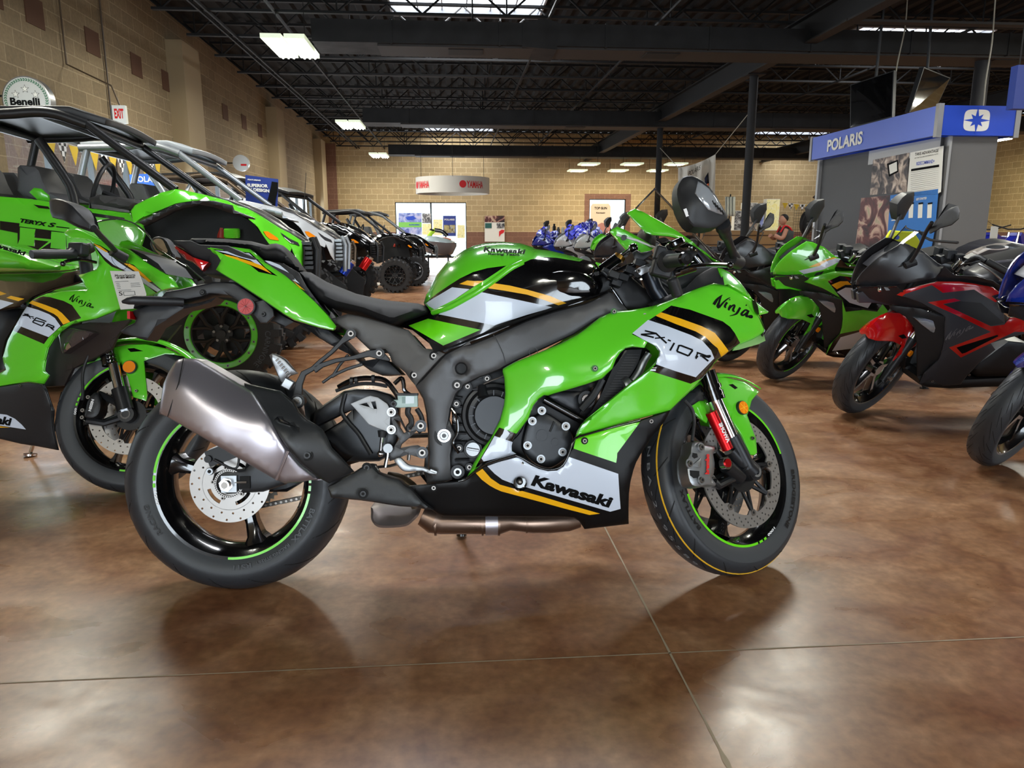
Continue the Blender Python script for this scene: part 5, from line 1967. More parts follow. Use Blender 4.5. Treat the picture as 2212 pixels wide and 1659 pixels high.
mb.cyl(SP(1335, 560, .02), SP(1340, 553, .02), .018, mat('gold_fitting', (.70, .52, .22), .3, .9), n=14)
mb.sphere(SP(1368, 536, .02), .015, BLK)
mb.tube([SP(1372, 545, .03), SP(1380, 565, .03), SP(1390, 575, .05)], .015, MBK, n=10)
mb.obj('steering_damper', hero)
o = panel('clip_on_bracket', hero, hf, ZZ('E 520,770 560,745 600,770 700,750 710,780 640,830 600,860 550,870'), .08, MBK, back=-.02, roll=.006, res=10)
mb = MB()
for (x, y, w_, d_) in ((1345, 600, .08, .012), (1360, 585, .08, .010), (1330, 612, .07, .010), (1310, 590, .05, .012), (1380, 570, .09, .009), (1325, 595, .10, .008)):
    q = SP(x, y, w_)
    mb.box(q, (.03, .04, .02), ENG2, Matrix.Rotation(R(20), 3, 'Y'))
mb.tube([SP(x, y, .08) for x, y in ((1300, 585), (1330, 605), (1380, 590), (1430, 610), (1470, 640))], .006, MBK, n=8, smooth=4)
mb.tube([SP(x, y, .10) for x, y in ((1320, 620), (1340, 650), (1352, 672), (1350, 690))], .005, BLK, n=8, smooth=4)
mb.tube([SP(x, y, .06) for x, y in ((1390, 600), (1420, 640), (1440, 670), (1460, 690))], .006, BLK, n=8, smooth=4)
mb.obj('steering_head_fittings', hero, bevel=.003)
# ---- fork lower end (steered frame)
def FS(k, x, y, w_):
    return sf.at(*Z(k, ((x, y),))[0], -w_)


mb = MB(ST)
mb.tube([FS('F', 845, 200, .105), FS('F', 905, 385, .105)], .027, BLK, n=22)
for x, y in ((880, 310), (895, 355), (905, 385)):
    p = FS('F', x, y, .105)
    d = (FS('F', 905, 385, .105) - FS('F', 845, 200, .105)).normalized()
    mb.cyl(p - d * .006, p + d * .006, .031, BLK, n=22)
mb.obj('fork_outer_tube', hero)
mb = MB(ST)
mb.tube([FS('F', 905, 385, .105), FS('F', 1025, 660, .105)], .0205, CHR, n=22)
mb.obj('fork_inner_tube', hero)
mb = MB(ST)
mb.tube([FS('F', 1020, 645, .105), FS('F', 1130, 860, .105)], .024, ENG2, n=20)
ax = FS('F', 1160, 890, .100)
mb.tube([FS('F', 1100, 830, .100), ax], .028, ENG2, n=18)
mb.cyl(ax + Vector((0, .02, 0)), ax + Vector((0, -.015, 0)), .027, ENG2, n=28)
mb.tube([FS('F', 1110, 850, .09), FS('F', 1040, 930, .09), FS('F', 930, 985, .09), FS('F', 900, 960, .09)], .012, ENG2, n=10)
mb.tube([FS('F', 1010, 740, .10), FS('F', 1090, 830, .10)], .020, ENG2, n=12)
mb.tube([FS('F', 985, 850, .10), FS('F', 1080, 930, .09)], .022, ENG2, n=12)
fb = mb.obj('fork_bottom', hero)
mb = MB(ST)
mb.lathe([(.0, .019), (-.020, .018), (-.020, .011), (.0, .011)], ax, ALM, n=32, closed=True)
mb.cyl(ax + Vector((0, -.002, 0)), ax + Vector((0, -.004, 0)), .012, ENG, n=6)
mb.obj('axle_nut', fb)
mb = MB(ST)
a, b = FS('F', 882, 485, .145), FS('F', 995, 735, .145)
mb.cyl(a, b, .0165, REDA, n=26)
mb.cyl(a - (b - a).normalized() * .003, a, .0165, REDA, n=26, r2=.0165)
gc = mb.obj('gas_reservoir', fb)
q = FS('F', 983, 832, .15)
mb = MB(ST)
mb.cyl(q + Vector((0, .01, 0)), q + Vector((0, -.006, 0)), .018, CHR, n=12)
mb.cyl(q + Vector((0, -.006, 0)), q + Vector((0, -.009, 0)), .012, REDA, n=20)
mb.obj('adjuster_knob', fb)
# SHOWA written down the cylinder
d = (b - a).normalized()
mb = MB(ST)
V, F_ = text2d('SHOWA', .05)
n_ = d.cross(Vector((0, 1, 0))).normalized()
if n_.x < 0:
    n_ = -n_
L0 = a + d * ((b - a).length * .30)
mb.add([L0 + d * (x * (b - a).length * .52) + n_ * (.014 * (y_ - .5)) + Vector((0, -math.sqrt(max(0, .0168 ** 2 - (.014 * (y_ - .5)) ** 2)), 0)) for x, y_ in V], F_, LWH)
mb.obj('cylinder_lettering', gc, 0, merge=0)
# caliper
cal = panel('front_brake_caliper', hero, sf, smooth2(ZZ('F 745,690 790,680 840,705 900,710 905,745 895,770 905,830 900,900 885,930 912,970 905,990 850,985 800,1000 745,985 720,930 712,860 715,800 735,760'), 2), .150, ALM, back=.105, roll=.010, res=12)
bolts_px('caliper_bolt', cal, sf, ZZ('F 810,722 812,948 730,835'), .152, .009, SCR, ring=ALM)
panel('caliper_window', cal, sf, ZZ('F 755,760 785,765 790,790 765,800 750,785'), .1505, GRV, th=.001, roll=0, res=8)
panel('caliper_window', cal, sf, ZZ('F 735,880 800,885 800,930 760,935 738,915'), .1505, GRV, th=.001, roll=0, res=8)
panel('caliper_bridge', cal, sf, ZZ('F 745,850 800,800 815,790 812,860 790,862'), .153, ALM, th=.004, roll=.002, res=8)
text_px('caliper_lettering', cal, sf, 'brembo', ZZ('F 866,908')[0], ZZ('F 868,768')[0], 8, .1515, LRD, bold=.05, up=(-1, -.05))
mb = MB(ST)
mb.tube([FS('F', 700, 400, .12), FS('F', 750, 460, .13), FS('F', 765, 540, .13), FS('F', 760, 600, .13), FS('F', 750, 680, .13)], .005, MBK, n=10, smooth=4)
mb.obj('brake_hose', hero)
# front fender
of = panel('front_fender', hero, sf, ZZ('F 885,232 970,236 1050,255 1110,270 1180,315 1212,338 1160,400 1150,440 1130,500 1160,580 1190,660 1198,760 1180,776 1150,775 1090,640 1020,530 985,470 940,380 900,300'),
           [(1540, 820, .070), (1610, 840, .075), (1600, 900, .080), (1620, 970, .082), (1570, 880, .078)], GREEN, th=.004, roll=.004, res=11, mirror=True, zones=[(ZZ('F 1000,290 1030,285 1065,312 1045,322'), BLK)])[0]
mb = MB(ST)
L = []
for k in range(15):
    a = R(62 + k * 4.4)
    rr = .309
    row = []
    for j in range(9):
        s_ = -1 + j / 4
        yy = .074 * s_
        row.append(fc + Vector((.0, yy, 0)) + Vector((math.cos(a), 0, math.sin(a))) * (rr - .022 * abs(s_) ** 3 + .006))
    L.append(row)
mb.grid(L, GREEN)
mb.obj('fender_crown', of, 60, solid=.004)
panel('fender_rear_blade', of, sf, ZZ('F 740,440 800,400 850,400 880,440 850,555 800,520 760,480'), .072, GREEN, th=.004, roll=.003, res=11, mirror=True)
mb = MB(ST)
q = FS('F', 1103, 448, .088)
mb.cyl(q + Vector((0, .012, 0)), q, .0215, MBK, n=30)
mb.cyl(q, q + Vector((0, -.002, 0)), .0195, AMB, n=30)
for k in range(6):
    a = math.pi * k / 3 + .3
    mb.tube([q + Vector((0, -.0022, 0)), q + Vector((.018 * math.cos(a), -.0022, .018 * math.sin(a)))], .0012, mat('bright_amber', (1, .75, .2), .2), n=4)
mb.obj('amber_reflector', of)
bolts_px('fender_bolt', of, sf, ZZ('F 1163,660'), .084, .006, SCR)
# ------------------------------------------------------------------ second green sport motorcycle, left edge
LM = Matrix.Translation((-2.603, 3.56, 0)) @ Matrix.Rotation(-.447, 4, 'Z') @ Matrix.Rotation(-.20, 4, 'X')
lb = empty('sport_motorcycle', LM, 'green sport motorcycle at the left edge with a hanging tag, behind the big one', 'motorcycle')
bf = Fr(LM)
LS = Matrix.Translation(_p) @ Matrix.Rotation(.5, 4, Vector((-.4226, 0, .9063))) @ Matrix.Translation(-_p)
bs = Fr(LM, LS)
fw2 = wheel(lb, LS, fc, .300, .060, .036, .219, .052, 6, 195, 'front_wheel', green=[(88, 165), (268, 345)], spw=.014, grooves=20, gskew=.35)
mb = MB(LS)
text_arc(mb, '600', fc, .2135, 182, 7, .008, -.0535, LWH, flip=-1, bold=.03)
mb.obj('rim_lettering', fw2, 0, merge=0)
for y in (-.074, .069):
    disc(fw2, LS, fc, .155, .112, y, .005, holes=30, rows=2, tabs=6, carrier=True, tab0=20)
wheel(lb, I4, rc, .318, .090, .060, .219, .075, 6, 0, 'rear_wheel', green=[(88, 165), (268, 345)], spw=.014, grooves=16)
GW = [(0, 850, .21), (60, 900, .22), (100, 700, .215), (60, 620, .20), (180, 640, .17), (250, 680, .12), (200, 590, .15), (150, 510, .14), (250, 540, .12), (380, 620, .06), (340, 625, .08), (120, 740, .20), (90, 840, .20), (300, 590, .09)]
gz = ZZ('U 35,1500 60,1400 90,1300 190,1110 320,890 350,845 390,815 460,775 545,745 740,710 1042,692 940,520 1010,500 1150,450 1178,405 1165,300 1120,180 1070,115 1000,92 860,80 790,60 I 575,425 610,398 690,388 760,415 830,450 900,485 1000,525 1150,575 1300,680 1500,800 1560,860 1590,915 1440,945 1300,1010 1060,1115 850,1200 700,1230 640,1245 590,1275 540,1310 480,1380 430,1460 405,1560 398,1650 V 530,228 580,280 515,382 340,362 150,390 0,415 -120,440 -120,250 0,250 70,215 40,130 32,60')
zg = [(ZZ('U 320,890 400,812 510,775 600,785 760,830 860,880 970,1035 840,1080 730,1135 580,1268 525,1345 155,1185 190,1112'), BLK),
      (ZZ('U 322,898 460,938 590,990 655,1035 722,1130 650,1200 580,1262 190,1112 250,1000'), WHT),
      (ZZ('U 345,855 385,825 550,880 680,930 740,975 838,1080 755,1112 690,1020 645,985 500,920'), YEL),
      (ZZ('I 830,518 900,540 1000,600 1130,690 1200,715 1290,800 1450,940 1400,965 1290,885 1180,800 1000,730 940,680 880,600'), BLK),
      (ZZ('I 848,545 900,565 960,600 1050,680 1130,735 1240,800 1330,865 1440,940 1410,958 1290,880 1150,780 1020,715 930,640'), WHT),
      (ZZ('I 835,522 900,548 968,598 950,600 880,560'), YEL), (ZZ('I 1110,700 1160,705 1215,735 1290,800 1362,866 1330,868 1240,790 1160,735'), YEL)]
lg = panel('side_fairing', lb, bf, gz, GW, GREEN, zones=zg, th=.006, roll=.010, res=12, mirror=True, smooth=45, ppm=520)[0]
nin2 = []
for q in nin:
    nin2.append([(U_[0] * .62 + 0, U_[1] * .60 + 0, U_[2] * .62) for U_ in q])
ox = 150 - nin2[0][0][0]
oy = 648 - nin2[0][0][1]
nin2 = [[(a + ox, b + oy, c) for a, b, c in q] for q in nin2]
strokes_px('name_lettering', lg, bf, nin2, GW, LBK, .0018)
six = polystroke(ZZ('U 285,985 340,990 270,1003 350,1005'), 1.0) + polystroke(ZZ('U 325,990 365,1040'), 1.0) + polystroke(ZZ('U 400,1020 320,1010'), 1.0) + polystroke(ZZ('U 405,1040 388,1035'), 1.0) \
    + polystroke(ZZ('U 552,1076 432,1030 388,1082 502,1130 532,1090 412,1060'), 1.25) + polystroke(ZZ('U 545,1135 570,1105 645,1135 635,1155 560,1125'), 1.3) + polystroke(ZZ('U 600,1145 640,1180'), 1.3)
strokes_px('model_lettering', lg, bf, six, GW, LBK, .0018)
bl = panel('lower_fairing', lb, bf, ZZ('V 0,415 150,390 340,362 520,385 560,480 600,600 640,700 630,850 640,950 690,1175 450,1130 250,1100 0,1040 -350,1000 -350,480'), [(0, 850, .205), (90, 860, .20), (120, 950, .15), (0, 940, .19), (-60, 900, .20)], MBK, th=.006, roll=.01, res=14, mirror=True, ppm=520,
           zones=[(ZZ('V -300,700 0,742 80,752 180,800 260,870 310,928 0,880 -300,840'), WHT), (ZZ('V -300,850 0,890 120,905 0,905 -300,870'), YEL)])[0]
text_px('maker_lettering', bl, bf, 'Kawasaki', ZZ('V -420,795')[0], ZZ('V 130,880')[0], 16, [(0, 850, .205), (90, 860, .20), (120, 950, .15), (0, 940, .19), (-60, 900, .20)], LBK, bold=.05, shear=.12)
bolts_px('fairing_bolt', bl, bf, ZZ('V 250,405'), .207, .006)
panel('inner_duct', lb, bf, ZZ('U 560,1330 700,1180 850,1130 1060,1085 1300,1090 1560,1050 1400,1250 1330,1400 1250,1460 V 1260,0 1150,60 870,200 770,405 505,420 575,290 530,230 545,0'), .13, mat('dark_brown_inner_plastic', (.16, .13, .125), .5), th=.01, roll=.003, res=16, mirror=True)
ll = panel('side_lamp', lb, bf, ZZ('U 690,1215 850,1155 1080,1190 1120,1215 1000,1300 760,1460 730,1450'), .165, mat('smoked_lamp_lens', (.27, .24, .25), .12, .2, coat=1), back=.12, roll=.008, res=9, ppm=520)
panel('lamp_reflector', ll, bf, ZZ('U 770,1340 820,1320 850,1380 800,1420 765,1400'), .168, CHR, th=.003, roll=.002, res=6)
panel('engine_block', lb, bf, ZZ('U -300,900 250,920 200,1100 80,1300 40,1450 V 40,60 60,200 0,245 -300,300'), .15, ENG2, back=-.15, roll=.015, res=20)
panel('fuel_tank', lb, bf, ZZ('I -300,500 -100,500 0,515 100,540 250,590 560,690 740,720 640,785 440,795 0,800 -300,820'), [(0, 560, .14), (80, 570, .15), (150, 580, .11), (-60, 560, .14)], GREEN, pillow=34, res=12, smooth=60)
text_px('tank_lettering', lb, bf, 'Kawasaki', ZZ('U -200,140')[0], ZZ('U 300,290')[0], 9, .13, LBK, bold=.05, shear=.15)
panel('tank_side_cover', lb, bf, ZZ('U -400,505 0,505 500,500 700,490 980,450 1010,590 850,640 650,690 400,790 250,900 0,945 -400,1000'), [(0, 620, .165), (100, 620, .16), (180, 600, .12)], BLK, th=.01, roll=.012, res=14,
      zones=[(ZZ('U -300,640 0,715 80,745 0,765 -300,700'), YEL), (ZZ('U 75,793 130,768 290,805 220,832'), YEL), (ZZ('U -300,790 0,815 165,855 0,930 -300,960'), WHT)])
mb = MB()
LP = lambda x, y, w_: bf.at(*Z('U', (x, y))[0], -w_)
mb.tube([LP(375, 275, .37), LP(500, 272, .335), LP(510, 272, .33), LP(830, 272, .22), LP(850, 272, .21)], .017, MBK, n=16, rs=[.016, .016, .018, .017, .026])
mb.obj('throttle_grip', lb)
mb = MB()
mb.box(LP(940, 215, .18), (.075, .04, .05), MBK)
mb.cyl(LP(1000, 230, .15), LP(1090, 190, .10), .02, MBK)
mb.obj('switch_housing', lb, bevel=.008)
mb = MB()
mb.tube([LP(1150, 370, .16), LP(960, 335, .22), LP(800, 355, .27), LP(755, 385, .28)], .006, BLK, n=8, smooth=4)
mb.sphere(LP(752, 388, .28), .010, BLK)
mb.obj('brake_lever', lb)
mb = MB()
mb.tube([LP(1000, 250, .10), LP(1030, 420, .10), LP(1050, 600, .10)], .024, MBK, n=14)
mb.obj('fork_top', lb)
mb = MB()
mb.tube([LP(660, 640, .10), LP(665, 510, .10)], .006, CHR)
mb.tube([LP(710, 640, .10), LP(715, 510, .10)], .006, CHR)
mb.obj('damper_rods', lb)
mb = MB()
BSP = lambda k, x, y, w_: bs.at(*Z(k, (x, y))[0], -w_)
mb = MB(LS)
mb.tube([BSP('U', 1245, 1200, .105), BSP('U', 1310, 1600, .105)], .027, BLK, n=20)
for y in (1480, 1530, 1570):
    p_ = BSP('U', 1245 + (y - 1200) * .16, y, .105)
    mb.cyl(p_, p_ + Vector((0, 0, .008)), .031, BLK, n=20)
mb.obj('fork_outer_tube', lb)
mb = MB(LS)
mb.tube([BSP('V', 1360, 150, .105), BSP('V', 1430, 450, .105)], .0205, CHR, n=20)
mb.obj('fork_inner_tube', lb)
mb = MB(LS)
mb.tube([BSP('V', 1430, 440, .105), BSP('V', 1500, 700, .105)], .031, ENG2, n=20)
ax = BSP('V', 1515, 750, .10)
mb.cyl(ax + Vector((0, .03, 0)), ax + Vector((0, -.012, 0)), .030, ENG2, n=24)
mb.tube([BSP('V', 1400, 620, .10), BSP('V', 1230, 520, .10), BSP('V', 1180, 500, .10)], .012, ENG2)
mb.tube([ax + Vector((0, .02, 0)), BSP('V', 1250, 850, .095), BSP('V', 1040, 820, .10)], .013, ENG2)
fb = mb.obj('fork_bottom', lb)
mb = MB(LS)
mb.lathe([(-.01, .020), (-.016, .019), (-.016, .013), (-.01, .013)], ax, CHR, n=28, closed=True)
mb.obj('axle_nut', fb)
ca = panel('front_brake_caliper', lb, bs, smooth2(ZZ('V 1090,520 1160,480 1195,560 1210,640 1185,740 1120,790 1040,790 1010,760 1030,690 1045,600'), 2), .14, MBK, back=.07, roll=.01, res=9, ppm=520)
text_px('caliper_lettering', ca, bs, 'NISSIN', ZZ('V 1085,712')[0], ZZ('V 1125,570')[0], 5.5, .1415, LWH, bold=.05, up=(-1, -.25))
bolts_px('caliper_bolt', ca, bs, ZZ('V 1057,543 990,700 985,785'), .12, .008)
mb = MB(LS)
mb.tube([BSP('U', 1060, 1480, .12), BSP('U', 1010, 1600, .12), BSP('V', 985, 300, .12), BSP('V', 990, 440, .12), BSP('V', 985, 580, .12)], .006, MBK, smooth=4)
mb.obj('brake_hose', lb)
ff = panel('front_fender', lb, bs, ZZ('J 650,397 740,352 850,330 900,265 960,235 1050,200 1150,183 1310,180 1500,220 1650,290 1560,275 1480,270 1290,330 1300,420 1320,640 1310,690 1190,655 1140,460 1080,350 1000,400 960,330 920,310 850,335 760,365'), [(200, 790, .07), (300, 770, .075), (390, 770, .06), (300, 850, .085)], GREEN, th=.004, roll=.004, res=9, mirror=True, ppm=520,
           zones=[(ZZ('J 1140,220 1200,215 1285,243 1170,250'), BLK)])[0]
mb = MB(LS)
L = []
for k in range(15):
    a = R(50 + k * 5.2)
    L.append([fc + Vector((0, .074 * s_, 0)) + Vector((math.cos(a), 0, math.sin(a))) * (.324 - .022 * abs(s_) ** 3) for s_ in (-1, -.75, -.5, 0, .5, .75, 1)])
mb.grid(L, GREEN)
mb.obj('fender_crown', ff, 60, solid=.004)
mb = MB(LS)
q = BSP('J', 1157, 383, .095)
mb.cyl(q + Vector((0, .012, 0)), q, .026, MBK, n=30)
mb.cyl(q, q + Vector((0, -.002, 0)), .0235, AMB, n=30)
mb.obj('amber_reflector', ff)
bolts_px('fender_bolt', ff, bs, ZZ('J 1222,600'), .089, .006)
IP = lambda x, y, w_: bf.at(*Z('I', (x, y))[0], -w_)
near = [(850, 335, .13), (900, 460, .135), (1010, 528, .135), (1200, 620, .13), (1480, 790, .10)]
cen = [(1130, 315), (1215, 380), (1290, 480), (1380, 600), (1490, 780)]
rows = []
for k in range(13):
    t = k / 12 * 4
    i = min(3, int(t))
    u = t - i
    n_ = [near[i][j] * (1 - u) + near[i + 1][j] * u for j in range(3)]
    c_ = [cen[i][j] * (1 - u) + cen[i + 1][j] * u for j in range(2)]
    N_ = IP(*n_)
    C_ = IP(c_[0], c_[1], 0)
    rows.append([Vector((C_.x + (N_.x - C_.x) * abs(s_) ** 1.9, n_[2] * s_, C_.z + (N_.z - C_.z) * abs(s_) ** 1.9)) for s_ in [-1 + j / 6 for j in range(13)]])
mb = MB()
mb.grid(rows, CLEAR)
ws = mb.obj('windscreen', lb, 60)
mb = MB()
mb.tube(rows[0] + [r_[12] for r_ in rows[1:]], .003, mat('screen_edge', (.25, .25, .25), .1, coat=1), n=6)
mb.obj('screen_edge_bead', ws)
panel('screen_base', lb, bf, ZZ('I 1100,575 1180,570 1300,620 1420,700 1490,795 1350,740 1250,690'), .07, MBK, back=-.07, roll=.004, res=10)
mm = panel('mirror_housing', lb, bf, ZZ('I 440,140 460,121 500,118 560,130 610,152 655,182 720,250 800,335 848,372 840,388 805,416 700,382 560,310 500,300 470,290 448,240'), [(115, 440, .38), (150, 430, .41), (200, 490, .37), (135, 465, .42)], MBK, back=.34, roll=.012, res=8, ppm=520, smooth=25)
mb = MB()
mb.tube([IP(840, 380, .37), IP(900, 450, .32), IP(980, 530, .24), IP(1035, 590, .17)], .010, MBK, n=10, smooth=3)
mb.cyl(IP(1000, 590, .18), IP(1130, 660, .13), .018, MBK)
mb.obj('mirror_stem', lb)
fm = panel('far_mirror', lb, bf, smooth2(ZZ('I 1345,530 1365,480 1400,462 1450,465 1500,505 1540,590 1570,640 1500,660 1440,640 1380,600'), 2), -.36, MBK, back=-.40, roll=.006, res=8)
panel('mirror_glass', fm, bf, smooth2(ZZ('I 1365,540 1380,490 1420,478 1460,495 1490,560 1500,600 1430,625'), 2), -.357, MIRG, th=.002, roll=0, res=8)
mb = MB()
mb.tube([IP(1545, 630, -.36), IP(1560, 700, -.33), IP(1545, 780, -.28), IP(1490, 790, -.15)], .010, BLK, n=10, smooth=3)
mb.obj('mirror_stem', lb)
mb = MB()
ft = LM.inverted() @ at_z(*Z('V', (415, 1245))[0], .004)
mb.tube([ft + Vector((.02, .03, .25)), ft + Vector((-.03, 0, .01))], .008, CHR)
mb.cyl(ft + Vector((-.03, 0, 0)), ft + Vector((-.03, 0, .008)), .028, CHR, n=14)
mb.obj('side_stand', lb)
panel('rider_seat', lb, OR, [(120, 860), (350, 800), (550, 800), (640, 840), (600, 900), (400, 850), (200, 900), (-150, 1020), (-200, 990)], .12, SEAT, pillow=40, res=40)
panel('tail_cowl', lb, OR, [(420, 790), (120, 860), (-250, 1000), (-180, 920), (150, 740)], .12, GREEN, back=-.12, res=40)
panel('swingarm', lb, OR, [(-60, 280), (500, 330), (500, 480), (100, 380), (-60, 350)], .12, ENG, back=-.12, res=50)
mb = MB()
mb.tube([Vector((.35, -.16, .25)), Vector((.1, -.2, .35)), Vector((-.25, -.22, .5))], .06, TITAN, n=14, smooth=3)
mb.obj('muffler', lb)
# dealer tag hanging from the left bike's mirror
tg = empty('price_tag', LM, 'white dealer tag in a clear sleeve hanging on the green motorcycle at the left edge', 'tag')
pp = panel('card', tg, bf, ZZ('I 985,768 1240,772 1280,880 1310,975 1290,1100 1080,1115'), .195, mat('white_paper', (.93, .93, .91), .6), th=.001, roll=0, res=20)
panel('clear_sleeve', tg, bf, ZZ('I 970,728 1230,740 1320,975 1300,1112 1060,1122'), .197, mkglass('clear_sleeve_plastic', (.98, .98, .98), .1, .1), th=.0006, roll=0, res=30)
text_px('card_lettering', pp, bf, 'MotorSports', ZZ('I 1030,822')[0], ZZ('I 1210,815')[0], 5.5, .196, LBK, bold=0)
text_px('card_lettering', pp, bf, 'OF NEW MEXICO', ZZ('I 1040,838')[0], ZZ('I 1205,832')[0], 3.4, .196, LBK, bold=.03)
text_px('card_lettering', pp, bf, 'S', ZZ('I 1068,990')[0], ZZ('I 1098,986')[0], 9, .196, LBK, bold=0)
mb = MB()
for (x0, y0, x1, y1) in ((1030, 865, 1150, 860), (1040, 880, 1070, 879), (1045, 895, 1075, 893), (1048, 910, 1080, 908), (1050, 925, 1080, 923), (1170, 880, 1250, 876), (1172, 895, 1255, 891), (1174, 910, 1260, 906), (1060, 942, 1175, 938), (1105, 955, 1205, 950), (1112, 990, 1212, 984), (1105, 955, 1112, 990), (1205, 950, 1212, 984)):
    mb.tube([IP(x0, y0, .1965), IP(x1, y1, .1965)], .0007, LBK, n=4)
mb.obj('card_rules', pp, 0)
mb = MB()
mb.tube([IP(1035, 600, .19), IP(1000, 650, .2), IP(1040, 720, .2), IP(1110, 755, .2), IP(1150, 700, .2), IP(1130, 640, .19)], .0008, LBK, n=4, smooth=4)
mb.obj('cord', tg)
# ------------------------------------------------------------------ the row of faired motorcycles at the right
RM = Matrix.Translation((3.70, 3.86, 0)) @ Matrix.Rotation(3.07, 4, 'Z') @ Matrix.Rotation(-.18, 4, 'X')
_q = Vector((1.475, 0, 0))
RS = Matrix.Translation(_q) @ Matrix.Rotation(.62, 4, Vector((-.4226, 0, .9063))) @ Matrix.Translation(-_q)
nf = Fr(RM)
ns = Fr(RM, RS)
RED = mat('red_paint', (.80, .06, .06), .2, coat=1)
GRY = mat('matt_graphite_paint', (.235, .245, .27), .42)
BLU = mat('blue_paint', (.07, .16, .52), .2, coat=1)
PBK = mat('satin_black_fairing', (.15, .15, .165), .3)
NW = [(1850, 620, .05), (1900, 650, .09), (1940, 640, .15), (2000, 610, .18), (2100, 640, .20), (2200, 700, .19), (2000, 800, .17), (2150, 830, .15), (2050, 700, .215), (2040, 830, .14), (2150, 760, .20), (1990, 700, .175), (2000, 750, .185), (2230, 600, .15)]


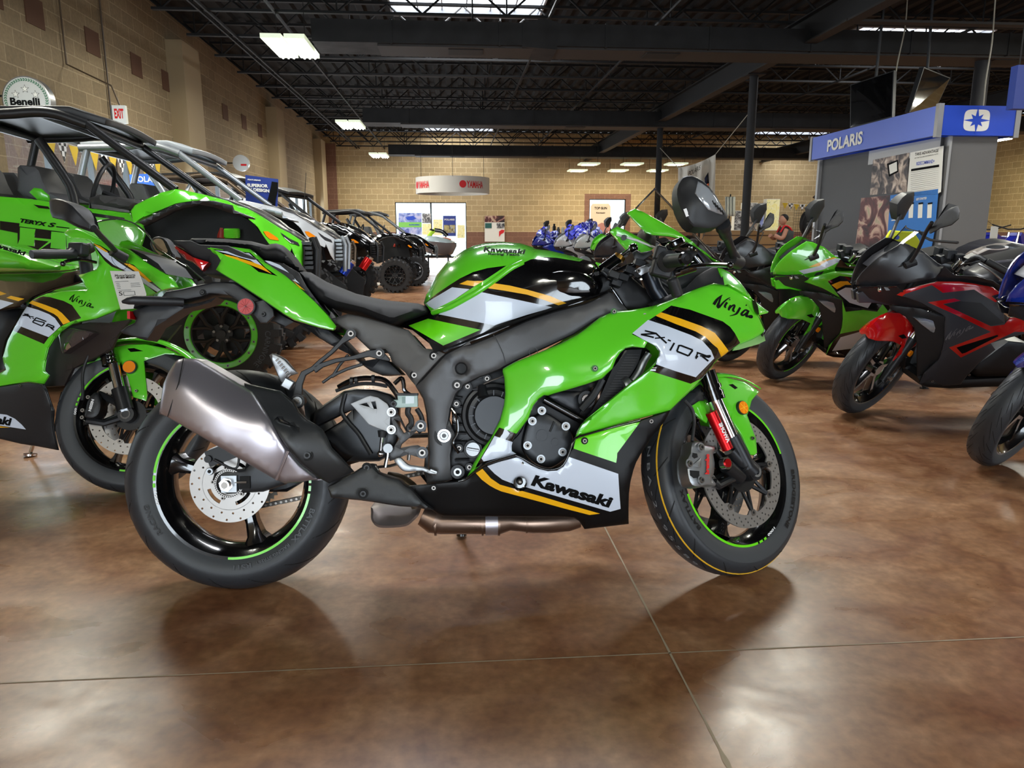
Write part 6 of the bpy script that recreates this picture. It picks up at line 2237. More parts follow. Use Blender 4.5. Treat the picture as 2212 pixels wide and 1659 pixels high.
def ninja(M, label, style, group='faired motorcycles parked in a row on the right', rear=True):
    """styles: red / green / black / blue; one colour scheme of the same small sport motorcycle"""
    t = empty('sport_motorcycle', M, label, 'motorcycle', group)
    body = {'red': GRY, 'green': GREEN, 'black': PBK, 'blue': BLU}[style]
    acc = {'red': RED, 'green': BLK, 'black': BLK, 'blue': BLK}[style]
    nose = {'red': PBK, 'green': GREEN, 'black': PBK, 'blue': BLU}[style]
    fen = {'red': RED, 'green': GREEN, 'black': BLK, 'blue': BLU}[style]
    low = {'red': GRY, 'green': WHT, 'black': PBK, 'blue': WHT}[style]
    c1 = Vector((1.375, 0, .295))
    c0 = Vector((0, 0, .300))
    K = dict(side=1, ppm=400)
    fwl = wheel(t, RS, c1, .295, .055, .040, .219, .045, 5, 40, 'front_wheel', green=[(20, 100), (200, 280)] if style == 'green' else None, spw=.018, grooves=26, gskew=.9, lod=1, tread=((.15, .45, 1.2), (.38, .85, 1.0)), dash=False)
    disc(fwl, RS, c1, .15, .11, -.064, .004, holes=20, rows=1, tabs=5, carrier=True)
    if rear:
        wheel(t, I4, c0, .300, .070, .045, .219, .055, 5, 0, 'rear_wheel', spw=.018, grooves=18, lod=1)
        panel('swingarm', t, OR, [(-60, 270), (450, 330), (450, 430), (-60, 330)], .10, ENG, back=-.10, res=60)
        panel('rider_seat', t, OR, [(200, 800), (330, 760), (520, 760), (620, 800), (560, 850), (350, 800), (220, 850), (-120, 930), (-180, 900)], .12, SEAT, pillow=40, res=40)
        panel('tail_cowl', t, OR, [(450, 750), (150, 800), (-200, 890), (-220, 850), (-60, 790), (200, 690)], .10, body, back=-.10, res=40)
        panel('fuel_tank', t, OR, [(460, 770), (560, 745), (800, 730), (930, 760), (960, 810), (850, 865), (700, 885), (560, 860), (500, 820)], .16, body if style != 'red' else PBK, pillow=90, res=40, smooth=60)
    # nose cowl
    nz = ZZ('W 118,478 130,430 170,370 240,300 330,230 420,170 520,110 590,120 680,160 720,175 850,280 915,310 880,360 850,395 840,420 600,465 480,482 250,486')
    zs = [(ZZ('W 500,470 650,420 800,330 905,318 860,380 830,415 600,462'), PBK)] if style == 'red' else []
    if style == 'green':
        zs = [(ZZ('W 420,440 640,395 760,300 900,305 905,335 820,380 700,430 480,478'), WHT), (ZZ('W 540,400 700,330 830,290 870,296 760,330 660,390'), YEL)]
    panel('nose_cowl', t, nf, nz, [(1848, 615, .03), (1900, 570, .09), (1950, 530, .09), (2030, 560, .15), (2020, 600, .18), (1900, 615, .08), (1980, 540, .12)], nose, zones=zs, mirror=True, res=12, roll=.004, **K)
    panel('nose_underside', t, nf, ZZ('W 140,495 250,490 480,488 520,520 700,640 900,720 912,760 700,690 430,650 300,620 140,575'), [(1850, 625, .04), (1940, 640, .13), (2030, 680, .19)], MBK, mirror=True, roll=.004, **K)
    h = panel('headlamp', t, nf, ZZ('W 130,492 330,500 490,490 470,520 420,560 430,590 300,560 150,535'), [(1853, 622, .05), (1900, 625, .09), (1935, 625, .13)], mat('dark_lamp_glass', (.10, .09, .09), .08, coat=1), mirror=True, roll=.003, res=9, **K)[0]
    panel('lamp_reflector', h, nf, ZZ('W 370,500 480,495 450,525 390,530'), .125, LENS, th=.002, roll=0, res=9, side=1)
    mb = MB()
    q = nf.at(*Z('W', (335, 520))[0], .10)
    mb.sphere(q, .014, CHR)
    mb.obj('projector_lens', h)
    if style in ('red', 'green'):
        panel('chin_winglet', t, nf, ZZ('W 140,560 180,535 300,580 420,625 430,665 300,640 150,640'), .05, GRY if style == 'red' else GREEN, th=.03, roll=.004, res=12, mirror=True, side=1)
    # side fairing
    sz = ZZ('W 485,568 560,520 850,448 1050,448 1200,470 1350,500 1450,575 1390,640 1440,700 1460,820 1500,770 1620,770 1700,900 1500,950 1330,1000 1370,1060 1240,1160 1110,1300 1060,1370 900,1385 800,1330 690,1370 730,1270 860,1150 890,1080 910,980 918,770 890,745 700,640 560,590')
    zr = {'red': [(ZZ('W 485,568 560,520 850,448 1050,448 1200,470 1350,500 1450,575 1370,635 1240,560 1180,520 900,550 800,480 560,560 530,585'), RED),
                  (ZZ('W 765,635 1000,600 1060,620 900,650 1330,850 1450,835 1500,770 1620,770 1700,900 1540,900 1060,1130 955,1040 1330,900 1000,740'), RED),
                  (ZZ('W 1020,1040 1390,925 1395,940 1100,1088 1070,1095'), LBK),
                  (ZZ('W 905,655 1050,625 1240,640 1450,820 1330,845'), MBK)],
          'green': [(ZZ('W 760,560 900,500 1100,520 1200,600 1400,640 1440,720 1300,900 1150,880 950,900 920,780'), BLK), (ZZ('W 800,600 900,560 1020,560 1100,600 960,600 860,650'), YEL), (ZZ('W 860,680 960,630 1100,640 1300,720 1200,860 1000,800'), WHT),
                    (ZZ('W 690,1370 830,1150 1300,1060 1110,1300 1060,1370 900,1385'), BLK), (ZZ('W 760,1330 870,1180 1240,1080 1080,1290'), WHT)],
          'black': [], 'blue': [(ZZ('W 690,1370 830,1150 1300,1060 1110,1300 1060,1370 900,1385'), WHT)]}[style]
    s_ = panel('side_fairing', t, nf, sz, NW, body, zones=zr, mirror=True, res=13, roll=.006, **K)[0]
    panel('inner_fairing', t, nf, ZZ('W 420,660 700,690 918,770 905,1000 880,1100 870,1140 720,1280 670,1300 665,1000 640,850 560,760 430,700'), [(1930, 665, .12), (2000, 720, .165), (1985, 810, .13)], MBK, mirror=True, roll=.004, **K)
    l_ = panel('front_indicator', t, nf, ZZ('W 648,778 740,780 830,800 855,830 830,915 780,890 700,830'), .185, LENS, back=.15, roll=.006, res=8, **K)
    panel('belly_pan', t, nf, ZZ('W 670,1300 740,1270 800,1330 1100,1320 1300,1310 1500,1300 1700,1290 1700,1380 1300,1392 960,1405 760,1395 690,1370'), .13, BLK if style != 'red' else MBK, back=-.13, roll=.01, side=1)
    panel('engine_block', t, nf, ZZ('W 1240,1160 1370,1060 1480,980 1659,1000 1750,1290 1200,1300 1150,1260'), .14, ENG2, back=-.14, roll=.01, side=1)
    mb = MB()
    for k in range(2):
        mb.tube([nf.at(*Z('W', (860 - 20 * k, 1160 + 35 * k))[0], .10), nf.at(*Z('W', (760, 1180 + 30 * k))[0], .11), nf.at(*Z('W', (745, 1220 + 30 * k))[0], .09), nf.at(*Z('W', (800, 1260 + 20 * k))[0], .09)], .019, BRZ, n=10, smooth=4)
    mb.obj('exhaust_header', t)
    bolts_px('fairing_bolt', s_, nf, ZZ('W 862,1070 803,1340 1133,1283'), .17, .007, side=1)
    if style == 'red':
        n3 = [[(2042 + (a - 1541) * .72, 729 + (b - 646) * .50 - (a - 1541) * .50, c * .6) for a, b, c in q_] for q_ in nin]
        strokes_px('name_lettering', s_, nf, n3, NW, mat('faint_grey_lettering', (.45, .45, .46), .4), .002, side=1)
    # upper: tank shroud, bars, screen
    panel('tank_shroud', t, nf, ZZ('W 840,420 915,315 1000,390 1200,400 1350,440 1500,540 1450,575 1350,500 1050,448 850,448'), [(2030, 600, .17), (2150, 610, .17), (2180, 630, .15)], PBK if style != 'green' else BLK, mirror=True, roll=.006, **K)
    WP = lambda x, y, w_: nf.at(*Z('W', (x, y))[0], w_)
    near = [(560, 40, .09), (700, 60, .10), (650, 200, .13), (600, 270, .13), (480, 340, .12), (300, 375, .08)]
    near = [(745, 10, .10), (700, 110, .12), (650, 200, .13), (560, 300, .13), (300, 375, .06)]
    cen = [(600, -20), (500, 60), (420, 140), (330, 220), (240, 310)]
    rows = []
    for k in range(9):
        u = k / 8 * 4
        i = min(3, int(u))
        u -= i
        n_ = [near[i][j] * (1 - u) + near[i + 1][j] * u for j in range(3)]
        c_ = [cen[i][j] * (1 - u) + cen[i + 1][j] * u for j in range(2)]
        N_ = WP(*n_)
        C_ = WP(c_[0], c_[1], 0)
        rows.append([Vector((C_.x + (N_.x - C_.x) * abs(a) ** 1.9, n_[2] * a, C_.z + (N_.z - C_.z) * abs(a) ** 1.9)) for a in [-1 + j / 4 for j in range(9)]])
    mb = MB()
    mb.grid(rows, CLEAR if style != 'red' else SMOKE)
    w_ = mb.obj('windscreen', t, 60)
    mb = MB()
    mb.tube(rows[0], .003, mat('screen_edge', (.25, .25, .25), .1, coat=1), n=5)
    mb.tube([r_[8] for r_ in rows], .003, mat('screen_edge', (.25, .25, .25), .1, coat=1), n=5)
    mb.tube([r_[0] for r_ in rows], .003, mat('screen_edge', (.25, .25, .25), .1, coat=1), n=5)
    mb.obj('screen_edge_bead', w_)
    panel('cockpit_cowl', t, nf, ZZ('W 240,320 330,240 430,180 520,115 600,120 650,170 640,240 600,280 500,340 300,380'), .045, PBK, back=-.045, roll=.008, res=14, side=1)
    for sg in (1, -1):
        mb = MB()
        if sg == 1:
            q = [WP(600, 290, .15), WP(680, 160, .20), WP(745, 10, .27), WP(800, -80, .34)]
        else:
            q = [nf.at(*Z('W', (375, 160))[0], -.13), nf.at(1925, 510, -.20), nf.at(1937, 480, -.30), nf.at(1945, 465, -.34)]
        mb.tube(q, .009, MBK, n=8, smooth=3)
        mb.cyl(q[0] + Vector((.02, 0, -.01)), q[0] + Vector((-.03, 0, .01)), .018, MBK, n=10)
        mb.obj('mirror_stem', t)
    panel('mirror_housing', t, nf, ZZ('N 648,210 690,160 740,105 790,80 828,70 840,110 835,150 790,190 720,210 670,238 650,240'), [(2010, 500, .33), (2060, 450, .40), (2050, 480, .42)], MBK, back=.33, roll=.012, res=8, smooth=25, **K)
    panel('mirror_housing', t, nf, ZZ('N 450,60 480,20 510,-5 558,-15 555,40 520,100 490,155 455,162 448,120'), [(1937, 475, -.33), (1960, 430, -.36), (1970, 450, -.38)], MBK, back=-.42, roll=.010, res=8, smooth=25, **K)
    mb = MB()
    mb.tube([WP(1000, 340, .09), WP(1080, 260, .11)], .022, CHR, n=12)
    mb.tube([WP(1080, 300, .10), WP(1200, 230, .14), WP(1290, 270, .20)], .014, MBK, n=10, smooth=3)
    mb.tube([WP(1300, 270, .20), WP(1540, 400, .33)], .017, MBK, n=12)
    mb.tube([WP(1220, 290, .20), WP(1340, 360, .27), WP(1490, 490, .34)], .006, ALM, n=8, smooth=3)
    mb.tube([nf.at(1985, 560, -.12), nf.at(1960, 552, -.2), nf.at(1930, 548, -.34)], .016, MBK, n=10, smooth=3)
    for (x, y, w2) in ((1150, 250, .1), (1040, 240, .05), (900, 240, 0), (880, 180, -.05), (960, 200, .02)):
        mb.box(WP(x, y, w2), (.05, .05, .045), MBK, Matrix.Rotation(R(x % 40), 3, 'Y'))
    mb.tube([WP(1000, 360, .12), WP(1060, 300, .14), WP(1150, 280, .16), WP(1250, 260, .18)], .005, BLK, n=6, smooth=4)
    mb.obj('handlebar', t, bevel=.004)
    # fork, fender
    NS = lambda k, x, y, w2: ns.at(*Z(k, (x, y))[0], w2)
    mb = MB(RS)
    for sg in (1, -1):
        a_ = Vector((1.375 + .02, sg * .085, .295))
        up_ = Vector((-.4226, 0, .9063))
        mb.tube([a_ - up_ * .03, a_ + up_ * .24], .026, ENG2, n=14, rs=[.022, .03])
        mb.tube([a_ + up_ * .24, a_ + up_ * .62], .0195, CHR if sg > 0 else MBK, n=12)
        mb.cyl(a_, a_ + Vector((0, sg * .035, 0)), .013, SCR, n=12)
    mb.obj('front_fork', t)
    mb = MB(RS)
    mb.box(c1 + Vector((-.13, .075, .06)), (.05, .05, .09), ENG, Matrix.Rotation(R(20), 3, 'Y'))
    mb.obj('front_brake_caliper', t, bevel=.006)
    fz_ = ZZ('W 197,905 215,870 260,830 330,760 400,730 520,730 600,780 640,860 650,930 688,965 650,1030 560,1080 455,1160 535,1025 450,985 300,980 235,960')
    f_ = panel('front_fender', t, ns, fz_, [(1868, 722, .0), (1872, 705, .0), (1885, 693, .0), (1910, 678, .0), (1945, 676, .015), (1880, 735, .04), (1960, 700, .06), (1975, 740, .085), (1930, 760, .09), (1900, 735, .06), (1920, 705, .045)], fen, mirror=True, roll=.004, res=10, zones=[(ZZ('W 498,935 550,920 580,955 535,962'), LBK)], **K)[0]
    mb = MB(RS)
    q = NS('W', 600, 1090, .11)
    mb.cyl(q, q + Vector((0, .01, 0)), .018, AMB, n=16)
    mb.obj('amber_reflector', f_)
    mb = MB()
    mb.tube([Vector((.62, .10, .25)), Vector((.55, .30, .06 + .0))], .010, MBK)
    mb.box(Vector((.55, .30, .055)), (.05, .03, .008), MBK)
    mb.obj('side_stand', t)
    return t


def RMat(dx, dy, rz=0):
    return Matrix.Translation((dx, dy, 0)) @ (RM if not rz else Matrix.Translation(RM.translation) @ Matrix.Rotation(rz, 4, 'Z') @ Matrix.Translation(-RM.translation) @ RM)


ninja(RM, 'red and graphite sport motorcycle in the right row, in front of the grey booth', 'red')
ninja(RMat(-.02, .99), 'green sport motorcycle with black and white stripes in the right row, behind the red one', 'green')
nb = ninja(RMat(-.12, 1.72), 'black sport motorcycle in the right row, just beyond the green one', 'black')
ninja(RMat(.09, -.98), 'blue sport motorcycle cut off by the right edge of the photo', 'blue')
CH.update({o.name: [c for c in bpy.data.objects if c.parent == o] for o in list(bpy.data.objects) if o.parent == nb or o == nb or (o.parent and o.parent.parent == nb)})
for i, (dy, dx, lb_) in enumerate(((2.62, -.25, 'black sport motorcycle with raised mirror, second black one back in the right row'), (3.5, -.4, 'third black sport motorcycle back in the right row, under the hanging banner'), (4.5, -.55, 'farthest black sport motorcycle in the right row, largely hidden by the big mirror'))):
    c = copy_tree(nb, M=RMat(dx, dy))
    tag(c, lb_, 'motorcycle', 'faired motorcycles parked in a row on the right')
# ------------------------------------------------------------------ side-by-side vehicles on the left
_P = at_z(478, 722, .37)
TH = .12
TM = Matrix.Translation(_P) @ Matrix.Rotation(TH, 4, 'Z') @ Matrix.Translation((-2.3, .80, -.37))
tf = Fr(TM)
CAGE = mat('cage_tube_black', (.11, .11, .115), .38)
ROOFM = mat('roof_plastic_black', (.13, .13, .135), .45)
INS = mat('dark_wheel_well', (.035, .035, .04), .7)
HOODC = mat('hood_centre_grey', (.24, .235, .23), .3)
SEATG = mat('grey_seat_cover', (.30, .30, .31), .6)
RNG = mat('bead_ring_paint', (.35, .78, .16), .3, coat=.6)
ut = empty('utility_vehicle', TM, 'green side-by-side utility vehicle with black roll cage, parked behind the left motorcycle', 'utility vehicle', 'side-by-side vehicles along the left wall')
TUR = mat('off_road_tyre', (.155, .155, .16), .7, noise=(30, .1, .2))


def utv_wheel(parent, c, Rr, out):
    c = Vector(c)
    hw = .12
    mb = MB()
    y = out * hw
    mb.lathe([(y * .9, .178), (y, .20), (y * .95, .214), (y * .3, .20), (-y * .9, .205), (-y, .21), (-y * .9, .195), (y * .3, .165)], c, MBK, n=40, closed=True)
    for k in range(6):
        a = R(60 * k + 30)
        u = Vector((math.cos(a), 0, math.sin(a)))
        v = Vector((-math.sin(a), 0, math.cos(a)))
        for sg in (-1, 1):
            mb.tube([c + u * .05 + Vector((0, y * .55, 0)), c + u * .11 + v * .012 * sg + Vector((0, y * .75, 0)), c + u * .178 + v * .055 * sg + Vector((0, y * .8, 0))], .014, MBK, n=6)
    mb.cyl(c + Vector((0, y * .2, 0)), c + Vector((0, y * .65, 0)), .065, MBK, n=24)
    mb.cyl(c + Vector((0, y * .65, 0)), c + Vector((0, y * .95, 0)), .028, MBK, n=16)
    mb.cyl(c + Vector((0, -y * .3, 0)), c + Vector((0, y * .1, 0)), .13, ENG, n=24)
    for k in range(5):
        a = R(72 * k + 18)
        q = c + Vector((.05 * math.cos(a), y * .65, .05 * math.sin(a)))
        mb.cyl(q, q + Vector((0, out * .02, 0)), .009, SCR, n=6)
    w_ = mb.obj('wheel', parent, 30)
    mb = MB()
    mb.lathe([(y * 1.02, .185), (y * 1.08, .19), (y * 1.08, .222), (y * 1.0, .226), (y * .9, .22), (y * .9, .19)], c, RNG, n=56, closed=True)
    for k in range(16):
        a = R(22.5 * k + 8)
        q = c + Vector((.206 * math.cos(a), y * 1.08, .206 * math.sin(a)))
        mb.cyl(q, q + Vector((0, out * .006, 0)), .0085, SCR, n=8)
        mb.cyl(q + Vector((0, out * .0062, 0)), q + Vector((0, out * .0066, 0)), .0045, GRV, n=6)
    mb.obj('bead_ring', w_, 30)
    mb = MB()
    mb.lathe([(-hw * .95, .215), (-hw * 1.05, .28), (-hw, Rr - .03), (-hw * .8, Rr - .012), (0, Rr), (hw * .8, Rr - .012), (hw, Rr - .03), (hw * 1.05, .28), (hw * .95, .215)], c, TUR, n=48)
    n = 22
    for k in range(n):
        for sg in (-1, 1):
            a = 2 * math.pi * (k + (.5 if sg > 0 else 0)) / n
            M3 = Matrix.Rotation(-a + math.pi / 2, 3, 'Y')
            u = Vector((math.cos(a), 0, math.sin(a)))
            mb.box(c + u * (Rr + .003) + Vector((0, sg * .085, 0)), (.045, .07, .028), TUR, M3)
            mb.box(c + u * (Rr - .028) + Vector((0, sg * .125, 0)), (.05, .016, .05), TUR, M3)
            mb.box(c + u * (Rr + .004) + Vector((0, sg * .025, 0)), (.03, .045, .022), TUR, M3)
    mb.obj('tyre', w_, 30, merge=0)
    return w_


wf = utv_wheel(ut, (2.3, -.69, .37), .36, -1)
utv_wheel(ut, (2.3, .69, .37), .36, 1)
utv_wheel(ut, (0, -.69, .37), .36, -1)
utv_wheel(ut, (0, .69, .37), .36, 1)
sidez = ZZ('Y -400,860 0,885 280,910 420,928 680,975 780,990 1105,1030 1115,1060 1140,1112 1210,1120 1240,1200 1200,1330 1180,1600 900,1700 -400,1700')
panel('side_body', ut, tf, sidez, [(0, 430, .64), (280, 460, .66), (100, 560, .72), (280, 600, .70)], GREEN, th=.02, res=26, mirror=True, roll=.01, ppm=340)
FWc = [(283, 455, .76), (380, 410, .72), (420, 409, .64), (520, 440, .46), (600, 500, .40), (655, 530, .32), (655, 580, .38), (560, 490, .62), (580, 525, .62), (330, 450, .77), (625, 545, .50)]
fenz = ZZ('Y 1115,1010 1150,960 1260,905 1370,855 1490,825 X 95,235 200,252 420,300 640,358 720,398 850,440 920,475 1060,560 1200,650 1300,700 1425,782 1445,880 1440,1095 1380,1015 1315,860 1300,905 1075,812 1010,720 960,640 920,600 860,550 925,555 915,535 700,460 490,385 350,355 200,385 Y 1640,925 1500,950 1380,1000 1230,1060 1140,1112')
panel('front_fender', ut, tf, fenz, FWc, GREEN, th=.02, res=16, mirror=True, roll=.01, ppm=340)
panel('fender_flare', ut, tf, ZZ('Y 1180,1105 1500,955 1640,925 1820,922 1975,960 X 700,455 920,540 925,560 700,500 490,425 350,400 150,455 Y 1500,1010 1240,1140'), [(300, 470, .85), (420, 430, .80), (550, 470, .70)], CAGE, th=.05, res=16, mirror=True, roll=.008)
panel('wheel_well', ut, tf, ZZ('Y 1230,1130 1500,1000 1640,940 1820,935 1975,980 X 700,480 900,580 1075,812 1150,1100 Y 1900,1500 1450,1700 1200,1600 1180,1300'), .34, INS, back=-.34, res=30, roll=0, side=-1)
panel('side_marker', ut, tf, ZZ('X 1020,680 1070,683 1170,750 1182,778 1090,765 1050,730'), [(a, b, c + .012) for a, b, c in FWc], AMB, th=.01, res=12, roll=.003, mirror=True)
panel('headlamp', ut, tf, ZZ('X 1200,692 1290,755 1385,800 1402,835 1310,805 1240,748'), [(a, b, c + .012) for a, b, c in FWc], mat('smoked_headlamp', (.20, .20, .21), .1, coat=1), th=.01, res=12, roll=.003, mirror=True)
f_ = tps(FWc)


def TP(k, x, y, w_):
    return tf.at(*Z(k, (x, y))[0], -w_)


rows = []
for x, y in ((420, 300), (640, 358), (850, 440), (1060, 560), (1200, 650), (1300, 700), (1425, 782)):
    px, py = Z('X', (x, y))[0]
    W_ = f_(np.array([[px, py]]))[0] - .02
    p = tf.at(px, py, -W_)
    rows.append([Vector((p.x + (.03 if abs(s_) < .6 else 0), s_ * W_, p.z - (.035 if abs(s_) < .6 else 0.0))) for s_ in (-1, -.62, -.55, -.2, .2, .55, .62, 1)])
mb = MB()
mb.grid(rows, HOODC)
mb.obj('hood', ut, 40, solid=.02)
mb = MB()
L = [rows[-1][0], TP('X', 1445, 880, .40), TP('X', 1440, 1095, .38)]
mb.grid([[Vector((p.x, p.y * s_, p.z)) for s_ in (1, .5, 0, -.5, -1)] for p in L], INS)
for k in range(6):
    t = (k + .5) / 6
    p = L[0].lerp(L[2], t)
    mb.box(Vector((p.x + .03, 0, p.z)), (.07, .62, .022), CAGE)
for sg in (-1, 1):
    mb.tube([Vector((L[0].x + .06, .2 * sg, L[0].z + .02)), Vector((L[0].x + .09, .22 * sg, L[1].z)), Vector((L[2].x + .07, .2 * sg, L[2].z - .1))], .02, CAGE)
mb.obj('grille', ut, 30, merge=0)
mb = MB()
mb.tube([TP('X', 590, 600, .3), TP('X', 580, 760, .32)], .035, mat('orange_red_shock', (.62, .16, .08), .4), n=12)
mb.obj('shock_absorber', ut, 30)
mb = MB()
for k in range(5):
    mb.lathe([(0, .05), (.012, .055), (.024, .05)], TP('X', 690, 690 + 16 * k, .40), GREEN, axis=(0, 0, 1), n=16)
mb.obj('coil_spring', ut, 30)
for sg in (-1, 1):
    for p0, p1, r_ in (((2.25, sg * .2, .32), (2.3, sg * .6, .30), .022), ((2.45, sg * .2, .36), (2.3, sg * .6, .30), .022), ((-.1, sg * .2, .36), (0, sg * .6, .30), .03)):
        mb = MB()
        mb.tube([p0, p1], r_, CAGE)
        mb.obj('suspension_arm', ut)
mb = MB()
mb.bx(.3, 2.0, -.62, .62, .26, .42, INS)
mb.bx(-.5, .3, -.55, .55, .40, .60, INS)
mb.obj('floor_pan', ut, 0)
# cage
rail = [Y_ for Y_ in ((-500, 190, .60), (0, 185, .60), (300, 165, .60), (480, 185, .60), (620, 230, .60), (745, 275, .60))]
mb = MB()
for sg in (1, -1):
    P_ = [TP('Y', *q) for q in rail]
    P_ = [Vector((p.x, p.y * sg, p.z)) for p in P_]
    mb.tube(P_, .032, CAGE, n=12, smooth=3)
    a, b = TP('Y', 740, 270, .60), TP('Y', 1500, 830, .68)
    mb.tube([Vector((a.x, a.y * sg, a.z)), Vector((b.x, b.y * sg, b.z))], .026, CAGE, n=12)
    P_ = [TP('Y', *q) for q in ((330, 400, .58), (470, 600, .60), (600, 800, .62), (640, 960, .64))]
    P_ = [Vector((p.x, p.y * sg, p.z)) for p in P_]
    mb.tube(P_, .028, CAGE, n=12, smooth=2)
    c = TP('Y', -400, 190, .6)
    d = TP('Y', -520, 800, .6)
    mb.tube([Vector((c.x, c.y * sg, c.z)), Vector((d.x, d.y * sg, d.z))], .028, CAGE, n=12)
for q in ((745, 275), (300, 165), (-400, 190)):
    p = TP('Y', q[0], q[1], .6)
    mb.tube([Vector((p.x, -.6, p.z)), Vector((p.x, .6, p.z))], .026, CAGE, n=10)
mb.obj('roll_cage', ut, 60)
rows = []
for x, y in ((-500, 95), (0, 92), (350, 90), (580, 95), (700, 140), (900, 200)):
    p = TP('Y', x, y, .60)
    rows.append([Vector((p.x, .60 * s_, p.z - .035 + .02 * (1 - s_ * s_))) for s_ in (-1, -.8, -.76, -.3, 0, .3, .76, .8, 1)])
mb = MB()
mb.grid(rows, ROOFM)
mb.obj('roof', ut, 30, solid=.045, bevel=.008)
# seats, doors top, dash
for nm, pts, m_, w0, b0 in (('seat', 'Y 150,640 170,620 300,625 340,660 375,760 425,850 600,930 500,935 300,915 200,880 150,840', SEATG, .50, .10),
                            ('seat', 'Y -420,640 -380,620 -230,625 -200,660 -160,760 -110,850 0,900 -200,935 -300,915 -420,840', SEATG, .50, .10),
                            ('dashboard', 'Y 760,900 850,870 1000,890 1120,925 1180,945 1110,1010 780,975', HOODC, .58, -.58)):
    panel(nm, ut, tf, ZZ(pts), w0, m_, back=b0, res=22, roll=.03, mirror=(b0 > 0), ppm=340)
panel('seat_insert', ut, tf, ZZ('Y 250,850 290,812 350,820 415,880 420,925 320,915'), .52, RNG, back=.35, res=18, roll=.01, mirror=True)
mb = MB()
p = TP('Y', 880, 850, .3)
mb.tube([p + Vector((.18 * math.sin(a) * .35, .18 * math.cos(a), .18 * math.sin(a))) for a in [2 * math.pi * k / 20 for k in range(20)]], .014, CAGE, closed=True)
mb.tube([p, p + Vector((.25, 0, -.12))], .02, CAGE)
mb.obj('steering_wheel', ut)
UT = []


def attach(o, par):
    o.parent = par
    o.matrix_parent_inverse = par.matrix_world.inverted()


CH.clear()
CH.update({o.name: [c for c in bpy.data.objects if c.parent == o] for o in list(bpy.data.objects) if o == ut or o.parent == ut or (o.parent and o.parent.parent == ut)})
GRA = mat('satin_graphite_body', (.20, .20, .205), .3, coat=.5)
WBD = mat('white_body_panel', (.72, .73, .74), .3, coat=.5)
SVT = mat('silver_cage_tube', (.62, .64, .66), .35, .7)
BZT = mat('bronze_cage_tube', (.40, .34, .28), .3, .6)
LGR = mat('light_grey_roof', (.62, .64, .66), .4)
for (px, Y_, sc, th, sw, lb_) in (
        (585, 6.6, 1.0, .05, {'lime_green_paint': WBD, 'cage_tube_black': SVT, 'roof_plastic_black': LGR, 'bead_ring_paint': BLK, 'hood_centre_grey': GRA}, 'side-by-side vehicle with silver cage and light grey roof, behind the green one'),
        (632, 8.3, .93, -.02, {'lime_green_paint': GRA, 'cage_tube_black': BZT, 'bead_ring_paint': BLK, 'hood_centre_grey': GRA}, 'graphite side-by-side vehicle with bronze cage, left of the blue shock can'),
        (714, 10.1, .90, -.12, {'lime_green_paint': BLK, 'bead_ring_paint': BLK, 'hood_centre_grey': BLK}, 'black side-by-side vehicle with the red shock can at its nose'),
        (853, 12.75, .78, -.02, {'lime_green_paint': BLK, 'bead_ring_paint': BLK, 'hood_centre_grey': BLK}, 'smaller black side-by-side vehicle whose whole front wheel shows'),
        (895, 14.3, .78, .04, {'lime_green_paint': BLK, 'bead_ring_paint': BLK, 'hood_centre_grey': BLK, 'cage_tube_black': mat('grey_cage_tube', (.36, .37, .37), .4)}, 'farthest black side-by-side vehicle, next to the personal watercraft')):
    P_ = at_y(px, 600, Y_)
    M_ = Matrix.Translation((P_.x, P_.y, 0)) @ Matrix.Rotation(th, 4, 'Z') @ Matrix.Scale(sc, 4) @ Matrix.Translation((-2.3, .80, 0))
    c = copy_tree(ut, M=M_, swap=sw)
    UT.append(c)
    tag(c, lb_, 'utility vehicle', 'side-by-side vehicles along the left wall')
# graphics only on the green one
sd = [o for o in bpy.data.objects if o.parent == ut and o.name.startswith('side_body')][0]
SW = [(0, 430, .645), (280, 460, .665), (100, 560, .725), (280, 600, .705)]
for pts, m_ in (('Y 285,955 410,972 425,995 330,985', BLK), ('Y 700,1012 1060,1068 1066,1092 760,1052', BLK), ('Y 150,1140 560,1192 572,1345 330,1345 215,1300 275,1310 150,1292', BLK), ('Y 0,1095 165,1115 155,1200 0,1170', BLK),
                ('Y 780,950 860,960 1100,1005 1105,1025 780,985', GRA)):
    panel('side_graphic', sd, tf, ZZ(pts), SW, m_, th=.004, res=30, roll=0)
SW2 = [(a, b, c + .004) for a, b, c in SW]
for pts in ('Y 170,1150 302,1165 292,1210 292,1238 435,1252 435,1232 438,1185 560,1197 562,1340 430,1325 436,1272 292,1256 290,1312 150,1296 168,1250', 'Y 390,1290 425,1262 436,1275 340,1340 320,1345'):
    panel('side_graphic', sd, tf, ZZ(pts), SW2, GREEN, th=.004, res=30, roll=0)
text_px('side_lettering', sd, tf, 'TERYX', ZZ('Y 168,1105')[0], ZZ('Y 395,1140')[0], 8, SW2, LBK, bold=.05, shear=.2)
text_px('side_lettering', sd, tf, 'S', ZZ('Y 405,1142')[0], ZZ('Y 475,1150')[0], 9, SW2, LBK, bold=.04, shear=.3)
panel('side_graphic', sd, tf, ZZ('Y 480,1140 590,1153 590,1160 480,1149'), SW2, BLK, th=.003, res=30, roll=0)
tr_ = [o for o in bpy.data.objects if o.parent == wf and o.name.startswith('tyre')][0]
mb = MB()
text_arc(mb, 'CARNIVORE', (2.3, -.8, .37), .29, -22, 50, .035, -.8175, mat('faint_tyre_lettering', (.30, .32, .35), .6), bold=.0)
mb.obj('tyre_lettering', tr_, 0, merge=0)
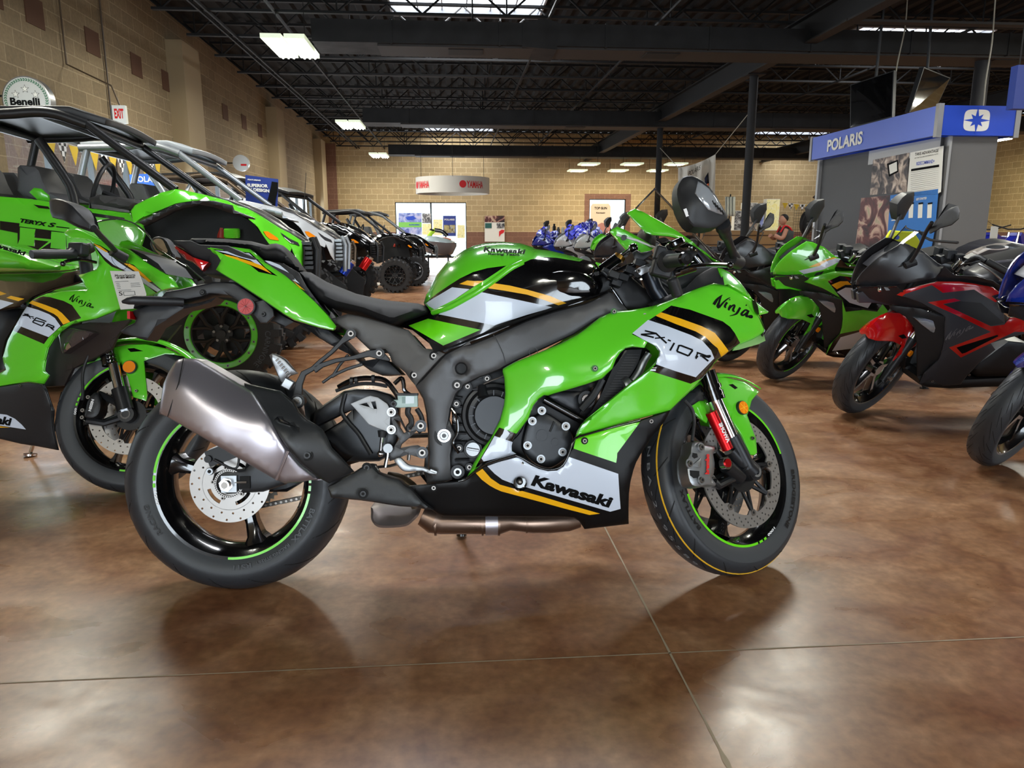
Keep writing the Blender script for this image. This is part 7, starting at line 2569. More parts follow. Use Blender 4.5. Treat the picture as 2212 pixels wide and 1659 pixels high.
# shock cans held at the noses
for (k, x, y, col, nm) in (('a', 780, 1165, (.10, .22, .62), 'blue'), ('a', 1020, 1110, (.75, .08, .08), 'red')):
    q = at_z(*Z(k, (x, y))[0], .62)
    mb = MB()
    mb.cyl(q + Vector((-.06, -.03, -.08)), q + Vector((.03, 0, .05)), .055, mat(nm + '_shock_can', col, .25, .6), n=16)
    mb.cyl(q + Vector((.03, 0, .05)), q + Vector((.05, 0, .08)), .05, CHR, n=16)
    o = mb.obj('shock_reservoir')
    bpy.context.view_layer.update()
    attach(o, UT[1 if nm == 'blue' else 2])
    mb = MB()
    mb.tube([q + Vector((-.06, .0, -.08)), q + Vector((-.3, .25, -.1))], .03, CAGE)
    mb.prism([q + Vector((-.25, -.03, -.02)), q + Vector((-.02, -.05, -.22)), q + Vector((-.10, -.05, -q.z + .03)), q + Vector((-.42, -.03, -.32))], (0, .02, 0), BLACKM)
    mb.obj('mounting_plate', o)
# ------------------------------------------------------------------ booth, signs, hangings and the far background
def quad(mb, pts, m, n=(0, -1, 0), th=.01):
    mb.prism(pts, Vector(n) * -th, m)


def single(mb, name, label, cat, group=None, **k):
    return tag(mb.obj(name, **k), label, cat, group)


PBL = mat('booth_blue', (.13, .28, .74), .35)
PBL2 = mat('booth_blue_lit_side', (.36, .45, .80), .35)  # the booth blue again, with this side's brighter light put into the colour
BGR = mat('booth_grey_laminate', (.36, .355, .35), .5)
BDK = mat('booth_dark_panel', (.20, .195, .20), .45)
ALS = mat('booth_aluminium', (.62, .62, .62), .35, .6)
PWH = mat('print_white', (.88, .88, .85), .6)
bo = empty('display_booth', Matrix.Translation((5.45, 8.33, 0)), 'tall grey and blue display booth with white star logo and posters, at the right', 'display booth')
bo_i = Matrix.Translation((-5.45, -8.33, 0))
mb = MB(bo_i)
mb.bx(5.50, 6.38, 8.33, 8.37, 2.08, 2.40, PBL)
mb.bx(5.45, 5.49, 8.37, 11.35, 2.08, 2.40, PBL2)
mb.bx(6.38, 6.42, 8.33, 11.35, 2.08, 2.40, PBL)
mb.bx(5.45, 6.42, 11.3, 11.35, 2.08, 2.40, PBL)
for x, y in ((5.44, 8.32), (6.36, 8.32), (5.44, 11.31)):
    mb.bx(x, x + .06, y, y + .06, 2.06, 2.42, ALS)
hd = mb.obj('header', bo, 0)
xw = 5.62
mb = MB(bo_i)
x0, x1 = at_y(2052, 330, 8.42).x, at_y(2152, 330, 8.42).x
mb.bx(x0, x1, 8.42, 8.50, 0, 2.08, BGR)
mb.bx(x1 - .04, x1, 8.50, 11.3, 0, 2.08, BGR)
mb.bx(x0 - .03, x0, 8.40, 8.50, 0, 2.08, ALS)
mb.obj('front_panel', bo, 0)
mb = MB(bo_i)
mb.bx(xw, xw + .05, 8.5, 11.3, 0, 2.08, BDK)
mb.bx(xw - .003, xw, 8.5, 10.0, 1.90, 2.08, ALS)
mb.bx(xw - .05, xw + .06, 11.28, 11.34, 0, 2.08, ALS)
mb.obj('side_panel', bo, 0)


def xp(s_, xx=xw - .006):
    return [at_x(a, b, xx) for a, b in ZZ(s_)]


def star_logo():
    mb = MB(bo_i)
    c = at_y(2110, 260, 8.325)
    rr = .135
    sq = [(rr * math.copysign(abs(math.cos(t)) ** .45, math.cos(t)) * 1.12, rr * .86 * math.copysign(abs(math.sin(t)) ** .45, math.sin(t))) for t in [2 * math.pi * k / 40 for k in range(40)]]
    mb.prism([c + Vector((a, 0, b)) for a, b in sq], (0, .004, 0), PWH)
    st = []
    for k in range(16):
        a = math.pi * k / 8 + math.pi / 2
        r_ = .052 if k % 2 else (.160 if k % 4 == 0 else .102)
        st.append(c + Vector((r_ * math.cos(a), -.002, r_ * math.sin(a) * .9)))
    mb.prism(st, (0, .001, 0), PBL)
    mb.obj('star_logo', hd, 0, merge=0)


star_logo()
a, b, c = at_x(1786, 327, 5.44), at_x(1862, 309, 5.44), at_x(1786, 308, 5.44)
mb = MB(bo_i)
text3('header_lettering', hd, 'POLARIS', a, b - a, Vector((0, 0, .15)), PWH, bold=.035, mb=mb)
mb.obj('header_lettering', hd, 0, merge=0)


def poster(name, label, pts, m, x=xw - .004, group=None):
    mb = MB()
    mb.prism(pts, (.004, 0, 0), m)
    return tag(mb.obj(name, smooth=0), label, 'poster', group)




def photomat(name, stops, sc):
    def fn(nt, b):
        tc = nt.nodes.new('ShaderNodeTexCoord')
        n = nt.nodes.new('ShaderNodeTexNoise')
        n.inputs['Scale'].default_value = sc
        n.inputs['Detail'].default_value = 4
        n.inputs['Distortion'].default_value = 1.5
        nt.links.new(tc.outputs['Object'], n.inputs['Vector'])
        r = nt.nodes.new('ShaderNodeValToRGB')
        e = r.color_ramp.elements
        while len(e) < len(stops):
            e.new(.5)
        for q, (p, c_) in zip(e, stops):
            q.position = p
            q.color = (*s2l(c_), 1)
        nt.links.new(n.outputs['Fac'], r.inputs[0])
        nt.links.new(r.outputs[0], b.inputs['Base Color'])
        b.inputs['Roughness'].default_value = .5
    return nodemat(name, fn)


PH1 = photomat('cockpit_photo_print', [(.3, (.09, .08, .09)), (.45, (.30, .27, .27)), (.55, (.62, .55, .50)), (.7, (.82, .76, .70))], 6)
PH2 = photomat('rider_photo_print', [(.35, (.12, .07, .08)), (.5, (.35, .15, .15)), (.6, (.75, .62, .55)), (.7, (.55, .60, .45))], 3)
PH3 = photomat('grey_photo_print', [(.35, (.12, .12, .13)), (.5, (.45, .45, .46)), (.65, (.8, .8, .8))], 9)
PH4 = photomat('lake_photo_print', [(.35, (.30, .35, .65)), (.5, (.55, .62, .85)), (.65, (.75, .75, .88))], 4)
PH5 = photomat('yellow_notice_print', [(.4, (.95, .92, .60)), (.55, (.98, .97, .80)), (.7, (.80, .80, .50))], 8)
o = poster('wall_poster', 'poster photo of a vehicle dashboard screen, on the booth left of the white chart', xp('O 672,762 1032,690 1005,1080 640,1113'), PH1)
mb = MB()
mb.prism(xp('O 810,800 920,760 925,880 830,930', xw - .009), (.001, 0, 0), LBK)
mb.prism(xp('O 830,815 908,780 912,870 840,905', xw - .012), (.001, 0, 0), PWH)
mb.obj('printed_screen', o, 0)
o = poster('wall_poster', 'white feature chart headed TAKE ADVANTAGE on the booth', xp('O 1045,690 1372,622 1345,1080 1305,1105 1085,1122 1010,1080'), PWH)
mb = MB()
q0, q1 = at_x(*ZZ('O 1088,722')[0], xw - .009), at_x(*ZZ('O 1322,682')[0], xw - .009)
text3('', o, 'TAKE ADVANTAGE', q0, q1 - q0, Vector((0, 0, .035)), LBK, mb=mb, bold=.01)
q0, q1 = at_x(*ZZ('O 1085,752')[0], xw - .009), at_x(*ZZ('O 1318,708')[0], xw - .009)
text3('', o, 'OF THE POLARIS EXPERIENCE WITH', q0, q1 - q0, Vector((0, 0, .013)), LBK, mb=mb, bold=0)
q0, q1 = at_x(*ZZ('O 1102,818')[0], xw - .009), at_x(*ZZ('O 1282,790')[0], xw - .009)
text3('', o, 'RIDECOMMAND+', q0, q1 - q0, Vector((0, 0, .04)), PBL, mb=mb, bold=.01)
mb.prism(xp('O 1052,853 1330,808 1328,832 1050,876', xw - .009), (.001, 0, 0), LBK)
for k in range(11):
    y = 890 + 19 * k
    mb.prism(xp('O %d,%d %d,%d %d,%d %d,%d' % (1048, y, 1326, y - 45, 1326, y - 44, 1048, y + 2), xw - .009), (.001, 0, 0), BGR)
mb.obj('printed_chart', o, 0, merge=0)
poster('wall_poster', 'poster photo of a hand holding a phone, low on the booth', xp('O 555,1142 845,1115 815,1500 640,1700 480,1750'), PH2)
o = poster('wall_poster', 'blue poster headed GET STARTED with small phones on the booth', xp('O 845,1115 1322,1050 1290,1420 1250,1650 640,1700 815,1500'), mat('poster_blue', (.14, .42, .72), .5))
mb = MB()
q0, q1 = at_x(*ZZ('O 1100,1166')[0], xw - .009), at_x(*ZZ('O 1205,1152')[0], xw - .009)
text3('', o, 'GET STARTED', q0, q1 - q0, Vector((0, 0, .025)), PWH, mb=mb)
for x in (1030, 1122, 1215):
    mb.prism(xp('O %d,%d %d,%d %d,%d %d,%d' % (x, 1195, x + 45, 1188, x + 38, 1338, x - 5, 1342), xw - .009), (.001, 0, 0), PWH)
    mb.prism(xp('O %d,%d %d,%d %d,%d %d,%d' % (x + 2, 1190, x + 47, 1183, x + 46, 1200, x + 1, 1206), xw - .012), (.001, 0, 0), LBK)
for k in range(6):
    mb.prism(xp('O %d,%d %d,%d %d,%d %d,%d' % (855, 1150 + 42 * k, 905, 1143 + 42 * k, 905, 1153 + 42 * k, 855, 1160 + 42 * k), xw - .009), (.001, 0, 0), PWH)
mb.obj('printed_phones', o, 0, merge=0)
# hanging screens
TVM = mat('dark_television_glass', (.03, .03, .035), .08, coat=1)


def tv(quadpx, depths, label):
    P_ = [CAM + ray(px, py) * (d) for (px, py), d in zip(quadpx, depths)]
    n = (P_[1] - P_[0]).cross(P_[3] - P_[0]).normalized()
    if n.dot(CAM - P_[0]) > 0:
        n = -n
    mb = MB()
    mb.prism(P_, n * .06, MBK)
    t = tag(mb.obj('television', smooth=0), label, 'television', 'televisions hung from the roof')
    c = sum(P_, Vector()) / 4
    mb = MB()
    mb.prism([c + (p - c) * .955 - n * .003 for p in P_], n * .002, TVM)
    mb.obj('screen', t, 0)
    mb = MB()
    mb.cyl(c + n * .05, Vector((c.x, c.y, ZC)) + n * .1, .02, MBK, n=10)
    mb.obj('hanging_pole', t)


tv(((1837, 183), (1931, 152), (1927, 253), (1836, 277)), (10.6, 10.0, 10.0, 10.6), 'dark flat television hanging at the left above the booth')
tv(((1996, 145), (2053, 168), (2012, 255), (1964, 243)), (10.0, 10.8, 10.8, 10.0), 'tilted flat television hanging right of the other, reflecting the wall')
WIR = mat('pale_cable', (.60, .58, .52), .6)
for nm, pts, d in (('pale cable running down from the roof beside the television', ((1960, 0), (1955, 60), (1940, 130), (1930, 190)), 10.3), ('pale cable running down from the roof to the booth top', ((2150, 0), (2143, 90), (2130, 170), (2124, 230)), 9.3)):
    mb = MB()
    mb.tube([CAM + ray(x, y) * d for x, y in pts], .009, WIR, n=6, smooth=4)
    p = CAM + ray(*pts[0]) * d
    mb.tube([p, Vector((p.x, p.y, ZC))], .009, WIR, n=6)
    single(mb, 'hanging_cable', nm, 'cable')
# black adjustable duct arm left of the booth
mb = MB()
mb.cyl(at_y(1803, 365, 11.6), at_y(1778, 415, 11.6), .045, MBK, n=14)
mb.cyl(at_y(1803, 365, 11.6), (5.70, 11.34, 1.98), .03, MBK, n=12)
q = at_y(1769, 426, 11.6)
mb.cyl(at_y(1775, 416, 11.6), q + Vector((0, 0, -.03)), .04, MBK, r2=.10, n=14)
single(mb, 'extraction_arm', 'black extraction arm reaching out from the left side of the booth', 'extraction arm')
# white banner on ropes
mb = MB()
rows = []
for j in range(9):
    t = j / 8
    row = []
    for i in range(17):
        u = i / 16
        x = 1465 + 81 * u - 3 * t * u
        yt = 362 - 29 * u ** 1.1 + 4 * math.sin(u * math.pi)
        yb = 478
        row.append(at_y(x, yt + (yb - yt) * t, 14.6 + .05 * math.sin(u * 17 + t * 2)))
    rows.append(row)
mb.grid(rows, mat('white_banner_cloth', (.72, .70, .66), .8))
bn = single(mb, 'banner', 'white cloth banner hanging on ropes near the tall post, behind the big mirror', 'banner', solid=.004, smooth=60)
mb = MB()
text3('', bn, 'POLARIS', at_y(1487, 381, 14.5), at_y(1513, 366, 14.5) - at_y(1487, 381, 14.5), Vector((0, 0, .09)), LBK, mb=mb, bold=.0, shear=.2)
mb.prism([at_y(1522, 385, 14.5), at_y(1530, 372, 14.5), at_y(1532, 400, 14.5), at_y(1524, 412, 14.5)], (0, .01, 0), BLK)
mb.prism([at_y(1522, 400, 14.48), at_y(1531, 396, 14.48), at_y(1530, 412, 14.48)], (0, .01, 0), mat('print_orange', (.85, .40, .25), .6))
mb.obj('banner_print', bn, 0, merge=0)
mb = MB()
mb.tube([at_y(1546, 333, 14.6), Vector((5.35, 13.55, at_y(1612, 238, 13.5).z))], .008, WIR, n=6)
mb.tube([at_y(1465, 362, 14.6), Vector((5.35, 19.45, at_y(1420, 320, 19.5).z))], .008, WIR, n=6)
mb.obj('rope', bn)
# ring sign
c = at_y(978, 402, 22)
mb = MB()
R0 = 1.05
RNW = mat('ring_sign_white', (.80, .78, .74), .5)
mb.lathe([(-.22, R0), (.22, R0), (.22, R0 - .04), (-.22, R0 - .04)], c, RNW, axis=(0, 0, 1), n=56, closed=True)
rs_ = single(mb, 'ring_sign', 'round white hanging YAMAHA ring sign near the back wall', 'sign')
LR2 = mat('sign_red', (.80, .12, .14), .5)
for a0, a1 in ((196, 232), (282, 322)):
    mb = MB()
    V, F_ = text2d('YAMAHA', .03)
    vs = []
    for x, y in V:
        a = R(a0 + 9 + (a1 - a0 - 9) * x)
        vs.append(c + Vector(((R0 + .006) * math.cos(a), (R0 + .006) * math.sin(a), -.09 + .18 * y)))
    mb.add(vs, F_, LR2)
    vs = []
    for k in range(16):
        t = 2 * math.pi * k / 16
        a = R(a0 + 3) + .10 * math.cos(t) / R0
        vs.append(c + Vector(((R0 + .006) * math.cos(a), (R0 + .006) * math.sin(a), .10 * math.sin(t))))
    mb.add(vs, [tuple(range(16))], LR2)
    mb.obj('sign_lettering', rs_, 0, merge=0)
mb = MB()
for a in (150, 270, 30):
    p = c + Vector((R0 * math.cos(R(a)), R0 * math.sin(R(a)), .2))
    mb.tube([p, Vector((p.x, p.y, ZC))], .006, STEEL, n=5)
mb.obj('suspension_wire', rs_)
# square lamps by the back wall
PAN = mat('lit_square_panel', (1, 1, 1), .5, emit=(1, .97, .86), es=14)
k = 0
for (px, py, Y_) in ((1272, 356, 25.6), (1365, 356, 25.6), (1460, 356, 25.6), (1247, 370, 28), (1335, 370, 28), (1420, 370, 28)):
    p = at_y(px, py, Y_)
    t = empty('square_lamp', Matrix.Translation(p), ['%s of the three lit square lamps in the front row near the back wall', '%s of the three lit square lamps closest to the back wall'][k // 3] % ['leftmost', 'middle one', 'rightmost'][k % 3], 'light', 'square lamps near the back wall')
    mb = MB()
    mb.bx(-.33, .33, -.33, .33, 0, .05, REF)
    mb.obj('housing', t, 0)
    mb = MB()
    mb.bx(-.22, .22, -.22, .22, -.01, 0, PAN)
    mb.obj('diffuser', t, 0)
    mb = MB()
    for sx in (-.3, .3):
        mb.cyl((sx, 0, .05), (sx, 0, ZC + .04 - p.z), .006, STEEL, n=5)
    mb.obj('hanger', t)
    area('square_lamp_light', p + Vector((0, 0, -.03)), (.5, .5), 50, (1, .92, .74), (0, 0.25, -1))
    k += 1


# posters and windows at the back
def yq(x0, y0, x1, y1, Y_):
    return [at_y(x0, y0, Y_), at_y(x1, y0, Y_), at_y(x1, y1, Y_), at_y(x0, y1, Y_)]


def yposter(nm, lb_, cat, box, m, Y_=YB - .02, group=None):
    mb = MB()
    mb.prism(yq(*box, Y_), (0, .006, 0), m)
    return tag(mb.obj(nm, smooth=0), lb_, cat, group)


o = yposter('window_poster', 'large blue poster with a watercraft and green band in the back doorway', 'poster', (861, 460, 911, 507), PH4)
mb = MB()
mb.prism(yq(861, 480, 911, 491, YB - .024), (0, .002, 0), mat('poster_green', (.50, .78, .38), .6))
mb.prism([at_y(x, y, YB - .026) for x, y in ((876, 470), (884, 468), (892, 466), (899, 472), (890, 476), (880, 475))], (0, .002, 0), PBL)
q0 = at_y(884, 487, YB - .03)
text3('', o, 'RUNNERS', q0, at_y(906, 487, YB - .03) - q0, Vector((0, 0, .05)), PBL, mb=mb)
mb.obj('printed_band', o, 0, merge=0)
yposter('window_poster', 'small grey photo poster beside the large blue poster', 'poster', (912, 461, 931, 482), PH3)
yposter('window_poster', 'pale yellow notice below the small grey photo poster', 'poster', (912, 483, 931, 507), PH5)
yposter('window_poster', 'pale yellow notice left of the narrow blue poster', 'poster', (936, 474, 956, 508), PH5)
o = yposter('window_poster', 'narrow dark blue POLARIS poster in the right glass pane', 'poster', (957, 466, 985, 510), mat('poster_navy', (.20, .26, .55), .5))
mb = MB()
q0 = at_y(960, 476, YB - .03)
text3('', o, 'POLARIS', q0, at_y(982, 476, YB - .03) - q0, Vector((0, 0, .06)), PWH, mb=mb)
mb.prism(yq(959, 486, 983, 503, YB - .03), (0, .002, 0), photomat('field_print', [(.4, (.25, .25, .30)), (.55, (.70, .65, .40)), (.7, (.45, .60, .85))], 5))
mb.obj('printed_picture', o, 0, merge=0)
yposter('window_poster', 'pale yellow notice at the right end of the glass pane', 'poster', (988, 486, 1004, 514), PH5)
o = yposter('framed_poster', 'framed white poster with small photos on the block wall', 'poster', (1047, 466, 1090, 522), PWH, YB - .05)
mb = MB()
mb.prism(yq(1047, 466, 1090, 480, YB - .06), (0, .004, 0), PH2)
mb.prism(yq(1048, 482, 1062, 493, YB - .06), (0, .004, 0), mat('print_teal', (.15, .35, .33), .6))
mb.prism(yq(1073, 482, 1090, 493, YB - .06), (0, .004, 0), PH3)
mb.prism([at_y(x, y, YB - .06) for x, y in ((1078, 500), (1084, 496), (1090, 497), (1088, 503), (1082, 506), (1078, 512))], (0, .004, 0), LR2)
mb.obj('printed_picture', o, 0, merge=0)
pp_ = smooth2([(1276, 446), (1280, 440), (1315, 440), (1319, 446), (1319, 503), (1276, 503)], 1)
mb = MB()
mb.prism([at_y(x, y, YB - .04) for x, y in pp_], (0, .01, 0), mat('beige_poster', (.80, .72, .62), .6))
o = single(mb, 'window_poster', 'beige rounded poster in the small window framed by brown blocks', 'poster', smooth=0)
mb = MB()
q0 = at_y(1284, 452, YB - .05)
text3('', o, 'TOP GUN', q0, at_y(1311, 452, YB - .05) - q0, Vector((0, 0, .09)), LBK, mb=mb)
q0 = at_y(1288, 461, YB - .05)
text3('', o, 'Kawasaki', q0, at_y(1307, 461, YB - .05) - q0, Vector((0, 0, .05)), LBK, mb=mb)
mb.prism([at_y(x, y, YB - .05) for x, y in ((1277, 503), (1277, 490), (1290, 486), (1300, 481), (1310, 484), (1319, 482), (1319, 503))], (0, .004, 0), mat('print_rose', (.62, .42, .38), .6))
mb.obj('printed_picture', o, 0, merge=0)
# reception counter, shelves with boxes, coats, grid rack
WD = mat('counter_wood', (.52, .40, .26), .5)
mb = MB()
a, b = at_y(1520, 470, 24), at_y(1690, 470, 24)
mb.bx(a.x, b.x, 24, 24.5, 0, 1.05, WD)
for z_ in (.3, .6, .9):
    mb.bx(a.x, b.x, 23.98, 24, z_ - .01, z_ + .01, mat('dark_slat_gap', (.2, .14, .1), .7))
single(mb, 'counter', 'long wooden slatted counter in front of the back wall', 'counter', smooth=0)
for (x0, y0, x1, y1, m_, lb_) in ((1605, 438, 1636, 452, PH3, 'box with a grey picture lying on top of the black boxes'), (1612, 454, 1636, 478, PH1, 'black printed box on the counter by the tall post'), (1585, 455, 1604, 475, PH3, 'small white printed box at the left on the counter'),
                                  (1640, 456, 1650, 474, PH4, 'white and blue box between the two tall boxes'), (1652, 430, 1684, 475, PH5, 'tall white box with a tan picture on the counter')):
    mb = MB()
    p0, p1 = at_y(x0, y1, 24.2), at_y(x1, y0, 24.2)
    zb = 1.052 if '452' not in str(y1) else p0.z
    mb.bx(p0.x, p1.x, 24.15, 24.4, zb if y1 > 453 else p0.z, p1.z, PWH)
    mb.bx(p0.x + .01, p1.x - .01, 24.145, 24.15, (zb if y1 > 453 else p0.z) + .02, p1.z - .02, m_)
    single(mb, 'product_box', lb_, 'box', 'boxes on the back counter', smooth=0)
mb = MB()
rows = []
for j in range(5):
    rows.append([at_y(1567 + 21 * i / 10, 425 + 42 * j / 4, 23.5 + .03 * math.sin(i * 2.1)) for i in range(11)])
mb.grid(rows, mat('pale_coat_cloth', (.74, .76, .72), .8))
mb.tube([at_y(1578, 420, 23.55), Vector((at_y(1578, 420, 23.55).x, 23.55, 0))], .015, STEEL)
single(mb, 'hanging_coat', 'pale grey coat hanging left of the tall post', 'coat', solid=.02, smooth=60)
# grid rack with a backpack
mb = MB()
a, b = at_y(1717, 440, 21), at_y(1768, 440, 21)
for k in range(11):
    x = a.x + (b.x - a.x) * k / 10
    mb.cyl((x, 21, 0), (x, 21, a.z), .004, BLACKM, n=5)
z_ = 0.1
while z_ < a.z:
    mb.cyl((a.x, 21, z_), (b.x, 21, z_), .004, BLACKM, n=5)
    z_ += .075
single(mb, 'grid_rack', 'black wire grid panel standing behind the backpack', 'rack', smooth=0, merge=0)
mb = MB()
q = at_y(1741, 482, 20.87)
mb.sphere(q, .30, mat('backpack_black', (.07, .07, .075), .7), n=16, sc=(.62, .45, 1.15))
mb.sphere(q + Vector((0, -.12, -.12)), .16, mat('backpack_black', (.07, .07, .075), .7), n=14, sc=(.8, .5, .9))
mb.tube([q + Vector((-.12, -.1, .2)), q + Vector((-.2, -.16, 0)), q + Vector((-.15, -.1, -.25))], .02, BLACKM, n=6, smooth=3)
mb.tube([q + Vector((.12, -.1, .2)), q + Vector((.2, -.16, 0)), q + Vector((.15, -.1, -.25))], .02, BLACKM, n=6, smooth=3)
mb.tube([q + Vector((0, 0, .3)), q + Vector((0, .15, .42))], .012, BLACKM, n=6)
single(mb, 'backpack', 'black backpack hanging on the wire grid panel', 'backpack', smooth=60)


def pennants(label, a, b, n, w_, h_):
    t = empty('pennant_string', Matrix.Translation(a), label, 'bunting')
    d = b - a
    mb = MB()
    mb.tube([Vector((0, 0, 0)), d * .5 + Vector((0, 0, -.06)), d], .005, PWH, n=5, smooth=5)
    mb.obj('string', t)
    ym, wm = mat('pennant_yellow', (.88, .74, .18), .6), nodemat('pennant_checker', lambda nt, b_: chk(nt, b_))
    for k in range(n):
        p = d * ((k + .5) / n) + Vector((0, 0, -.06 * 4 * ((k + .5) / n) * (1 - (k + .5) / n)))
        u = d.normalized() * w_ / 2
        mb = MB()
        mb.prism([p - u, p + u, p + Vector((0, 0, -h_))], Vector((d.y, -d.x, 0)).normalized() * .003, ym if k % 2 == 0 else wm)
        mb.obj('pennant', t, 0)


def chk(nt, b):
    tc = nt.nodes.new('ShaderNodeTexCoord')
    c_ = nt.nodes.new('ShaderNodeTexChecker')
    c_.inputs['Scale'].default_value = 16
    c_.inputs[1].default_value = (.9, .9, .9, 1)
    c_.inputs[2].default_value = (.02, .02, .02, 1)
    nt.links.new(tc.outputs['Object'], c_.inputs[0])
    nt.links.new(c_.outputs[0], b.inputs[0])


pennants('string of yellow and checkered pennants in front of the back wall beside the booth', at_y(1690, 437, 20.9), at_y(1802, 438, 20.9), 9, .17, .17)
pennants('string of yellow and checkered pennants in the left window behind the cages', Vector((-4.78, 9.6, 2.12)), Vector((-4.78, 13.2, 2.12)), 13, .25, .24)
# person behind the motorcycles
pe = empty('person', None, 'person with dark hair in a grey top with red straps, bent behind the motorcycles', 'person')
q = at_y(1690, 520, 17.0)
q.z = .95
pe.location = q
SK = mat('skin', (.72, .52, .42), .6)
mb = MB()
mb.sphere((-.03, -.02, .33), .105, SK, n=16, sc=(.85, .95, 1.12))
mb.sphere((-.12, -.03, .31), .022, SK, n=8)
mb.cyl((0, 0, .16), (-.02, -.01, .28), .05, SK, n=10)
mb.tube([(.02, 0, .18), (.05, 0, .05), (.08, 0, -.2), (.08, 0, -.45)], .16, mat('grey_top_cloth', (.22, .24, .23), .8), n=16, smooth=3, rs=[.10, .19, .18, .17])
mb.tube([(0, -.17, .12), (-.10, -.20, -.08), (-.25, -.12, -.02)], .05, SK, n=10, smooth=4)
mb.tube([(0, .17, .12), (-.10, .20, -.08), (-.25, .12, -.02)], .05, SK, n=10, smooth=4)
for sg in (-1, 1):
    mb.tube([(.08, sg * .08, -.4), (.02, sg * .09, -.55), (.06, sg * .09, -.94)], .07, mat('dark_trousers', (.12, .13, .16), .8), n=12, smooth=3)
mb.obj('body', pe, 70)
mb = MB()
mb.sphere((.0, -.01, .37), .112, mat('dark_hair', (.07, .05, .04), .7), n=16, sc=(.9, .95, .85))
mb.obj('hair', pe, 70)
mb = MB()
for sg in (-1, 1):
    mb.tube([(-.10, sg * .09, .05), (0, sg * .10, .2), (.16, sg * .09, .1), (.27, sg * .07, -.2)], .022, LR2, n=6, smooth=4)
mb.obj('strap', pe, 60)
# ---- left: round light sign, exit sign, conduits, window sign, board
c = at_x(57, 217, -4.45)
t = empty('round_sign', Matrix.Translation(c), 'round white BENELLI light box with green wreath and three stars, high at the left', 'sign')
mb = MB()
mb.cyl((0, 0, 0), (0, .10, 0), .235, mat('sign_white_acrylic', (.76, .77, .76), .35, coat=.5), n=48)
mb.lathe([(-.005, .235), (.0, .245), (.11, .245), (.12, .23)], (0, 0, 0), ALS, n=48)
rs2 = mb.obj('light_box', t, 30)
mb = MB()
gw = mat('wreath_green', (.18, .42, .30), .5)
for k in range(44):
    a = R(-60 + 300 * k / 43)
    rr = .208
    for da, dr in ((.03, .016), (-.02, -.014)):
        p = Vector((rr * math.cos(a), -.002, rr * math.sin(a)))
        q = Vector(((rr + dr) * math.cos(a + .13), -.002, (rr + dr) * math.sin(a + .13)))
        n_ = (q - p).cross(Vector((0, 1, 0))).normalized() * .006
        mb.add([p, (p + q) / 2 + n_, q, (p + q) / 2 - n_], [(0, 1, 2, 3)], gw)
mb.obj('wreath', rs2, 0, merge=0)
mb = MB()
for sx, sz in ((-.10, .06), (0, .115), (.10, .06)):
    for s_, m_, dy in ((.045, LBK, -.002), (.036, PWH, -.003)):
        mb.add([Vector((sx + (s_ if k % 2 == 0 else s_ * .4) * math.sin(math.pi * k / 5), dy, sz + (s_ if k % 2 == 0 else s_ * .4) * math.cos(math.pi * k / 5))) for k in range(10)], [tuple(range(10))], m_)
mb.obj('stars', rs2, 0, merge=0)
text3('sign_lettering', rs2, 'Benelli', (-.165, -.002, -.045), (.30, 0, 0), (0, 0, .07), LBK, bold=.04)
mb = MB()
mb.cyl((-.24, .05, .05), (-.45, .05, .05), .01, STEEL, n=8)
mb.obj('wall_bracket', t)
c = at_x(520, 352, -4.5)
mb = MB()
mb.cyl(c, c + Vector((0, .1, 0)), .17, mat('sign_white_acrylic', (.76, .77, .76), .35, coat=.5), n=36)
mb.cyl(c + Vector((.17, .05, 0)) * 1, c + Vector((-.35, .05, 0)), .012, STEEL, n=6)
t = single(mb, 'round_sign', 'round white light box with a red mark behind the cages', 'sign')
mb = MB()
mb.bx(c.x + .0, c.x + .12, c.y - .004, c.y - .001, c.z - .06, c.z - .02, LR2)
mb.obj('red_mark', t, 0)
c = at_x(262, 247, -4.2)
t = empty('exit_sign', Matrix.Translation(c), 'white EXIT sign with red letters above the green vehicle roof', 'sign')
mb = MB()
mb.bx(-.11, .055, 0, .06, -.11, .11, PWH)
ex = mb.obj('sign_box', t, 0)
text3('sign_lettering', ex, 'EXIT', (-.085, -.002, -.045), (.115, 0, 0), (0, 0, .11), LRD, bold=.04)
mb = MB()
mb.bx(-.13, -.11, 0, .06, -.11, .11, BGR)
mb.tube([(-.02, .03, .11), (-.10, .03, .35), (XL + .03 - c.x, .03, .6), (XL + .03 - c.x, .03, 1.62), (XL + .03 - c.x + .9, .03, 1.70)], .011, mat('brown_conduit', (.30, .24, .17), .5), n=8)
mb.obj('conduit', t)
mb = MB()
a = at_x(228, 130, XL + .03)
mb.tube([Vector((a.x, a.y, 1.6)), Vector((a.x, a.y, ZC - .1))], .013, mat('brown_conduit', (.30, .24, .17), .5), n=8)
single(mb, 'conduit_pipe', 'thin brown conduit running up the left block wall beside the exit sign', 'pipe')
c = at_x(279, 376, -4.3)
mb = MB()
L = [at_y(x, y, c.y) for x, y in ((279, 377), (345, 374), (345, 411), (283, 408))]
mb.prism(L, (0, .02, 0), mat('sign_sky_blue', (.18, .42, .78), .4))
t = single(mb, 'window_sign', 'blue POLARIS sign in the left window', 'sign', smooth=0)
mb = MB()
q0 = at_y(289, 392, c.y - .005)
text3('', t, 'POLARIS', q0, at_y(352, 394, c.y - .005) - q0, Vector((0, 0, .07)), PWH, mb=mb)
mb.obj('sign_lettering', t, 0, merge=0)
mb = MB()
mb.tube([L[3] + Vector((.05, .03, 0)), Vector((L[3].x + .05, L[3].y + .03, 0))], .012, STEEL)
mb.obj('sign_stand', t)
L = [at_y(x, y, 8.2) for x, y in ((530, 378), (601, 387), (599, 457), (531, 445))]
mb = MB()
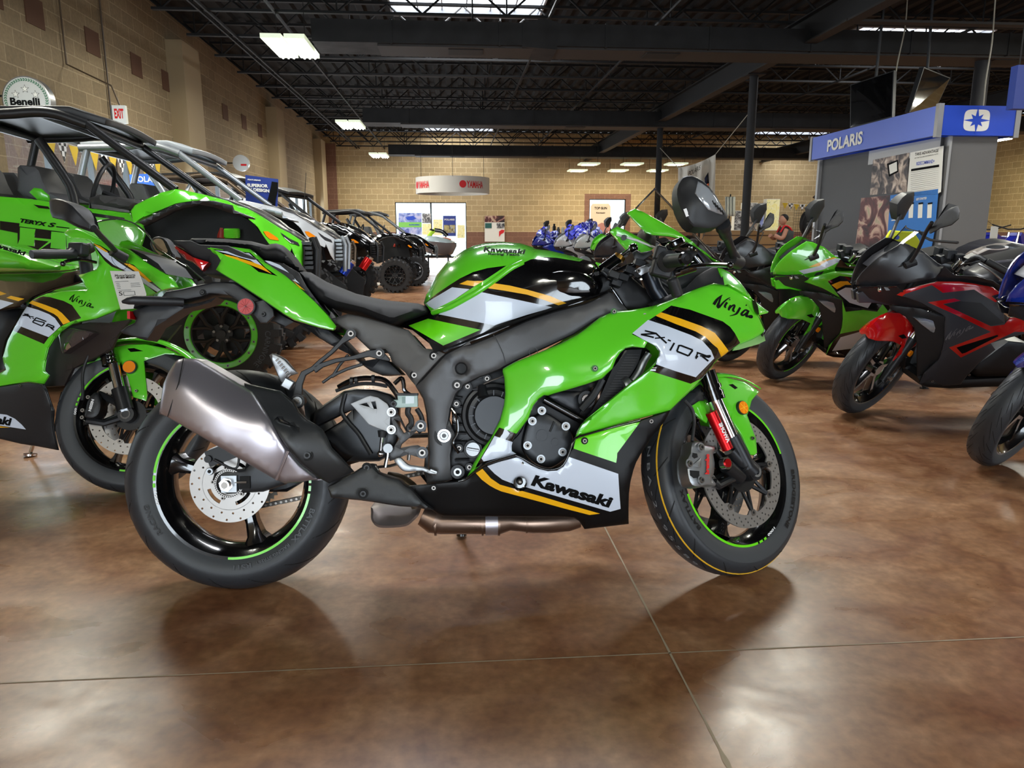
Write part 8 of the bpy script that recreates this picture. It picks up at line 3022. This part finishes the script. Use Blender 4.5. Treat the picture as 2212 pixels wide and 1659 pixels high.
mb.prism(L, (0, .01, 0), mat('board_navy', (.10, .20, .52), .4))
t = single(mb, 'advert_board', 'blue SUPERIOR BY DESIGN board standing behind the green vehicle hood', 'sign', smooth=0)
mb = MB()
yb_ = 8.19
for s_, x0, y0, x1, y1, h_ in (('SUPERIOR', 534, 403, 579, 405, .030), ('BY DESIGN', 533, 411.5, 582, 415.5, .030), ('FEATURING', 535, 389, 563, 391, .012)):
    q0 = at_y(x0, y0, yb_)
    text3('', t, s_, q0, at_y(x1, y1, yb_) - q0, Vector((0, 0, h_)), PWH, mb=mb, bold=.05)
mb.prism([at_y(x, y, yb_) for x, y in ((587, 392), (600, 394), (600, 412), (596, 430), (594, 448), (580, 450), (578, 432), (583, 414))], (0, .002, 0), LBK)
mb.obj('board_print', t, 0, merge=0)
mb = MB()
mb.tube([L[3].lerp(L[2], .5) + Vector((0, .02, 0)), Vector((L[3].lerp(L[2], .5).x, 8.22, 0))], .012, STEEL)
mb.obj('board_stand', t)
mb = MB()
mb.tube([at_y(655, 480, 9.6), at_y(658, 430, 9.6), at_y(661, 373, 9.6)], .006, BLACKM, n=6, rs=[.012, .005, .003])
mb.tube([at_y(655, 480, 9.6), at_y(655, 480, 9.6) + Vector((0, 0, -.5))], .012, BLACKM, n=6)
attach(mb.obj('whip_antenna'), UT[1])
# ---- personal watercraft on its stand
J = lambda x, y, Y_=19.0: at_y(x, y, Y_)
c = J(947, 545)
t = empty('personal_watercraft', Matrix.Translation((c.x, c.y, 0)), 'grey and white personal watercraft with orange trim on a black stand before the doorway', 'watercraft')
jm = Matrix.Translation((-c.x, -c.y, 0))
mb = MB(jm)
rows = []
for k, (x, zt, zb, w2) in enumerate(((908, 523, 535, .30), (920, 520, 545, .45), (945, 522, 552, .50), (965, 524, 556, .42), (978, 524, 548, .25), (986, 527, 532, .03))):
    T_, B_ = J(x, zt), J(x, zb)
    rows.append([Vector((T_.x, 19, T_.z)) + Vector((0, s_ * w2, 0)) if abs(s_) < 1.1 else None for s_ in (-1, 1)] + [Vector((B_.x, 19 + .5 * w2, B_.z + .08)), Vector((B_.x, 19, B_.z)), Vector((B_.x, 19 - .5 * w2, B_.z + .08))])
mb.grid(rows, mat('watercraft_grey', (.50, .50, .52), .25, coat=.6), closed=True)
mb.obj('hull', t, 60)
mb = MB(jm)
rows = []
for (x, zt, zb, w2) in ((912, 518, 524, .25), (925, 510, 524, .38), (945, 512, 524, .42), (965, 516, 526, .34), (982, 523, 527, .08)):
    T_, B_ = J(x, zt), J(x, zb)
    rows.append([Vector((B_.x, 19 - w2, B_.z)), Vector((T_.x, 19 - w2 * .5, T_.z)), Vector((T_.x, 19 + w2 * .5, T_.z)), Vector((B_.x, 19 + w2, B_.z))])
mb.grid(rows, mat('watercraft_pale', (.74, .80, .80), .3, coat=.6))
mb.obj('deck', t, 60, solid=.02)
mb = MB(jm)
mb.tube([J(925, 512), J(935, 500), J(940, 496)], .05, mat('watercraft_lime', (.75, .92, .20), .4), n=8, smooth=3)
mb.tube([J(950, 517), J(962, 516), J(974, 520)], .04, mat('watercraft_orange', (.95, .45, .12), .4), n=8)
mb.tube([J(938, 497), J(955, 500), J(966, 510)], .05, BLK, n=8, smooth=3)
mb.tube([J(930, 496, 18.8), J(938, 498, 19), J(934, 496, 19.3)], .025, BLACKM, n=6)
mb.obj('cowling', t, 60)
mb = MB(jm)
for x in (925, 968):
    for Y_ in (18.8, 19.2):
        mb.tube([J(x, 550, Y_), Vector((J(x, 550, Y_).x, Y_, 0))], .02, STEEL, n=6)
    mb.tube([J(x, 552, 18.8), J(x, 552, 19.2)], .02, STEEL, n=6)
for Y_ in (18.8, 19.2):
    mb.tube([J(918, 553, Y_), J(975, 553, Y_)], .02, STEEL, n=6)
mb.obj('stand', t, 0)
# ---- motorcycles with bows in the middle background
SWW = {'satin_black_fairing': WBD, 'gloss_black_paint': mat('pale_grey_paint', (.62, .65, .68), .3, coat=.6)}
CH.clear()
CH.update({o.name: [c for c in bpy.data.objects if c.parent == o] for o in list(bpy.data.objects) if o == nb or o.parent == nb or (o.parent and o.parent.parent == nb)})
SWG = {'satin_black_fairing': GREEN, 'gloss_black_paint': GREEN}
for (px, Y_, rz, sw, lb_) in ((1168, 15.6, 0, {'satin_black_fairing': BLU}, 'blue motorcycle under the leftmost bow in the middle background'), (1215, 14.4, 0, SWW, 'white and grey motorcycle under the middle bow in the background'),
                              (1258, 13.2, 0, SWW, 'white and grey motorcycle nearest the green screen, under the rightmost bow'), (1296, 11.8, 0, SWG, 'small green motorcycle seen just left of the big windscreen')):
    p = at_y(px, 560, Y_)
    M_ = Matrix.Translation((p.x + 1.3, p.y, 0)) @ Matrix.Rotation(3.3, 4, 'Z') @ Matrix.Rotation(-.18, 4, 'X')
    c = copy_tree(nb, M=M_, swap=sw)
    tag(c, lb_, 'motorcycle', 'motorcycles in the middle background')
for (px, py, Y_, cols, lb_) in ((1183, 513, 15.2, (.86, .87, .95), 'white and blue camouflage gift bow at the left of the three'), (1247, 498, 13.9, (.20, .22, .75), 'deep blue gift bow between the two white ones'), (1272, 505, 13.0, (.90, .90, .95), 'large white gift bow right of the deep blue one')):
    c = at_y(px, py, Y_)
    rnd = random.Random(px)
    mw_ = photomat('bow_ribbon_%s' % ('blue' if cols[0] < .5 else 'white'), [(.42, (.14, .16, .70)), (.5, (.30, .34, .80)), (.56, cols), (.8, cols)], 14)
    mb = MB()
    mb.sphere(c, .10, mw_, n=12)
    for k in range(26):
        d = Vector((rnd.gauss(0, 1), rnd.gauss(0, 1), rnd.gauss(0, 1))).normalized()
        s_ = d.orthogonal().normalized()
        L = []
        for j in range(9):
            a = math.pi * 2 * j / 8
            L.append(c + d * (.13 - .11 * math.cos(a)) + d.cross(s_) * .055 * math.sin(a))
        mb.grid([[p - s_ * .03, p + s_ * .03] for p in L], mw_)
    mb.tube([c, Vector((c.x, c.y + .15, c.z - .15))], .02, mw_, n=6)
    single(mb, 'gift_bow', lb_, 'bow', smooth=60, merge=0)
mb = MB()
a, b = at_y(1171, 504, 24), at_y(1400, 504, 24)
mb.bx(a.x, b.x, 23.9, 24.5, a.z - .06, a.z, mat('dark_counter_top', (.16, .14, .13), .4))
mb.bx(a.x + .1, b.x - .1, 24, 24.4, 0, a.z - .06, WD)
single(mb, 'counter', 'low dark counter under the small window in the back', 'counter', smooth=0)
for i, (x, h_, m_) in enumerate(((1197, 20, BLACKM), (1206, 13, BGR), (1216, 13, PWH), (1229, 16, mat('bottle_orange', (.85, .25, .12), .4)))):
    p = at_y(x, 504, 24.1)
    mb = MB()
    mb.cyl((p.x, p.y, a.z), (p.x, p.y, a.z + h_ / 67 * .75), .055, m_, n=12)
    mb.cyl((p.x, p.y, a.z + h_ / 67 * .75), (p.x, p.y, a.z + h_ / 67), .035, m_, n=10)
    single(mb, 'bottle', '%s on the low dark counter' % ['tall black bottle', 'short grey bottle', 'short white bottle', 'orange-red bottle'][i], 'bottle', 'bottles on the low counter')
# ---- right edge: bare motorcycle tank, dirt bikes, yellow cover
bm_ = Matrix.Translation((5.85, 7.2, 0)) @ Matrix.Rotation(3.07, 4, 'Z') @ Matrix.Rotation(-.15, 4, 'X')
t = empty('naked_motorcycle', bm_, 'black and silver motorcycle with round tank emblem at the right edge, behind the red one', 'motorcycle')
kf = Fr(bm_)
tk2 = panel('fuel_tank', t, kf, ZZ('N 862,378 900,350 985,318 1060,300 1160,298 1236,310 1330,340 1330,470 1236,470 1120,450 1010,420'), [(2100, 550, .10), (2160, 540, .14), (2200, 570, .17)], PBK, back=-.14, roll=.03, side=1, res=14, ppm=380,
             zones=[(ZZ('N 862,378 900,350 985,318 1060,302 1160,300 1010,345 950,372 905,385'), mat('silver_tank_paint', (.68, .65, .62), .3, .5)), (Z('N', circ(1060, 325, 82, 24, 19)), mat('emblem_silver', (.62, .60, .58), .3, .6)), (Z('N', circ(1060, 325, 60, 24, 12)), MBK)])
text_px('tank_lettering', tk2, kf, 'Kawasaki', ZZ('N 1010,466')[0], ZZ('N 1172,446')[0], 8, .178, LWH, bold=.04, side=1)
wheel(t, I4, Vector((1.40, 0, .30)), .30, .055, .035, .219, .05, 5, 0, 'front_wheel', spw=.018, grooves=8, lod=2)
wheel(t, I4, Vector((0, 0, .31)), .31, .08, .05, .219, .06, 5, 0, 'rear_wheel', spw=.018, grooves=8, lod=2)
panel('engine_block', t, OR, [(350, 300), (900, 280), (1000, 500), (850, 750), (450, 750), (300, 500)], .16, ENG, back=-.16, res=60)
panel('rider_seat', t, OR, [(-150, 850), (300, 800), (500, 780), (420, 720), (200, 740), (-150, 810)], .12, SEAT, back=-.12, res=60, roll=.02)
mb = MB()
for sg in (-1, 1):
    mb.tube([Vector((1.40, sg * .08, .30)), Vector((1.16, sg * .08, .85))], .024, CHR)
    mb.tube([Vector((0, sg * .11, .31)), Vector((.45, sg * .1, .42))], .025, ENG)
mb.tube([Vector((1.05, -.35, .98)), Vector((1.12, 0, .95)), Vector((1.05, .35, .98))], .013, MBK, smooth=3)
mb.obj('fork', t)
DB = [(2150, 508, 15.0, (.10, .14, .60), 'blue off-road motorcycle with a white tag near the right wall'), (2205, 510, 13.6, (.12, .16, .70), 'blue off-road motorcycle cut by the right edge of the photo, by the right wall')]
for px, py, Y_, col, lb_ in DB:
    p = at_y(px, py, Y_)
    M_ = Matrix.Translation((p.x, p.y, 0)) @ Matrix.Rotation(-2.5, 4, 'Z')
    t = empty('off_road_motorcycle', M_, lb_, 'motorcycle', 'off-road motorcycles near the right wall')
    bm2 = mat('dirt_bike_blue', col, .3)
    for x_ in (0, 1.4):
        mb = MB()
        mb.lathe([(-.04, .28), (-.05, .32), (0, .345), (.05, .32), (.04, .28)], (x_ - .7, 0, .345), TUR, n=28, closed=True)
        mb.cyl((x_ - .7, -.04, .345), (x_ - .7, .04, .345), .05, ALM, n=12)
        for k in range(14):
            a = math.pi * k / 7
            mb.cyl((x_ - .7, 0, .345), (x_ - .7 + .28 * math.cos(a), 0, .345 + .28 * math.sin(a)), .003, ALM, n=4, cap=False)
        mb.obj('wheel', t)
    mb = MB()
    for sg in (-1, 1):
        mb.tube([Vector((.7, sg * .08, .345)), Vector((.45, sg * .08, 1.0))], .022, CHR, n=8)
    mb.tube([Vector((.42, -.38, 1.15)), Vector((.45, -.1, 1.06)), Vector((.45, .1, 1.06)), Vector((.42, .38, 1.15))], .013, BLACKM, n=8)
    mb.obj('fork', t)
    panel('body_plastic', t, OR, [(-850, 930), (-400, 900), (0, 920), (350, 1000), (420, 940), (200, 700), (50, 650), (-250, 820)], .11, bm2, back=-.11, res=70)
    panel('front_fender', t, OR, [(350, 860), (900, 780), (920, 800), (500, 930), (350, 920)], .07, bm2, back=-.07, res=70)
    mb = MB()
    mb.bx(-.25, .25, -.12, .12, .35, .70, ENG)
    mb.tube([Vector((-.7, 0, .345)), Vector((-.2, 0, .45))], .04, ALM)
    mb.obj('engine', t, bevel=.03)
p = at_y(2147, 505, 14.6)
mb = MB()
mb.box(p, (.16, .01, .30), PWH)
mb.tube([p + Vector((0, 0, .14)), p + Vector((0, .3, .3))], .004, BLACKM, n=4)
single(mb, 'hang_tag', 'white paper tag hanging on the blue off-road motorcycle', 'tag', smooth=0)
L = [at_y(x, y, 5.75) for x, y in ((1907, 552), (1917, 510), (1925, 497), (1945, 499), (1975, 500), (1988, 520), (1982, 550))]
mb = MB()
mb.prism(L, (0, .03, 0), mat('lemon_yellow_cloth', (.85, .86, .12), .6))
t = single(mb, 'yellow_cover', 'lemon yellow cover with a blue dot behind the mirrors of the red motorcycle', 'cover', smooth=0, bevel=.01)
mb = MB()
q = at_y(1938, 513, 5.74)
mb.cyl(q, q + Vector((0, -.004, 0)), .017, PBL, n=16)
mb.obj('blue_dot', t)
mb = MB()
mb.tube([L[0] + Vector((.05, .02, 0)), Vector((L[0].x + .1, 5.9, .75))], .01, STEEL)
mb.obj('cover_support', t)
mb = MB()
a, b = at_y(2200, 140, 7.6), at_y(2290, 236, 7.6)
mb.bx(a.x, b.x, 7.6, 7.7, b.z, a.z, mat('board_navy', (.10, .20, .52), .4))
for x in (a.x + .05, b.x - .05):
    mb.cyl((x, 7.65, a.z), (x, 7.65, ZC), .008, STEEL, n=5)
single(mb, 'hanging_sign', 'dark blue hanging sign cut off at the upper right edge', 'sign', smooth=0)
